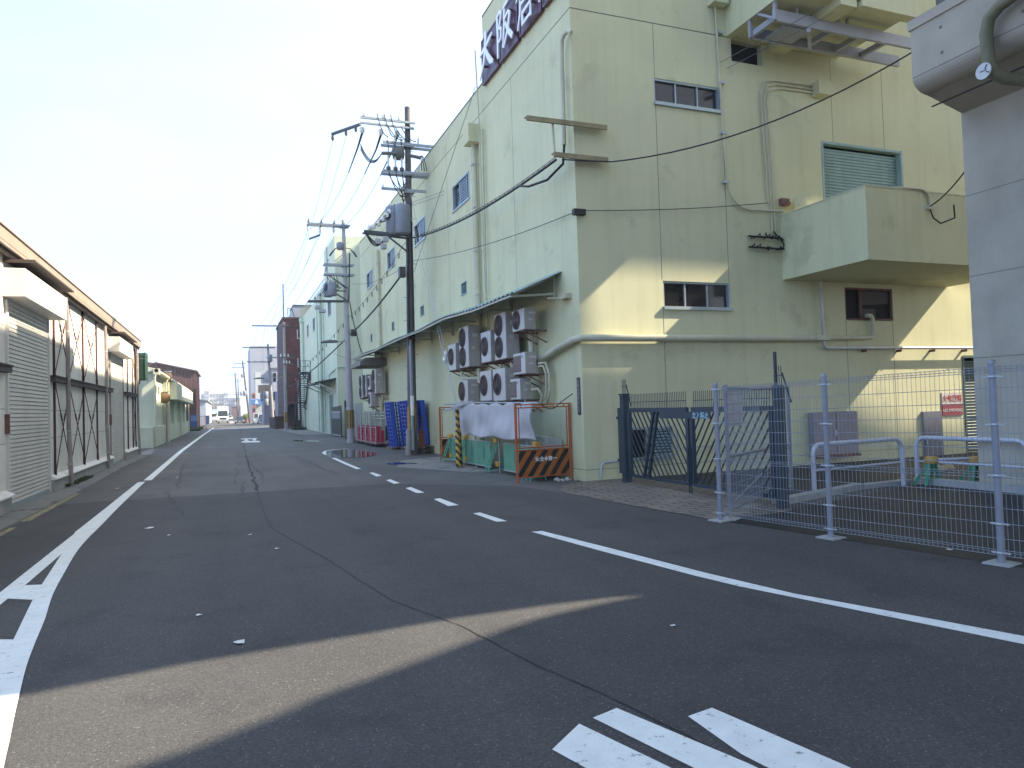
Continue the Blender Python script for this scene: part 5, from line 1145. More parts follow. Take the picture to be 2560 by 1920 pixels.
# ---------------------------------------------------------------- galvanised mesh fence
FENCE = mat('galvanised_fence_paint', (0.23, 0.24, 0.28), 0.45, metal=0.15, var=0.1, vs=5)
FW = mat('galvanised_fence_wire', (0.27, 0.30, 0.35), 0.4, metal=0.3)
fp = [Vector((6.77, 9.0, 0)), Vector((7.08, 7.19, 0)), Vector((7.45, 5.26, 0)), Vector((7.85, 3.35, 0))]
fh = [2.0, 2.04, 2.08, 2.1]
ft = thing('mesh_fence', 'galvanised welded mesh fence beside the road with round posts', 'fence', tuple(fp[0]))
for p, h in zip(fp, fh):
    w = MB(); w.tube([p, p + Z * h], 0.036, 12); w.lathe([(0.042, 0), (0.042, 0.02), (0.03, 0.045), (0.01, 0.055)], p + Z * h, 12); po = w.build('post', FENCE, parent=ft)
    w = MB(); U = (fp[1] - fp[0]).normalized(); N = U.cross(Z); w.lbox(p, U, N, Z, -0.13, 0.13, -0.13, 0.13, 0.0, 0.022); w.build('base_plate', CONC, parent=po)
    for z in (1.95, 1.45, 0.92, 0.42, 0.12): w = MB(); w.lathe([(0.039, -0.012), (0.043, -0.012), (0.043, 0.012), (0.039, 0.012)], p + Z * z, 12); w.lbox(p, U, N, Z, -0.09, 0.09, -0.012, 0.012, z - 0.008, z + 0.008); w.build('clamp', GALV, parent=po)
def mesh_panel(a, b, z0, za, zb, parent, name='mesh_panel', hz=None, pitch=0.052):
    """Welded wires with folded triangular beads at top, middle and foot."""
    U = (b - a).normalized(); L_ = (b - a).length; N = U.cross(Z); w = MB(); r = 0.0029
    top = lambda u: za + (zb - za) * u / L_
    n = int(L_ / pitch)
    for i in range(n + 1):
        u = 0.02 + i * (L_ - 0.04) / n; w.tube([a + U * u + Z * z0, a + U * u + Z * top(u)], r, 4, caps=False)
    k = 0; z = z0 + 0.17
    while z < 1.9:
        if abs(z - 0.9) > 0.09: w.tube([a + U * 0.01 + Z * (z + (za - 2) * z / 2), b - U * 0.01 + Z * (z + (zb - 2) * z / 2)], 0.0034, 4, caps=False)
        z += 0.152
    for zc in (z0, 0.87, 1.94):
        f0, f1 = zc * za / 2.0, zc * zb / 2.0
        for (dn, dz) in ((0, 0), (0.04, 0.028), (-0.0, 0.056)):
            w.tube([a + Z * (f0 + dz) - N * dn, b + Z * (f1 + dz) - N * dn], 0.0034, 4, caps=False)
        for i in range(n + 1):
            u = 0.02 + i * (L_ - 0.04) / n; q = f0 + (f1 - f0) * u / L_
            w.tube([a + U * u + Z * q, a + U * u + Z * (q + 0.028) - N * 0.04, a + U * u + Z * (q + 0.056)], 0.0022, 3, caps=False)
    return w.build(name, FW, parent=parent)
for i in range(3): mesh_panel(fp[i], fp[i + 1], 0.09, fh[i] - 0.02, fh[i + 1] - 0.02, ft)
ga, gb = Vector((6.97, 9.03, 0)), Vector((9.73, 10.78, 0))
gf = thing('fence_gate', 'open gate leaf of the mesh fence with a white board, facing the yard', 'gate', tuple(ga))
for p in (ga, gb):
    w = MB(); w.tube([p + Z * 0.1, p + Z * 2.02], 0.034, 10); w.build('post', FENCE, parent=gf)
w = MB()
for z in (0.16, 0.94, 1.97): w.tube([ga + Z * z, gb + Z * z], 0.024, 8)
w.tube([ga + Z * 0.2, gb + Z * 0.9], 0.016, 6); w.build('rail', FENCE, parent=gf)
mesh_panel(ga, gb, 0.2, 1.98, 2.0, gf)
w = MB(); U = (gb - ga).normalized(); N = U.cross(Z); w.lbox(ga + N * -0.04, U, Z, N, 0.12, 0.84, 1.38, 1.93, -0.004, 0.004); w.build('white_board', mat('plain_white_board', (0.62, 0.60, 0.64), 0.6, var=0.05), parent=gf)
w = MB(); w.lbox(ga, U, N, Z, -0.14, 0.14, -0.12, 0.12, 0.0, 0.02); w.tube([ga, ga + Z * 0.12], 0.02, 8); w.build('base_plate', CONC, parent=gf)

# ---------------------------------------------------------------- kerb and white pipe guardrails
w = MB()
kz = 0.11
pth = [(8.6, 9.75), (11.3, 10.58), (12.72, 10.72)]
for a, b in zip(pth, pth[1:]):
    a3, b3 = Vector((a[0], a[1], 0)), Vector((b[0], b[1], 0)); U = (b3 - a3).normalized(); w.lbox(a3, U, U.cross(Z) * -1, Z, 0, (b3 - a3).length, 0, 0.2, 0, kz if a[0] < 9 else kz * 0.75)
w.box(12.74, 12.93, 2.0, 10.72, 0, 0.13)
struct('kerb', w, CONC)
WHITER = mat('white_guardrail_paint', (0.50, 0.51, 0.58), 0.35, var=0.06, spots=(0.3, 0.27, 0.25), spot_t=0.72)
def ubar(label, a, b, h=0.92, r=0.043):
    t = thing('pipe_guardrail', label, 'guardrail', tuple(a), 'white pipe guardrails on the kerb')
    a, b = Vector(a), Vector(b); U = (b - a).normalized(); L_ = (b - a).length; c = 0.2; pts = [a]
    for k in range(7):
        q = math.pi / 2 * k / 6; pts.append(a + U * (c - c * math.cos(q)) + Z * (h - c + c * math.sin(q)))
    for k in range(7):
        q = math.pi / 2 * k / 6; pts.append(a + U * (L_ - c + c * math.sin(q)) + Z * (h - c + c * math.cos(q)))
    pts.append(b); w = MB(); w.tube(pts, r, 12); w.build('hoop', WHITER, parent=t)
    w = MB(); w.tube([a + U * 0.02 + Z * 0.45, b - U * 0.02 + Z * 0.46], 0.022, 8); w.build('mid_rail', WHITER, parent=t)
ubar('white pipe guardrail hoop on the kerb, nearer the gate', (9.92, 10.42, 0), (12.36, 10.62, 0))
ubar('white pipe guardrail hoop on the kerb in front of the concrete pier', (12.84, 10.7, 0), (12.84, 8.5, 0))
for i, (px, lb) in enumerate(((2331, 'yellow-topped green barricade stand behind the guardrails, left of the pair'), (2444, 'yellow-topped green barricade stand behind the guardrails, beside the pier'))):
    b = G((px, 1213)); yy = b.y; zt = PY((px - 3, 1150), yy).z
    t = thing('barricade_stand', lb, 'barricade stand', tuple(b), 'green stands behind the guardrails'); x = b.x
    w = MB()
    for s in (-1, 1): w.bar((x + s * 0.21, yy - 0.05, 0), (x + s * 0.06, yy, zt - 0.05), 0.06); w.bar((x + s * 0.21, yy + 0.25, 0), (x + s * 0.06, yy, zt - 0.05), 0.05)
    for q in (0.25, 0.6): w.bar((x - 0.21 + 0.15 * q, yy - 0.03, zt * q), (x + 0.21 - 0.15 * q, yy - 0.03, zt * q), 0.03)
    w.build('leg', mat('bright_green_plastic', (0.02, 0.22, 0.10), 0.45), parent=t)
    w = MB(); w.lathe([(0.12, -0.06), (0.13, -0.02), (0.13, 0.03), (0.09, 0.07)], (x, yy, zt), 12); w.build('cap', mat('amber_cap', (0.50, 0.28, 0.05), 0.5), parent=t)
b0, b1 = G((2331, 1213)), G((2444, 1213))
w = MB(); w.tube([(b0.x, b0.y, 0.50), (b1.x, b1.y, 0.52)], 0.024, 8); solo('barricade_bar', w, WHITER, 'pale bar laid across the two green barricade stands', 'bar')
for (x, y), lb in (((15.1, 12.0), 'yellowish sack lying between the two barricade stands'), ((15.5, 12.1), 'second yellowish sack, right of the first, between the stands'), ((16.6, 12.0), 'yellowish sack at the foot of the stand beside the pier')):
    w = MB(); w.lathe([(0.12, 0), (0.16, 0.05), (0.1, 0.12), (0.03, 0.15)], (x, y, 0), 8); solo('sandbag', w, bpy.data.materials.get('yellowish_sack') or mat('yellowish_sack', (0.38, 0.32, 0.18), 0.9), lb, 'sack', 'sacks behind the guardrails')
# no smoking sign
t = thing('warning_sign', 'red and white no smoking sign on the yellow wall by the green shutter', 'sign', (19.7, YW, 1.15))
w = MB(); w.box(19.27, 20.10, YW - 0.02, YW - 0.002, 1.45, 1.80); w.build('upper_panel', mat('cream_sign_white', (0.52, 0.48, 0.44), 0.5), parent=t)
w = MB(); w.box(19.27, 20.10, YW - 0.022, YW - 0.002, 1.13, 1.449); w.build('lower_panel', mat('dark_red_sign', (0.22, 0.012, 0.02), 0.5), parent=t)
REDL = mat('red_sign_letter', (0.40, 0.02, 0.02), 0.5)
text('火気厳禁', 0.20, Vector((19.685, YW - 0.024, 1.55)), X, Z, 0.004, REDL, 'lettering', t, bold=0.006)
text('NO SMOKING', 0.125, Vector((19.685, YW - 0.025, 1.24)), X, Z, 0.004, mat('pale_sign_letter', (0.55, 0.5, 0.5), 0.5), 'lettering', t, bold=0.002)

# ---------------------------------------------------------------- concrete pier with cap, and added shade decks
PIERC = mat('pier_concrete', (0.43, 0.385, 0.31), 0.9, var=0.14, vs=0.9, bump=0.2, bs=30, streak=0.12, spots=(0.17, 0.165, 0.16), spot_t=0.68, spot_s=5)
pr = thing('viaduct_pier', 'massive concrete viaduct pier with overhanging rounded cap and drain pipe', 'pier', (14, 6, 0))
w = MB(); w.box(13.0, 15.6, 5.6, 9.52, 0, 7.2)
w.mi = 1
for z in (0.9, 2.42, 3.95, 5.47): w.box(12.997, 13.05, 5.6, 9.515, z, z + 0.012)
for y in (8.35, 7.2, 6.0): w.box(12.997, 13.05, y, y + 0.009, 0, 7.0)
w.build('column', [PIERC, SEAM], parent=pr)
w = MB(); xc, yc = 11.72, 9.50; prof = [(xc, 8.42)]; r = 0.36
prof = [(16.6, 8.42), (xc + 0.03, 8.42), (xc + 0.03, 7.55)]
for k in range(9):
    q = math.pi / 2 * k / 8; prof.append((xc + 0.03 + r - r * math.cos(q) * 1.0, 7.55 - r * math.sin(q) * 0.75))
prof += [(13.0, 7.05), (16.6, 7.05)]
w.prism([(x, yc, z) for x, z in prof], (0, -4.5, 0))
w.box(xc, 16.7, 4.95, yc + 0.03, 8.42, 8.60)
w.mi = 1; w.box(xc + 0.027, xc + 0.05, 5.0, yc - 0.01, 7.54, 7.552)
cp = w.build('cap', [PIERC, SEAM], parent=pr, bevel=0)
OLIVEP = mat('olive_drain_pipe', (0.20, 0.19, 0.11), 0.6, var=0.2, streak=0.2)
w = MB(); w.tube([(11.55, 5.2, 8.42), (11.55, 6.6, 8.12), (11.55, 7.72, 7.93), (11.57, 7.92, 7.82), (11.6, 8.0, 7.62), (11.62, 8.0, 7.12), (11.68, 7.96, 6.95), (11.82, 7.9, 6.86), (12.6, 7.7, 6.82), (12.99, 7.6, 6.8)], 0.1, 12); w.build('drain_pipe', OLIVEP, parent=pr)
w = MB(); w.lathe([(0.13, -0.02), (0.13, 0.0)], (11.5, 8.0, 6.98), 20, 'x'); dsc = w.build('round_label', mat('white_disc', (0.62, 0.62, 0.60), 0.5), parent=pr)
w = MB(); w.bar((11.478, 8.05, 6.98), (11.478, 7.94, 6.98), 0.012); w.bar((11.478, 7.97, 7.0), (11.478, 7.93, 7.06), 0.014); w.bar((11.478, 7.95, 6.95), (11.478, 7.9, 6.92), 0.014); w.build('mark', BLACKRUB, parent=dsc)
w = MB(); w.tube([(12.25, 9.53, 7.10), (12.25, 5.0, 7.10)], 0.015, 6); w.build('drip_bar', BLACKRUB, parent=pr)
w = MB()
for y in (8.9, 7.5, 6.1): 
    for z in (7.75, 8.2): w.lathe([(0.03, -0.004), (0.03, 0.0)], (xc + 0.028, y, z), 8, 'x')
w.build('tie_hole', SEAM, parent=pr)
# low ramp girders resting on the cap
RGIR = mat('rusty_grey_girder', (0.12, 0.11, 0.10), 0.7, var=0.3, spots=(0.14, 0.08, 0.05))
for x0, lb in ((12.05, 'dark weathered girder stub on the road edge of the pier cap'), (13.1, 'dark weathered girder stub on the middle of the pier cap')):
    w = MB(); w.box(x0, x0 + 0.45, 5.2, 9.2, 8.6, 9.1); solo('bearing_girder', w, RGIR, lb, 'girder')
# steel gangway between warehouse and viaduct
gw = thing('steel_gangway', 'grey steel gangway running from the warehouse overhang to the pier cap', 'gangway', (13, 13.9, 10.4))
GW = mat('gangway_grey_paint', (0.34, 0.35, 0.39), 0.5, var=0.1)
w = MB(); w.box(12.2, 17.2, 13.42, 13.5, 10.72, 11.0); w.build('beam', GW, parent=gw); w = MB(); w.box(12.2, 17.2, 14.28, 14.36, 10.72, 11.0); w.build('beam', GW, parent=gw)
w = MB()
for x in (12.25, 13.1, 14.0, 14.9, 15.8):
    w = MB(); w.box(x, x + 0.09, 13.5, 14.28, 10.76, 10.9); w.build('cross_member', GW, parent=gw)
w = MB(); w.box(12.6, 13.4, 13.55, 14.2, 10.70, 10.758); w.build('floor_plate', GW, parent=gw)
w = MB()
for y in (13.40, 14.28):
    w.bar((12.2, y, 10.72), (12.2, y, 11.9), 0.07); w.bar((12.2, y, 11.3), (12.2 + 0.6, y, 11.3), 0.05)
w.bar((12.2, 13.4, 11.3), (12.2, 14.32, 11.3), 0.05); w.bar((12.2, 13.4, 10.75), (12.2, 14.32, 11.4), 0.06); w.build('end_frame', GW, parent=gw)
w = MB()
for x in (12.9, 14.2, 14.5): w = MB(); w.bar((x, 13.46, 10.98), (x, 13.46, 11.2), 0.06); w.build('hanger', GW, parent=gw)
w = MB(); w.bar((13.0, 13.2, 10.5), (13.9, 14.1, 10.56), 0.09); w.build('slung_bar', GW, parent=gw)
# unseen decks added overhead, their outlines worked back from the shade they cast
def lift(p, zd):                             # ground shadow point -> point of the deck edge
    k = zd / SUN.z; return (p[0] + SUN.x * k, p[1] + SUN.y * k)
upper = [(-8.3, 6.6), (-3, 5.85), (-1.29, 5.68), (-0.3, 5.86), (0.8, 5.95), (1.8, 6.04), (2.7, 6.05), (3.3, 5.99), (3.8, 5.9)]
lower = [(3.8, 5.88), (3.3, 5.81), (2.57, 5.64), (1.87, 5.32), (1.2, 4.97), (0.71, 4.74), (0.52, 4.60), (-0.01, 4.30), (-0.5, 4.14), (-1.3, 3.94), (-3, 3.7), (-8.3, 3.2)]
near_far = [(3.8, 5.9), (4.5, 5.2), (20, 2.6), (30, 10.6), (-8.3, 10.6)]
lowB = lower + [(-8.3, -30), (12, -30), (20, 2.9)]
farA = [(-8.3, 9.8), (40, 9.8), (40, 15.0), (17.0, 15.35), (12, 15.78), (4.85, 15.98), (1.95, 16.72), (18, 16.72), (18, 22.0), (-3.0, 22.0), (-8.3, 20.7)]
for pts, zd, lb in ((upper[:-1] + near_far, 10.0, 'low unseen viaduct deck above the pier, its outline shaped for the street shade'), (lowB, 10.0, 'second low unseen viaduct deck behind the camera, shaped to cast the near shade'), (farA, 20.0, 'high unseen deck added to shade the yellow wall and the street')):
    q = [lift(p, zd) for p in pts]
    w = MB(); w.prism([(p[0], p[1], zd) for p in q], (0, 0, 0.2)); solo('shade_deck', w, CONC, lb, 'deck', origin=(q[0][0], q[0][1], zd))

w = MB(); w.box(1, 19, -45, 4.5, 19.0, 20.4); solo('shade_deck', w, CONC, 'wide unseen deck added overhead and behind the camera to block skylight', 'deck')  # added to cut skylight on the yellow wall, never in view
w = MB(); w.box(34, 56, 25, 85, 0, 35.4); w.mi = 1  # hidden block, added for the shade it throws on the walls further along
for z in range(4, 35, 4): w.box(33.99, 34.05, 25.5, 84.5, z, z + 0.1)
t = thing('shade_block', 'tall unseen block added behind the mint warehouses to shade the far walls', 'building', (34, 55, 0)); w.build('wall', [CONC, SEAM], parent=t)
w = MB(); w.box(33.9, 56.1, 24.9, 85.1, 35.4, 35.5); w.build('roof', CONC, parent=t)
# ---------------------------------------------------------------- litter on the road
LIT = mat('white_litter', (0.62, 0.62, 0.60), 0.8)
lp = [(323, 1142, .09, 'crumpled white scrap of paper on the road, largest near the left line'), (255, 1056, .09, 'crumpled white scrap on the left road edge by the line'), (517, 1391, .07, 'pale elongated scrap at the edge of the sunlit patch'), (430, 1331, .05, 'pale elongated scrap on the road beside the white junction mark'), (598, 1187, .05, 'pale thin scrap just left of the paving seam'), (540, 1157, .05, 'pale thin scrap in the middle of the road'), (365, 1158, .04, 'small pale fleck beside the largest paper scrap'), (1455, 1355, .04, 'pale fleck right of the sunlit patch'), (2050, 1190, .05, 'pale scrap lying under the mesh fence'), (382, 1032, .05, 'small pale fleck near the left warehouse')]
rnd = random.Random(5)
for i, (x, y, s, lb) in enumerate(lp):
    p = G(V(x, y)); w = MB(); n = 7; s *= 0.55; vs = [(p.x, p.y, 0.022)]
    for k in range(n):
        a = k * 6.283 / n; r = s * rnd.uniform(.6, 1.3); vs.append((p.x + r * 1.3 * math.cos(a), p.y + r * math.sin(a), 0.012 + rnd.uniform(0, .01)))
    w.add(vs, [(0, k + 1, (k + 1) % n + 1) for k in range(n)]); o = solo('paper_scrap', w, LIT, lb, 'litter', 'scraps of litter on the road')
    md = o.modifiers.new('thickness', 'SOLIDIFY'); md.thickness = 0.004
HAZE = 0.0008
# ---------------------------------------------------------------- long brown-roofed warehouse on the left
XL = -4.18
BROWN = mat('brown_fascia_metal', (0.30, 0.25, 0.20), 0.6, var=0.1, streak=0.12)
DBROWN = mat('dark_brown_trim', (0.075, 0.055, 0.05), 0.7, var=0.2)
SIDING = mat('off_white_siding', (0.76, 0.73, 0.67), 0.75, var=0.09, vs=1.2, streak=0.18)
HOOD = mat('white_hood_metal', (0.66, 0.64, 0.62), 0.5, var=0.05, streak=0.1)
SHUT = mat('cream_shutter_metal', (0.68, 0.65, 0.60), 0.5, metal=0.05, var=0.1, vs=0.9, streak=0.12)
WARMGREY = mat('warm_grey_pipe', (0.30, 0.26, 0.25), 0.6, var=0.15, streak=0.2)
RUSTD = mat('dark_red_brown_steel', (0.085, 0.035, 0.032), 0.8, var=0.3, vs=6)
bw = thing('roadside_warehouse', 'long low off-white warehouse with brown eaves, red-brown braces and two roller shutters', 'warehouse', (XL, 25, 0))
w = MB(); ya, yb = 9.0, 39.6
hol = [(17.5, 21.2, -0.02, 4.28), (31.35, 35.15, -0.02, 4.28), (10.2, 14.0, -0.02, 4.28)]
O = Vector((XL, ya, 0))
def Lw(y0, y1, z0, z1): return (y0 - ya, y1 - ya, max(z0, 0.0), z1)
w.wall(O, Y, Z, -X, yb - ya, 5.3, [Lw(*h) for h in hol], 0.3)
w.poly([(XL, yb, 0), (XL - 12, yb, 0), (XL - 12, yb, 6.9), (XL, yb, 5.3)]); w.poly([(XL, ya, 0), (XL, ya, 5.3), (XL - 12, ya, 6.9), (XL - 12, ya, 0)])
w.mi = 1
for y in [i * 0.91 + ya for i in range(1, 34)]: pass
for z in (1.35, 2.05, 3.75, 4.45):
    for y0, y1 in ((14.05, 17.4), (21.3, 31.25), (35.25, yb)): w.box(XL - 0.01, XL + 0.003, y0, y1, z, z + 0.01)
w.build('wall', [SIDING, SEAM], parent=bw)
w = MB()
for y0, y1 in ((14.05, 17.4), (21.25, 31.3), (35.2, 39.6)): w.box(XL - 0.02, XL + 0.10, y0, y1, 0, 0.30); 
w.build('footing', CONC, parent=bw)
w = MB()
for y0, y1 in ((14.05, 17.4), (21.25, 31.3), (35.2, 39.6)): w.prism([(XL + 0.001, y0, 0.42), (XL + 0.001, y0, 0.30), (XL + 0.16, y0, 0.30), (XL + 0.16, y0, 0.33)], (0, y1 - y0, 0))
w.build('drip_sill', SIDING, parent=bw)
w = MB(); XF = -3.93
w.box(XF - 0.05, XF, 8.8, 39.9, 5.20, 5.53); w.box(XF - 0.02, XF + 0.03, 8.8, 39.9, 5.531, 5.57); w.box(XF - 0.01, XF + 0.006, 8.8, 39.9, 5.27, 5.285)
w.mi = 1; w.box(XL - 0.02, XF - 0.051, 8.8, 39.9, 5.2, 5.24)
w.mi = 0; w.prism([(XF, 39.85, 5.2), (XF, 39.85, 5.53), (XL - 12, 39.85, 7.3), (XL - 12, 39.85, 6.95)], (0, 0.05, 0)); w.prism([(XF - 0.06, 8.8, 5.45), (XF - 0.06, 8.8, 5.5), (XL - 12, 8.8, 7.27), (XL - 12, 8.8, 7.22)], (0, 31.0, 0))
w.build('eaves', [BROWN, DBROWN], parent=bw)
w = MB(); w.tube([(XF - 0.12, 8.8, 5.16), (XF - 0.12, 39.9, 5.16)], 0.055, 8); w.build('gutter', DBROWN, parent=bw)
for k, (y0, y1) in enumerate(((17.5, 21.2), (31.35, 35.15), (10.2, 14.0))):
    s = MB(); n = 48; prof = []; p = 4.3 / n
    for i in range(n):
        z = i * p; prof += [(XL - 0.055, z), (XL - 0.005, z + p * 0.12), (XL - 0.005, z + p * 0.84), (XL - 0.055, z + p * 0.92)]
    vs_ = [(q[0], yy, q[1]) for yy in (y0, y1) for q in prof]; m_ = len(prof)
    s.add(vs_, [(i, i + 1, m_ + i + 1, m_ + i) for i in range(m_ - 1)])
    sh = s.build('roller_shutter', SHUT, parent=bw)
    w = MB(); w.box(XL - 0.1, XL + 0.05, y0 - 0.09, y0 + 0.003, 0, 4.29); w.build('guide_rail', HOOD if k == 0 else WARMGREY, parent=sh); w = MB(); w.box(XL - 0.1, XL + 0.03, y1 - 0.003, y1 + 0.06, 0, 4.29); w.build('guide_rail', HOOD if k == 0 else WARMGREY, parent=sh)
    w = MB(); w.box(XL - 0.04, XL + 0.008, y0 + 0.004, y1 - 0.004, 0.0, 0.09); w.build('bottom_bar', ALU, parent=sh)
    w = MB(); w.box(XL + 0.001, -3.775, y0 - 0.25, y1 + 0.1, 4.32, 4.9); h = w.build('shutter_hood', HOOD, parent=bw, bevel=0.015)
    w = MB(); w.box(XL + 0.001, -3.62, y0 - 0.2, y1 + 0.2, 5.06, 5.09); w.box(XL + 0.001, -3.61, y0 - 0.2, y0 - 0.17, 5.02, 5.06); w.build('flap_canopy', DBROWN, parent=bw)
    w = MB(); w.box(XL - 0.02, XL + 0.08, y0 - 0.16, y0 - 0.1, 1.55, 1.95); w.build('switch_box', RUST, parent=bw)
# posts, girts and rod bracing
bays = [21.75, 23.55, 25.8, 28.3, 30.6]
for y in bays + [16.2, 36.5, 38.3, 39.4]:
    w = MB(); w.box(XL + 0.001, XL + 0.05, y - 0.025, y + 0.025, 0.36, 5.15); w.build('stud_post', RUSTD, parent=bw)
for y0, y1 in ((21.3, 31.25), (35.25, 39.5), (14.1, 17.35)):
    w = MB(); w.box(XL + 0.001, XL + 0.14, y0, y1, 2.78, 2.93); w.box(XL + 0.002, XL + 0.17, y0, y1, 2.90, 2.935); w.build('girt', DBROWN, parent=bw)
def brace(y0, y1, z0, z1):
    w = MB(); w.tube([(XL + 0.05, y0, z0), (XL + 0.05, y1, z1)], 0.013, 6); m1 = Vector((XL + 0.05, y0, z0)).lerp(Vector((XL + 0.05, y1, z1)), 0.62)
    w.tube([m1 - (Vector((0, y1 - y0, z1 - z0)).normalized() * 0.12), m1 + (Vector((0, y1 - y0, z1 - z0)).normalized() * 0.12)], 0.022, 6)
    for q, s in (((y0, z0), 1), ((y1, z1), -1)): w.box(XL + 0.04, XL + 0.055, q[0] - 0.06, q[0] + 0.06, q[1] - 0.12, q[1] + 0.12)
    w.build('brace_rod', RUSTD, parent=bw)
for (a, b) in ((23.55, 25.8), (25.8, 28.3), (21.75, 23.55), (38.3, 39.4)):
    for z0, z1 in ((0.5, 2.72), (3.02, 5.0)):
        brace(a, b, z0, z1); brace(b, a, z0, z1)
for y, xo in ((22.7, 0.16), (29.5, 0.14), (39.3, 0.14)):
    w = MB(); w.tube([(XF - 0.12, y, 5.12), (XF - 0.12, y, 4.98), (XL + xo, y + 0.05, 4.7), (XL + xo, y + 0.05, 1.6), (XL + xo + 0.04, y + 0.12, 0.03)], 0.055, 10)
    dp = w.build('downpipe', WARMGREY, parent=bw)
    w = MB()
    for z in (4.2, 2.9, 1.5, 0.6): w.lathe([(0.062, -0.015), (0.062, 0.015)], (XL + xo, y + 0.05, z), 10)
    w.build('pipe_clip', GALV, parent=dp)
# weeds at the wall foot
LEAF = mat('small_weed_leaf', (0.045, 0.075, 0.02), 0.7, var=0.4, vs=9)
def weeds(name, x0, x1, y0, y1, n, s, seed, label):
    rnd = random.Random(seed); w = MB()
    for _ in range(n):
        x, y = rnd.uniform(x0, x1), rnd.uniform(y0, y1)
        for k in range(5):
            a = rnd.uniform(0, 6.28); h = s * rnd.uniform(.4, 1); d = Vector((math.cos(a), math.sin(a), 0)); nn = Vector((-d.y, d.x, 0)) * s * 0.14; p = Vector((x, y, 0.005)); m_ = p + d * h * 0.4 + Z * h * 0.7; q = p + d * h * 0.8 + Z * h * rnd.uniform(.5, 1)
            w.add([p, m_ - nn, q, m_ + nn], [(0, 1, 2, 3)])
    o = solo(name, w, LEAF, label, 'weeds'); o['kind'] = 'stuff'; return o
weeds('weeds', XL + 0.11, XL + 0.28, 22.4, 25.6, 70, 0.13, 1, 'sparse weeds and moss along the footing of the left warehouse')
weeds('grass_tuft', 6.3, 7.6, 78, 84, 160, 0.35, 2, 'grass tufts at the foot of the iron stairs')
weeds('grass_tuft', -4.3, -3.2, 92, 106, 300, 0.45, 3, 'yellow green weeds along the left kerb by the blue box')
w = MB(); w.box(-4.3, -3.9, 41.2, 42.5, 3.72, 5.08); lb_ = thing('hanging_sign_box', 'dark green hanging sign box at the far corner of the left warehouse', 'sign', (-4.1, 41.2, 3.75))
GREENBOX = mat('dark_green_sign_box', (0.018, 0.055, 0.03), 0.5, var=0.1)
w.build('box', GREENBOX, parent=lb_, bevel=0.02)
w = MB(); w.box(-4.33, -4.301, 41.18, 42.52, 3.70, 5.11); w.box(-3.899, -3.87, 41.18, 42.52, 3.70, 5.11); w.build('rim', GREENBOX, parent=lb_)
w = MB(); w.bar((-4.25, 39.6, 4.9), (-4.25, 41.2, 4.9), 0.06); w.bar((-4.25, 39.6, 4.0), (-4.25, 41.2, 4.0), 0.05); w.bar((-4.2, 41.4, 3.72), (-4.2, 41.4, 3.5), 0.12); w.build('bracket', DBROWN, parent=lb_)

# ---------------------------------------------------------------- mint block building on the left
LM = mat('pale_mint_block', (0.54, 0.57, 0.46), 0.8, var=0.08, vs=0.6, streak=0.15)
XG = -4.2
mbld = thing('block_building', 'low pale mint building with buttressed wall base and cream gutter', 'building', (XG, 65, 0))
w = MB(); w.box(-16, XG, 47.2, 86, 0, 4.45); w.prism([(XG + 0.35, 47.0, 4.45), (XG + 0.35, 47.0, 4.62), (-10, 47.0, 6.2), (-16, 47.0, 4.5)], (0, 39.2, 0)); w.build('wall', LM, parent=mbld)
w = MB(); w.box(-16, XG + 0.18, 46.5, 47.2, 0, 1.25)
y = 47.2
while y < 85.5: w.box(XG, XG + 0.18, y, y + 2.7, 0, 1.25); y += 2.9
w.build('plinth', LM, parent=mbld, bevel=0.04)
for y in (47.2, 55.6, 63.5, 71.5, 79):
    w = MB(); w.box(XG, XG + 0.22, y - 0.0, y + 0.5, 1.25, 4.45); w.build('pilaster', LM, parent=mbld)
GUT = mat('cream_gutter', (0.60, 0.58, 0.42), 0.5, var=0.08)
w = MB(); w.tube([(XG + 0.36, 46.9, 4.5), (XG + 0.36, 86.2, 4.5)], 0.11, 8); gt_ = w.build('gutter', GUT, parent=mbld)
w = MB(); w.box(XG + 0.2, XG + 0.52, 46.9, 47.5, 4.28, 4.62); w.build('gutter_head', GUT, parent=mbld)
for y in (46.95, 55.4, 71.6, 85.8):
    w = MB(); w.tube([(XG + 0.36, y, 4.4), (XG + 0.27, y, 4.1), (XG + 0.27, y, 0.05)], 0.06, 8); w.build('downpipe', GUT, parent=mbld)
w = MB(); w.box(XG, XG + 0.8, 58.5, 84.5, 3.05, 3.12); w.box(XG, XG + 0.75, 58.5, 84.4, 3.12, 4.3); w.build('canopy_box', LM, parent=mbld)
for y in (50.5, 52.5, 76): 
    w = MB(); w.box(XG - 0.05, XG + 0.012, y, y + 0.7, 3.3, 3.8); w.build('vent', DARK, parent=mbld)
for (y, z, lb) in ((54.3, 3.1, 'round brown-backed traffic mirror low on the mint building post'), (56.3, 4.6, 'round brown-backed traffic mirror up under the mint building eaves')):
    t = thing('traffic_mirror', lb, 'traffic mirror', (-4.0, y, 0), 'traffic mirrors by the mint building')
    w = MB(); w.lathe([(0.02, -0.1), (0.3, -0.05), (0.4, 0.0), (0.4, 0.03), (0.0, 0.06)], (-4.0, y, z), 18, 'y'); w.build('mirror_back', mat('ochre_mirror_back', (0.16, 0.095, 0.04), 0.7) if z < 4 else mat('brown_mirror_back', (0.10, 0.06, 0.04), 0.7), parent=t)
    w = MB(); w.box(-4.1, -3.65, y - 0.05, y + 0.35, z + 0.36, z + 0.4); w.build('hood', ALU, parent=t)
    w = MB(); w.tube([(-3.86, y + 0.12, 0.0), (-3.86, y + 0.12, z + 0.2)], 0.05, 8); w.build('post', GUT if z > 4 else WARMGREY, parent=t)
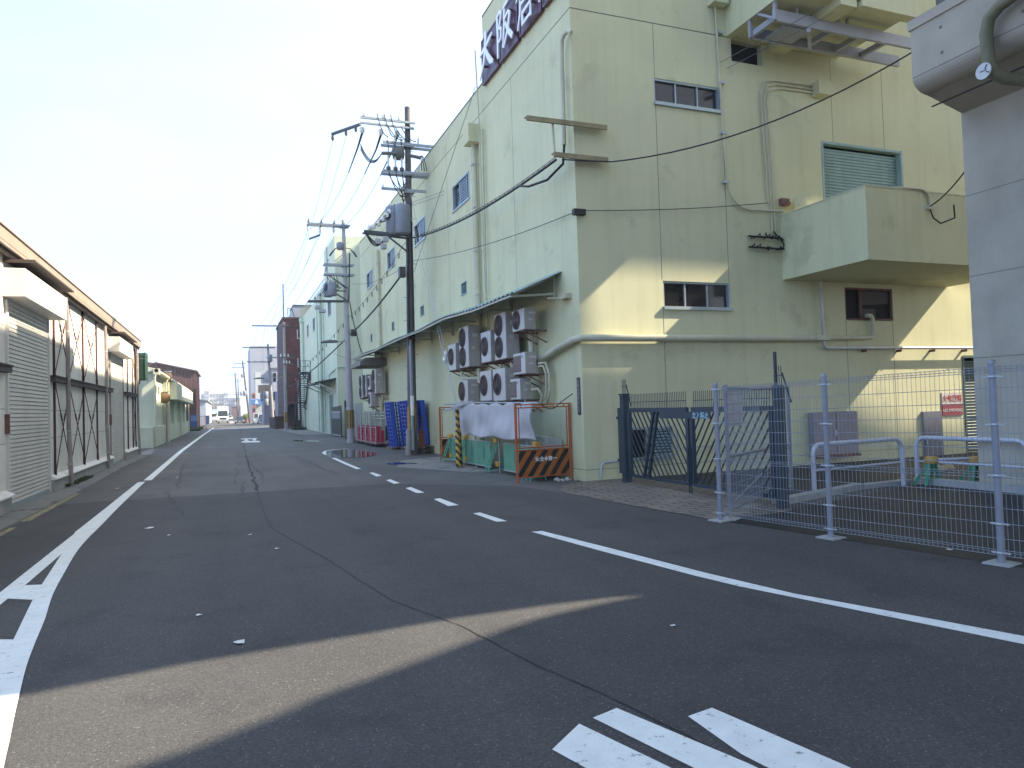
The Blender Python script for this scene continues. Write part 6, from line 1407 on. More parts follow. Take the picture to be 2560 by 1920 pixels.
# ---------------------------------------------------------------- red-brown corrugated shed, blue box, small shed, far left
def corrugated(name, c, pitch, ax):
    m = bpy.data.materials.new(name); m.use_nodes = True; t = m.node_tree; N = t.nodes; L = t.links; b = N['Principled BSDF']; b.inputs['Roughness'].default_value = 0.7
    tc = N.new('ShaderNodeTexCoord'); wv = N.new('ShaderNodeTexWave'); wv.inputs['Scale'].default_value = pitch; wv.bands_direction = ax; L.new(tc.outputs['Object'], wv.inputs['Vector'])
    nz = N.new('ShaderNodeTexNoise'); nz.inputs['Scale'].default_value = 0.8; nz.inputs['Detail'].default_value = 6; L.new(tc.outputs['Object'], nz.inputs['Vector'])
    mr = N.new('ShaderNodeMapRange'); mr.inputs[1].default_value = .3; mr.inputs[2].default_value = .7; mr.inputs[3].default_value = .65; mr.inputs[4].default_value = 1.3; L.new(nz.outputs['Fac'], mr.inputs[0])
    mu = N.new('ShaderNodeVectorMath'); mu.operation = 'SCALE'; mu.inputs[0].default_value = c; L.new(mr.outputs[0], mu.inputs['Scale']); L.new(mu.outputs[0], b.inputs['Base Color'])
    bp = N.new('ShaderNodeBump'); bp.inputs['Distance'].default_value = 0.05; L.new(wv.outputs['Fac'], bp.inputs['Height']); L.new(bp.outputs[0], b.inputs['Normal']); return m
REDSH = corrugated('red_brown_corrugated', (0.075, 0.03, 0.028), 1.6, 'X')
rs = thing('corrugated_shed', 'red-brown corrugated metal shed beyond the mint building', 'shed', (-8, 112, 0))
pz = lambda px: PY((300 + px[0] * 600 / 2212, 800 + px[1] * 600 / 2212), 112)
tl, tr, te = pz((320, 395)), pz((690, 460)), pz((715, 495))
w = MB(); w.prism([(-30, 112, 0), (tr.x, 112, 0), (tr.x, 112, tr.z), (tl.x, 112, tl.z), (-30, 112, tl.z + 3.0)], (0, 16, 0)); w.build('wall', REDSH, parent=rs)
w = MB(); w.prism([(tr.x + 0.35, 111.7, tr.z - 0.25), (tr.x + 0.35, 111.7, tr.z - 0.1), (tl.x, 111.7, tl.z + 0.15), (tl.x, 111.7, tl.z)], (0, 16.5, 0)); w.build('roof_edge', RUST, parent=rs)
for k in range(5):
    w = MB(); w.box(tr.x + 0.001, tr.x + 0.08, 112.3 + k * 3.5, 112.9 + k * 3.5, 0, tr.z - 0.1); w.build('pilaster', REDSH, parent=rs)
BLUEB = mat('navy_blue_box', (0.03, 0.06, 0.16), 0.4, var=0.1)
t = thing('vending_machine', 'dark blue vending machine at the corner of the red-brown shed', 'vending machine', (-4.0, 104, 0))
w = MB(); w.box(-4.6, -3.75, 104, 105, 0.15, 1.95); w.build('cabinet', BLUEB, parent=t, bevel=0.03)
w = MB(); w.box(-4.55, -3.8, 103.97, 103.999, 1.1, 1.8); w.build('display', mat('blue_grey_display', (0.12, 0.18, 0.28), 0.3), parent=t)
w = MB(); w.box(-4.5, -3.85, 104.1, 104.9, 0, 0.15); w.build('base', DARK, parent=t)
t = thing('barricade', 'red tubular barricade standing beside the blue vending machine', 'barricade', (-3.4, 112, 0)); w = MB()
for x in (-3.7, -2.95): w.tube([(x, 112, 0.02), (x, 112, 1.7)], 0.04, 6)
for x in (-3.5, -3.3, -3.1): w.tube([(x, 112, 0.3), (x, 112, 1.65)], 0.025, 6)
w.tube([(-3.7, 112, 1.7), (-2.95, 112, 1.7)], 0.04, 6); w.tube([(-3.7, 112, 0.3), (-2.95, 112, 0.3)], 0.03, 6); w.build('frame', mat('red_tube_paint', (0.28, 0.05, 0.03), 0.5), parent=t)
w = MB(); w.box(-3.9, -2.7, 111.7, 112.3, 0, 0.06); w.build('base', RUST, parent=t)
sh = thing('small_shed', 'pale blue-grey metal shed with white striped side, far on the left', 'shed', (-5, 150, 0))
a1, a2, a3 = PY((300 + 725 * .27125, 800 + 735 * .27125), 150), PY((300 + 790 * .27125, 800 + 745 * .27125), 150), PY((300 + 790 * .27125, 800 + 965 * .27125), 150)
w = MB(); w.prism([(a1.x - 9, 150, 0), (a2.x, 150, 0), (a2.x, 150, a2.z), (a1.x - 9, 150, a1.z + 1.2)], (0, 48, 0)); w.build('wall', mat('pale_blue_grey_cladding', (0.34, 0.40, 0.48), 0.6, var=0.06), parent=sh)
w = MB(); w.prism([(a2.x + 0.4, 149.7, a2.z - 0.05), (a2.x + 0.4, 149.7, a2.z + 0.15), (a1.x - 9, 149.7, a1.z + 1.5), (a1.x - 9, 149.7, a1.z + 1.2)], (0, 48.6, 0)); w.build('roof', mat('grey_shed_roof', (0.22, 0.24, 0.26), 0.6), parent=sh)
for k in range(9):
    w = MB(); w.box(a2.x + 0.001, a2.x + 0.12, 151 + k * 5.2, 153.2 + k * 5.2, 0.3, a2.z - 0.4); w.build('door_panel', HOOD, parent=sh)

# ---------------------------------------------------------------- second mint warehouse on the right, with iron stairs
XM = 7.65
m2 = thing('warehouse', 'second mint green warehouse beyond the gap, with dark iron stairs on its wall', 'warehouse', (XM, 55, 0))
M2P = mat('pale_blue_mint_paint', (0.56, 0.60, 0.46), 0.8, var=0.06, vs=0.5, bump=0.1, bs=20, streak=0.15)
gw_ = [(57.85, 59.67), (69.05, 70.88), (74.8, 76.4), (81.1, 82.3)]
w = MB(); ye = 84.2
w.wall(Vector((XM, ye, 0)), -Y, Z, X, ye - 55.2, 12.0, [(ye - b, ye - a, 9.42, 10.64) for a, b in gw_] + [(ye - 60.2, ye - 58.0, 0.0, 3.15)], 0.15)
w.poly([(XM, 55.2, 0), (26, 55.2, 0), (26, 55.2, 15.0), (XM, 55.2, 15.0)]); w.poly([(XM, 55.2, 12), (XM, 55.2, 15), (XM, 61.5, 15), (XM, 61.5, 12)][::-1])
w.poly([(XM, 61.5, 12), (XM, 61.5, 15), (26, 61.5, 15), (26, 61.5, 12)]); w.poly([(XM, 55.2, 15), (26, 55.2, 15), (26, 61.5, 15), (XM, 61.5, 15)])
w.poly([(XM, 61.5, 12), (26, 61.5, 12), (26, ye, 12), (XM, ye, 12)]); w.poly([(XM, ye, 0), (XM, ye, 12), (26, ye, 12), (26, ye, 0)]); w.poly([(26, 55.2, 0), (26, ye, 0), (26, ye, 15), (26, 55.2, 15)])
w.build('wall', M2P, parent=m2)
for a, b in gw_:
    w = MB(); w.box(XM - 0.02, XM + 0.1, a, a + 0.07, 9.42, 10.64); w.box(XM - 0.02, XM + 0.1, b - 0.07, b, 9.42, 10.64); w.box(XM - 0.02, XM + 0.1, a + 0.07, b - 0.07, 10.56, 10.64); w.box(XM - 0.05, XM + 0.1, a - 0.04, b + 0.04, 9.36, 9.43); w.box(XM, XM + 0.1, (a + b) / 2 - 0.03, (a + b) / 2 + 0.03, 9.43, 10.56)
    f = w.build('window', ALU, parent=m2)
    w = MB(); w.box(XM + 0.08, XM + 0.11, a + 0.07, b - 0.07, 9.43, 10.56); w.build('pane', GLASS, parent=f)
w = MB(); w.box(XM + 0.08, XM + 0.13, 58.0, 60.2, 0, 3.15); w.build('door', mat('blue_green_steel_door', (0.10, 0.19, 0.21), 0.5, var=0.08), parent=m2)
for y, r in ((79.5, 0.11), (66.2, 0.07), (63.97, 0.13), (61.74, 0.07)):
    w = MB(); w.tube([(XM - 0.16, y, 11.4 if y > 70 else 11.9), (XM - 0.16, y, 0.1)], r, 8); w.build('downpipe', mat('mint_downpipe', (0.46, 0.56, 0.46), 0.6) if y > 79 else bpy.data.materials['mint_downpipe'], parent=m2)
w = MB(); w.box(XM - 0.45, XM, 79.2, 79.9, 11.3, 11.8); w.build('gutter_head', bpy.data.materials['mint_downpipe'], parent=m2)
w = MB()
for k in range(24): w.bar((XM + 0.1, 61.8 + k * 0.95, 12), (XM + 0.1, 61.8 + k * 0.95, 13.0), 0.04)
w.bar((XM + 0.1, 61.8, 13.0), (XM + 0.1, 83.8, 13.0), 0.05); w.bar((XM + 0.1, 61.8, 12.5), (XM + 0.1, 83.8, 12.5), 0.04)
for k in range(8): w.bar((XM + 0.1, 61.5, 12.2 + k * 0.33), (XM + 0.7, 61.5, 12.2 + k * 0.33), 0.035)
w.build('roof_railing', mat('straw_yellow_rail', (0.45, 0.40, 0.22), 0.6), parent=m2)
w = MB(); w.prism([(XM, 56.0, 4.35), (6.1, 56.0, 4.05), (6.1, 56.0, 3.95), (XM, 56.0, 4.22)], (0, 8.2, 0)); cn = w.build('canopy', mat('dark_green_canopy', (0.045, 0.06, 0.06), 0.6), parent=m2)
for y in (56.1, 60, 64): w = MB(); w.bar((XM, y, 3.3), (6.3, y, 3.98), 0.08); w.build('canopy_brace', GALV, parent=cn)
w = MB(); w.tube([(XM - 0.06, 56.0, 5.0), (XM - 0.06, 59.5, 4.75), (XM - 0.06, 59.8, 3.7)], 0.04, 6); w.tube([(XM, 55.1, 5.1), (9.8, 55.1, 5.1)], 0.05, 6); w.build('conduit', bpy.data.materials['mint_downpipe'], parent=m2)
IRON = mat('black_iron', (0.016, 0.02, 0.024), 0.5, var=0.2)
st = thing('iron_stairs', 'dark open iron staircase climbing the second mint warehouse wall', 'staircase', (7.2, 80, 0))
def flight(y0, z0, y1, z1, n, x0=6.72, x1=7.56):
    w = MB()
    for x in (x0, x1): w.bar((x, y0, z0), (x, y1, z1), 0.09, 0.26)
    w.build('stringer', IRON, parent=st); w = MB()
    for k in range(n):
        q = (k + 0.6) / n; w.box(x0, x1, y0 + (y1 - y0) * q - 0.12, y0 + (y1 - y0) * q + 0.12, z0 + (z1 - z0) * q - 0.035, z0 + (z1 - z0) * q + 0.035)
    w.build('treads', IRON, parent=st)
flight(82.2, 0, 79.4, 2.85, 13); flight(78.2, 2.9, 75.2, 5.7, 13)
w = MB(); w.box(6.65, XM, 78.2, 79.4, 2.82, 2.92); w.bar((6.8, 78.3, 2.8), (XM, 78.3, 2.1), 0.08); w.build('landing', IRON, parent=st)
w = MB(); w.box(6.65, XM, 73.6, 75.3, 5.62, 5.76); w.box(7.45, XM, 73.6, 74.2, 4.9, 5.62); w.bar((6.8, 73.8, 5.6), (XM, 73.8, 4.6), 0.1); w.build('landing', IRON, parent=st)
w = MB()
for (x, y) in ((6.68, 75.2), (6.68, 73.65), (7.6, 73.65), (7.15, 73.65)): w.bar((x, y, 5.7), (x, y, 6.85), 0.045)
for z in (6.85, 6.3): w.bar((6.68, 75.2, z), (6.68, 73.65, z), 0.04); w.bar((6.68, 73.65, z), (7.6, 73.65, z), 0.04)
w.bar((6.68, 78.2, 3.9), (6.68, 75.2, 6.8), 0.04); w.bar((6.68, 82.2, 1.0), (6.68, 79.4, 3.85), 0.04)
for q in range(4): w.bar((6.68, 82.2 - q * 0.93, q * 0.95), (6.68, 82.2 - q * 0.93, q * 0.95 + 1), 0.03); w.bar((6.68, 78.2 - q, 2.9 + q * 0.95), (6.68, 78.2 - q, 3.9 + q * 0.95), 0.03)
w.build('handrail', IRON, parent=st)
t = thing('yard_gate', 'very dark green sheet gate with a pale sign band, behind the pale pole', 'gate', (7.2, 52, 0))
DG = mat('very_dark_green_sheet', (0.015, 0.022, 0.022), 0.5, var=0.15)
w = MB(); w.prism([(7.25, 50.7, 0.06), (7.25, 50.7, 2.2), (7.25, 55.4, 2.12), (7.25, 55.4, 0.06)], (-0.06, 0, 0)); w.build('leaf', DG, parent=t)
w = MB(); w.box(7.16, 7.189, 50.75, 55.3, 1.72, 1.8); w.box(7.16, 7.189, 50.75, 55.3, 0.1, 0.16); w.build('rail', GALV, parent=t)
w = MB(); w.box(7.165, 7.189, 51.0, 55.0, 1.3, 1.7); w.build('sign_band', mat('mottled_grey_sign', (0.22, 0.22, 0.23), 0.6, var=0.5, vs=9), parent=t)
w = MB(); w.box(7.15, 7.3, 48.6, 48.8, 0, 2.5); w.box(7.15, 7.3, 46.0, 48.55, 0.1, 2.05); w.build('leaf', DG, parent=t)
t = thing('picket_fence', 'thin grey spiked railing between the pale pole and the main warehouse', 'fence', (7.4, 44.8, 0)); w = MB()
for k in range(20): w.bar((7.3, 42.9 + k * 0.14, 0), (7.3, 42.9 + k * 0.14, 2.25), 0.018)
w.bar((7.3, 42.8, 1.7), (7.3, 46, 1.7), 0.03); w.bar((7.3, 42.8, 0.3), (7.3, 46, 0.3), 0.03); w.build('bars', GREYMETAL, parent=t)

# ---------------------------------------------------------------- brick building with arch
BRICK = bricks('dark_red_brick', (0.13, 0.042, 0.035), (0.095, 0.032, 0.028), (0.10, 0.07, 0.06), 1.0, 0.9, 0.34, (R(90), 0, 0), 0.3)
BRICK2 = bricks('old_brown_brick', (0.085, 0.045, 0.034), (0.055, 0.03, 0.025), (0.06, 0.045, 0.04), 1.0, 0.8, 0.3, (R(90), 0, 0), 0.4)
bb = thing('brick_building', 'tall dark red brick building with arched doorway', 'building', (6.2, 89, 0))
w = MB(); ac, ar, az = 7.05, 0.62, 2.25
w.poly([(6.2, 89, 0), (ac - ar, 89, 0), (ac - ar, 89, 12.85), (6.2, 89, 12.85)]); w.poly([(ac + ar, 89, 0), (14, 89, 0), (14, 89, 12.85), (ac + ar, 89, 12.85)])
pr_ = [(ac - ar * math.cos(math.pi * k / 12), az + ar * math.sin(math.pi * k / 12)) for k in range(13)]
for k in range(12): w.poly([(pr_[k][0], 89, pr_[k][1]), (pr_[k + 1][0], 89, pr_[k + 1][1]), (pr_[k + 1][0], 89, 12.85), (pr_[k][0], 89, 12.85)])
pf = [(ac - ar, 0)] + pr_ + [(ac + ar, 0)]
for k in range(len(pf) - 1): w.poly([(pf[k][0], 89, pf[k][1]), (pf[k][0], 90, pf[k][1]), (pf[k + 1][0], 90, pf[k + 1][1]), (pf[k + 1][0], 89, pf[k + 1][1])])
w.box(6.2, 14, 90.0, 101, 0, 12.85); w.poly([(6.2, 89, 0), (6.2, 90, 0), (6.2, 90, 12.85), (6.2, 89, 12.85)]); w.poly([(6.2, 89, 12.85), (14, 89, 12.85), (14, 90, 12.85), (6.2, 90, 12.85)])
w.build('wall', BRICK, parent=bb)
w = MB(); w.box(6.1, 14.1, 88.85, 101, 12.85, 13.05); w.box(6.12, 14, 88.92, 88.999, 11.85, 12.0); w.build('cornice', BRICK2, parent=bb)
w = MB()
for k in range(16):
    a0, a1 = math.pi * k / 16, math.pi * (k + 0.85) / 16
    q = [(ac - rr * math.cos(a), az + rr * math.sin(a)) for rr, a in ((ar, a0), (ar, a1), (ar + 0.28, a1), (ar + 0.28, a0))]; w.prism([(x, 88.999, z) for x, z in q], (0, -0.04, 0))
w.build('arch_ring', mat('paler_arch_brick', (0.17, 0.07, 0.05), 0.85, var=0.2), parent=bb)
w = MB(); w.box(ac - ar, ac + ar, 89.9, 89.95, 0, 2.9); w.build('arch_door', mat('brown_black_door', (0.03, 0.024, 0.022), 0.6), parent=bb)
for z in (10.5, 7.1):
    w = MB(); w.box(7.8, 8.05, 88.85, 88.999, z, z + 0.08); w.box(7.75, 7.83, 88.85, 88.999, z, z + 1.1); w.build('window', HOOD, parent=bb)
w = MB(); w.bar((6.5, 92, 13), (6.5, 92, 17.5), 0.12); w.bar((7.0, 92, 13), (7.0, 92, 14.6), 0.08); w.tube([(7.0, 92, 14.6), (7.5, 92, 14.4), (7.9, 92, 13.0)], 0.05, 6); w.build('roof_pipe', DARK, parent=bb)
t = thing('roof_hut', 'grey pitched hut on the roof behind the brick building', 'hut', (9.5, 104, 13)); w = MB(); w.prism([(8.2, 104, 12), (13, 104, 12), (13, 104, 16.6), (8.7, 104, 16.6), (8.2, 104, 14.6)], (0, 6, 0)); w.build('wall', mat('blue_grey_hut', (0.22, 0.25, 0.30), 0.6), parent=t); w = MB(); w.box(8.6, 13.1, 103.9, 110.1, 16.6, 16.7); w.build('roof', DBROWN, parent=t)
t = thing('garden_wall', 'low old brown brick wall in front of the brick building', 'wall', (5.3, 87.5, 0)); w = MB(); w.box(5.0, 7.6, 87.4, 87.7, 0, 1.35); w.box(5.0, 5.3, 87.7, 100, 0, 1.35); w.build('wall', BRICK2, parent=t)
w = MB(); w.box(4.95, 7.62, 87.35, 87.75, 1.35, 1.45); w.build('coping', BRICK2, parent=t)
t = thing('stand_pipe', 'white pipe post with red fittings against the brick building', 'pipe', (7.55, 87.2, 0)); w = MB(); w.tube([(7.62, 87.1, 0.9), (7.58, 87.1, 5.6)], 0.08, 8); w.build('pipe', PORCELAIN, parent=t)
w = MB(); w.lathe([(0.1, -.15), (0.2, 0), (0.1, .2)], (7.4, 87.1, 5.6), 8); w.lathe([(0.1, -.15), (0.2, 0), (0.1, .2)], (7.75, 87.1, 5.5), 8); w.bar((7.4, 87.1, 5.6), (7.75, 87.1, 5.5), 0.08); w.build('fitting', mat('red_fitting', (0.36, 0.05, 0.03), 0.5), parent=t)

# ---------------------------------------------------------------- buildings further along on the right
def fx(px, py, yv, x0=480, y0=820, s=280 / 1659): return PY((x0 + px * s, y0 + py * s), yv)
def block(name, label, px0, px1, ptop, yv, depth, m, wins=None, roof=None, cat='building', wm=GLASS):
    a, b = fx(px0, ptop, yv), fx(px1, ptop, yv)
    t = thing(name, label, cat, (a.x, yv, 0)); w = MB(); w.box(a.x, b.x, yv, yv + depth, 0, a.z); w.build('wall', m, parent=t)
    if roof: w = MB(); w.box(a.x - 0.2, b.x + 0.2, yv - 0.2, yv + depth, a.z, a.z + roof); w.build('roof', mat(name + '_roof', (0.2, 0.2, 0.21), 0.7), parent=t)
    if wins:
        nx, nzz = wins; wx, hz = (b.x - a.x) / nx, a.z / nzz
        for i in range(nx):
            for j in range(nzz):
                w = MB(); w.box(a.x + wx * (i + .22), a.x + wx * (i + .78), yv - 0.06, yv - 0.001, hz * (j + .3), hz * (j + .75)); w.build('window', wm, parent=t)
    return t, a, b
tb, a, b = block('tall_building', 'tall windowless pale blue-grey building rising behind the street poles', 855, 1345, 270, 260, 25, mat('pale_blue_grey_panel', (0.27, 0.29, 0.34), 0.7, var=0.04, vs=0.15))
w = MB(); w.box(a.x + 4.2, a.x + 4.24, 259.96, 260, 0, a.z); w.box(a.x, b.x, 259.96, 260, a.z - 0.3, a.z); w.build('panel_joint', SEAM, parent=tb)
block('office_building', 'cream office block directly in front of the tall blue-grey building', 935, 1050, 655, 235, 12, mat('cream_office_render', (0.45, 0.46, 0.45), 0.7), None)
hb, a, b = block('house', 'pale grey house with white roof edge, left of the brick building', 1185, 1335, 600, 128, 10, mat('pale_grey_render', (0.36, 0.37, 0.42), 0.8, var=0.08), (2, 3), 0.15)
hb, a, b = block('house', 'grey house with balconies and braces behind the tank pole', 1060, 1200, 850, 132, 9, mat('lilac_grey_render', (0.27, 0.26, 0.31), 0.8, var=0.1), None)
w = MB(); w.box(a.x - 0.6, b.x, 131.0, 131.98, 3.9, 5.3); w.build('balcony', mat('lilac_balcony', (0.24, 0.23, 0.28), 0.8), parent=hb)
w = MB(); w.box(a.x - 0.9, a.x + 1.6, 131.0, 132.5, 5.4, 6.7); w.build('balcony', mat('ochre_balcony', (0.33, 0.26, 0.18), 0.8), parent=hb)
w = MB(); w.box(a.x - 0.4, a.x + 1.4, 131.5, 132.5, 7.0, 9.2); w.box(a.x, a.x + 0.9, 131.3, 131.49, 7.6, 8.6); w.build('upper_room', mat('whitish_render', (0.42, 0.43, 0.45), 0.7), parent=hb)
w = MB(); w.bar((a.x + 0.4, 131.2, 4.0), (b.x, 131.2, 2.2), 0.15); w.build('brace', mat('pale_brace', (0.38, 0.34, 0.33), 0.7), parent=hb)
block('shop', 'deep blue panelled shop front between the poles', 1270, 1345, 930, 118, 8, mat('deep_blue_panel', (0.03, 0.07, 0.16), 0.5, var=0.1), None, None, 'shop')
block('shop', 'brighter blue upper box above the dark blue shop front', 1285, 1345, 765, 119.5, 5, mat('bright_blue_panel', (0.04, 0.12, 0.26), 0.5), None, None, 'shop')
t, a, b = block('shop', 'narrow orange-red shop building beside the blue awning sign', 890, 940, 960, 215, 6, mat('orange_red_render', (0.32, 0.10, 0.07), 0.7), (1, 4), None, 'shop')
bl, a, b = block('shop', 'white-walled shop under the blue curved awning sign', 945, 1050, 1130, 205, 6, mat('greyish_white_render', (0.40, 0.40, 0.38), 0.7), None, None, 'shop')
q0, q1 = fx(872, 1060, 203), fx(1035, 1135, 203)
t = thing('awning_sign', 'wide blue awning sign with a white mark on its face', 'sign', (q0.x, 203, q1.z)); w = MB(); w.prism([(q0.x, 203, q1.z), (q0.x, 203.3, q0.z), (q0.x, 205, q0.z + 0.2), (q0.x, 205, q1.z)], (q1.x - q0.x, 0, 0)); w.build('awning', mat('awning_blue', (0.03, 0.12, 0.30), 0.4, var=0.2, vs=0.8), parent=t)
w = MB(); xm = (q0.x + q1.x) / 2; zm = (q0.z + q1.z) / 2; w.prism([(xm - 0.1, 202.95, zm + 0.5), (xm - 0.4, 202.95, zm - 0.4), (xm + 0.5, 202.95, zm - 0.4), (xm + 0.2, 202.95, zm + 0.5)], (0, 0.02, 0)); w.build('white_mark', HOOD, parent=t)
t, a, b = block('shed', 'low reddish brown wooden shed left of the thin poles', 585, 720, 1165, 330, 12, mat('reddish_brown_boards', (0.14, 0.075, 0.06), 0.8, var=0.2), None, 0.2, 'shed')
# far town, softened by the air
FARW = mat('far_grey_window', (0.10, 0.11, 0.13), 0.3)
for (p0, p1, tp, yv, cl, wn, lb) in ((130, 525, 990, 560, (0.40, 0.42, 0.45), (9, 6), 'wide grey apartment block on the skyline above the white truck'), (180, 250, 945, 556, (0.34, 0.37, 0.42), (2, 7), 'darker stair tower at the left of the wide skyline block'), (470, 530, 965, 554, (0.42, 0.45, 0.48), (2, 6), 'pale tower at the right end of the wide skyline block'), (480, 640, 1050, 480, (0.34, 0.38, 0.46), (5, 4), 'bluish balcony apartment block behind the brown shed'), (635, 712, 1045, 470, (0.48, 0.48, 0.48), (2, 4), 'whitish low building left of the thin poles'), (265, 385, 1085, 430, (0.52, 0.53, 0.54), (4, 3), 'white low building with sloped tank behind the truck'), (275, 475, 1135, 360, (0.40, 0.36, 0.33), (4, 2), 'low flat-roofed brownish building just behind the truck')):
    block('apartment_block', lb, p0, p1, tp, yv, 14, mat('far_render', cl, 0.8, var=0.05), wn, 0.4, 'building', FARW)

# ---------------------------------------------------------------- vehicles
RUBBER = mat('black_tyre', (0.015, 0.015, 0.016), 0.8)
CGLASS = mat('dark_car_glass', (0.02, 0.028, 0.035), 0.08)
CHROME = mat('bright_trim', (0.55, 0.56, 0.58), 0.2, metal=0.7)
LAMPW = mat('headlamp_lens', (0.7, 0.7, 0.68), 0.15)
PLATE = mat('number_plate', (0.6, 0.6, 0.56), 0.5)
def car(loc, heading, paint, label, L_=4.4, Wd=1.74, H_=1.42, hood=0.30, van=False):
    """Faces local -Y (towards the camera when heading = 0)."""
    t = thing('parked_car' if van or heading else 'car', label, 'van' if van else 'car', loc)
    x, y, z0 = loc; hw = Wd / 2
    w = MB(); nose = 0.62 if not van else 0.75
    prof = [(0, .28), (-.04, .5), (.06, nose + 0.02), (L_ * hood, nose + .22), (L_ * .96, nose + .28), (L_, nose), (L_ - .02, .3)]
    sec = []
    for q, k in ((-hw, 0.94), (-hw * .96, 1.0), (hw * .96, 1.0), (hw, 0.94)):
        sec.append([(x + q, y + (p[0] - L_ / 2) * (1 if abs(q) < hw else .985) + L_ / 2, p[1] * (1 if p[1] < .5 or abs(q) < hw else .95)) for p in prof])
    vs_ = [p for s in sec for p in s]; n = len(prof)
    fs = [(i * n + j, i * n + (j + 1) % n, (i + 1) * n + (j + 1) % n, (i + 1) * n + j) for i in range(3) for j in range(n)] + [tuple(range(n - 1, -1, -1)), tuple(range(3 * n, 4 * n))]
    w.add(vs_, fs); b = w.build('body', paint, parent=t, bevel=0.04)
    y0, y1 = (L_ * hood - .25, L_ * .80) if not van else (0.35, L_ * .97)
    zb, zt = nose + .2, H_; ins = .13
    cab = [(y + y0, zb, hw - .06), (y + y0 + (.75 if not van else .85), zt, hw - .06 - ins), (y + y1 - (.45 if not van else .12), zt, hw - .06 - ins), (y + y1, zb + .02, hw - .06)]
    w = MB(); vs_ = []
    for yy, zz, h in cab: vs_ += [(x - h, yy, zz), (x + h, yy, zz)]
    w.add(vs_, [(2, 3, 5, 4)]); w.add([tuple(Vector(v)) for v in vs_], [(0, 2, 4, 6), (1, 7, 5, 3)]); w.add(vs_, [(4, 5, 7, 6), (0, 1, 3, 2)]); w.build('cabin', paint, parent=t)
    w = MB(); a0, a1 = cab[0], cab[1]; f = lambda q, s, o: (x + s * (a0[2] + (a1[2] - a0[2]) * q - .09), a0[0] + (a1[0] - a0[0]) * q - o, a0[1] + (a1[1] - a0[1]) * q + o * 0.4)
    w.poly([f(.08, -1, .012), f(.08, 1, .012), f(.92, 1, .012), f(.92, -1, .012)]); w.build('windscreen', CGLASS, parent=t)
    for s in (-1, 1):
        w = MB(); g = lambda yy, q: (x + s * (a0[2] + (a1[2] - a0[2]) * q + .008), yy, zb + (zt - zb) * q)
        w.poly([g(cab[0][0] + .35, .12), g(cab[1][0] + .12, .85), g(cab[2][0] - .1, .85), g(cab[3][0] - .3, .12)][::s]); w.build('side_window', CGLASS, parent=t)
        w = MB(); w.box(x + s * hw * .78 - .2, x + s * hw * .78 + .17, y - .045, y + .02, nose - .14, nose + .0); w.build('headlight', LAMPW, parent=t)
        w = MB(); w.box(x + s * (hw + .02) - .09, x + s * (hw + .02) + .09, y + y0 + .2, y + y0 + .3, zb + .02, zb + .16); w.build('wing_mirror', paint, parent=t)
        for yy in (.78, L_ - .85):
            w = MB(); w.lathe([(.2, -.09), (.31, -.09), (.315, 0), (.31, .09), (.2, .09)], (x + s * (hw - .11), y + yy, .315), 16, 'x'); wh_ = w.build('wheel', RUBBER, parent=t)
            w = MB(); w.lathe([(.19, -.1), (.19, .1)], (x + s * (hw - .11), y + yy, .315), 12, 'x'); w.build('rim', CHROME, parent=wh_)
    w = MB(); w.box(x - .45, x + .45, y - .035, y + .02, nose - .13, nose - .02); w.build('grille', DARK, parent=t)
    w = MB(); w.box(x - .19, x + .19, y - .075, y - .05, .38, .52); w.build('number_plate', PLATE, parent=t)
    w = MB(); w.box(x - hw * .97, x + hw * .97, y - .05, y + .1, .22, .36); w.build('bumper', DARK if not van else paint, parent=t)
    return t
NAVY = mat('dark_navy_car_paint', (0.035, 0.045, 0.075), 0.25, var=0.03, spec=0.7)
CARW = mat('white_car_paint', (0.62, 0.64, 0.66), 0.25, var=0.03)
SILV = mat('silver_van_paint', (0.46, 0.50, 0.52), 0.3, metal=0.2, var=0.03)
g = G(V(519, 914.5)); car((2.1, 150, 0), 0, NAVY, 'dark navy saloon car facing the camera in the far lane')
car((0.55, 255, 0), 0, CARW, 'white saloon car far off behind the navy one', H_=1.5)
car((-0.95, 262, 0), 0, CARW, 'white car partly hidden behind the white truck', H_=1.7, van=True)
car((5.9, 141, 0), 1, CARW, 'white small van parked on the right by the brick wall', H_=1.75, L_=4.2, van=True)
car((5.4, 148, 0), 1, SILV, 'tall silver minivan parked behind the white small van', H_=1.95, L_=4.7, Wd=1.85, van=True)
t = thing('box_truck', 'white box truck with tall roof deflector driving towards the camera', 'truck', (-1.0, 167, 0)); x, y = -1.02, 167
w = MB(); w.prism([(x - 1.08, y, .55), (x - 1.08, y - .03, 1.15), (x - 1.08, y + .1, 1.5), (x - 1.08, y + .42, 2.75), (x - 1.08, y + 2.0, 2.78), (x - 1.08, y + 2.0, .55)], (2.16, 0, 0)); w.build('cab', CARW, parent=t, bevel=0.06)
w = MB(); w.prism([(x - .98, y + .5, 2.79), (x - .98, y + .95, 3.6), (x - .98, y + 1.9, 3.68), (x - .98, y + 1.9, 2.79)], (1.96, 0, 0)); w.build('roof_deflector', CARW, parent=t, bevel=0.08)
w = MB(); w.box(x - 1.1, x + 1.1, y + 2.15, y + 8.4, .95, 3.65); w.build('cargo_box', mat('white_cargo_box', (0.58, 0.59, 0.6), 0.5), parent=t, bevel=0.03)
w = MB(); w.poly([(x - .98, y + .09, 1.55), (x + .98, y + .09, 1.55), (x + .92, y + .385, 2.68), (x - .92, y + .385, 2.68)]); w.build('windscreen', CGLASS, parent=t)
w = MB(); w.box(x - 1.0, x + 1.0, y - .06, y + .3, .42, .68); w.build('bumper', GREYMETAL, parent=t, bevel=0.03)
w = MB(); w.box(x - .62, x + .62, y - .05, y - .005, .85, 1.22); w.build('grille', DARK, parent=t)
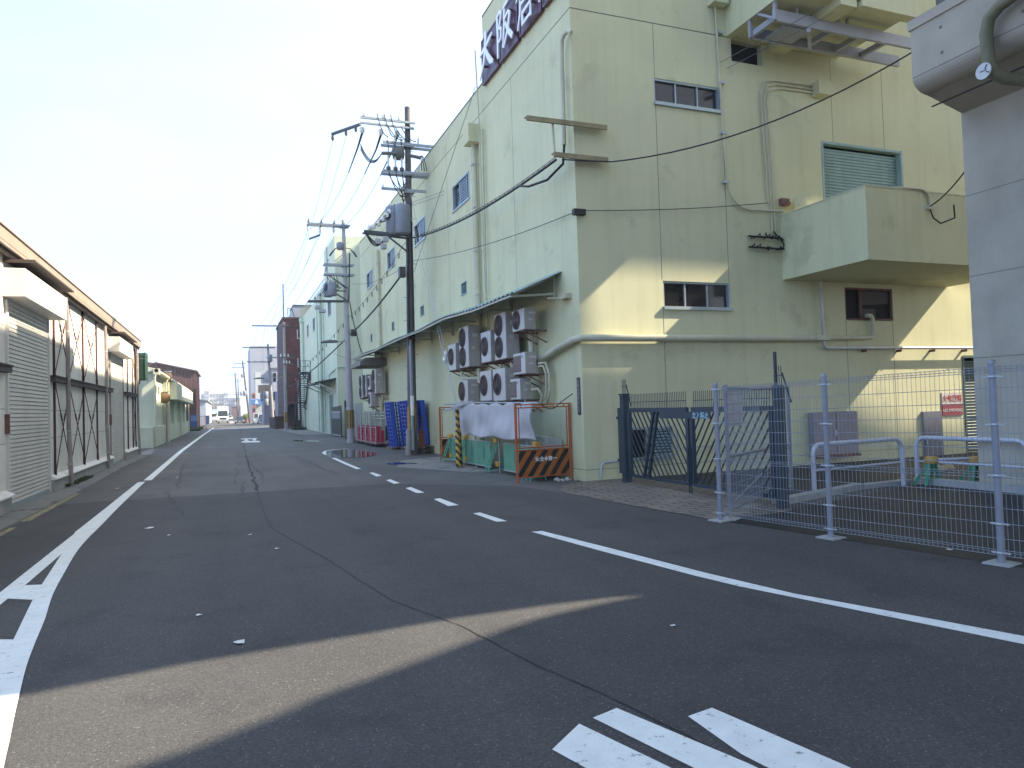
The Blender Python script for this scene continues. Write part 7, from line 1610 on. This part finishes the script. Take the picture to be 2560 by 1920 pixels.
w = MB(); w.box(x - .95, x + .95, y + .2, y + 8.2, .5, .9); w.build('chassis', DARK, parent=t)
for s in (-1, 1):
    w = MB(); w.box(x + s * .85 - .17, x + s * .85 + .17, y - .055, y - .005, .78, 1.0); w.build('headlight', LAMPW, parent=t)
    w = MB(); w.box(x + s * 1.28 - .1, x + s * 1.28 + .1, y + .05, y + .12, 1.75, 2.25); w.bar((x + s * 1.05, y + .12, 2.3), (x + s * 1.28, y + .1, 2.25), 0.03); w.build('wing_mirror', DARK, parent=t)
    for yy in (1.1, 6.4):
        w = MB(); w.lathe([(.25, -.13), (.42, -.13), (.43, 0), (.42, .13), (.25, .13)], (x + s * .9, y + yy, .43), 16, 'x'); w.build('wheel', RUBBER, parent=t)
w = MB(); w.box(x - .22, x + .22, y - .08, y - .06, .46, .62); w.build('number_plate', mat('green_number_plate', (0.06, 0.2, 0.1), 0.5), parent=t)
t = thing('box_truck', 'pale blue-topped parked truck behind the white truck, far left', 'truck', (-3.6, 200, 0)); x, y = -3.6, 200
w = MB(); w.prism([(x - 1.0, y, .5), (x - 1.0, y, 1.4), (x - 1.0, y + .35, 2.3), (x - 1.0, y + 1.7, 2.3), (x - 1.0, y + 1.7, .5)], (2.0, 0, 0)); w.build('cab', CARW, parent=t, bevel=0.05)
w = MB(); w.box(x - 1.05, x + 1.05, y + 1.8, y + 7, .9, 3.3); w.build('cargo_box', mat('pale_blue_cargo', (0.40, 0.50, 0.56), 0.5), parent=t, bevel=0.03)
w = MB(); w.poly([(x - .88, y + .0, 1.45), (x + .88, y + .0, 1.45), (x + .82, y + .32, 2.22), (x - .82, y + .32, 2.22)]); w.build('windscreen', CGLASS, parent=t)
for s in (-1, 1):
    for yy in (.8, 5.4): w = MB(); w.lathe([(.2, -.1), (.38, -.1), (.38, .1), (.2, .1)], (x + s * .85, y + yy, .38), 14, 'x'); w.build('wheel', RUBBER, parent=t)
t = thing('dumpster', 'dark blue container beside the small shed, far left', 'container', (-4.0, 176, 0)); w = MB(); w.prism([(-3.85, 146, .1), (-3.3, 146, .1), (-3.25, 146, 1.7), (-3.9, 146, 1.7)], (0, 1.5, 0)); w.build('body', BLUEB, parent=t)
w = MB(); w.box(-3.95, -3.2, 145.95, 147.55, 1.7, 1.8); w.build('lid', BLUEB, parent=t)
# shrub by the leaning pole
t = thing('street_shrub', 'round yellow-green potted shrub at the foot of the leaning pole', 'shrub', (3.45, 158, 0)); rnd = random.Random(6); w = MB()
for k in range(900):
    a, b_, r = rnd.uniform(0, 6.28), rnd.uniform(-1, 1), rnd.random() ** .4; s = math.sqrt(1 - b_ * b_)
    p = Vector((3.45 + .75 * r * s * math.cos(a), 158 + .75 * r * s * math.sin(a), 1.35 + .6 * r * b_)); d = Vector((rnd.uniform(-1, 1), rnd.uniform(-1, 1), rnd.uniform(-1, 1))).normalized(); e_ = d.orthogonal().normalized() * .06
    w.add([p - d * .1, p + e_, p + d * .1, p - e_], [(0, 1, 2, 3)])
w.build('foliage', mat('yellow_green_leaf', (0.16, 0.19, 0.03), 0.6, var=0.4, vs=8), parent=t)
w = MB(); w.lathe([(.3, 0), (.42, .7), (.38, .75)], (3.45, 158, 0), 12); w.build('pot', RUST, parent=t)

# ---------------------------------------------------------------- hazy air
hz = bpy.data.materials.new('pale_haze'); hz.use_nodes = True
N = hz.node_tree.nodes; N.remove(N['Principled BSDF'])
pv = N.new('ShaderNodeVolumePrincipled'); pv.inputs['Color'].default_value = (0.93, 0.96, 1.0, 1); pv.inputs['Density'].default_value = HAZE; pv.inputs['Anisotropy'].default_value = 0.2
hz.node_tree.links.new(pv.outputs[0], N['Material Output'].inputs['Volume'])
w = MB(); w.box(-960, 960, -360, 1560, -1.0, 44.0)
o = w.build('haze', hz, origin=(0, 0, 0)); o['kind'] = 'stuff'
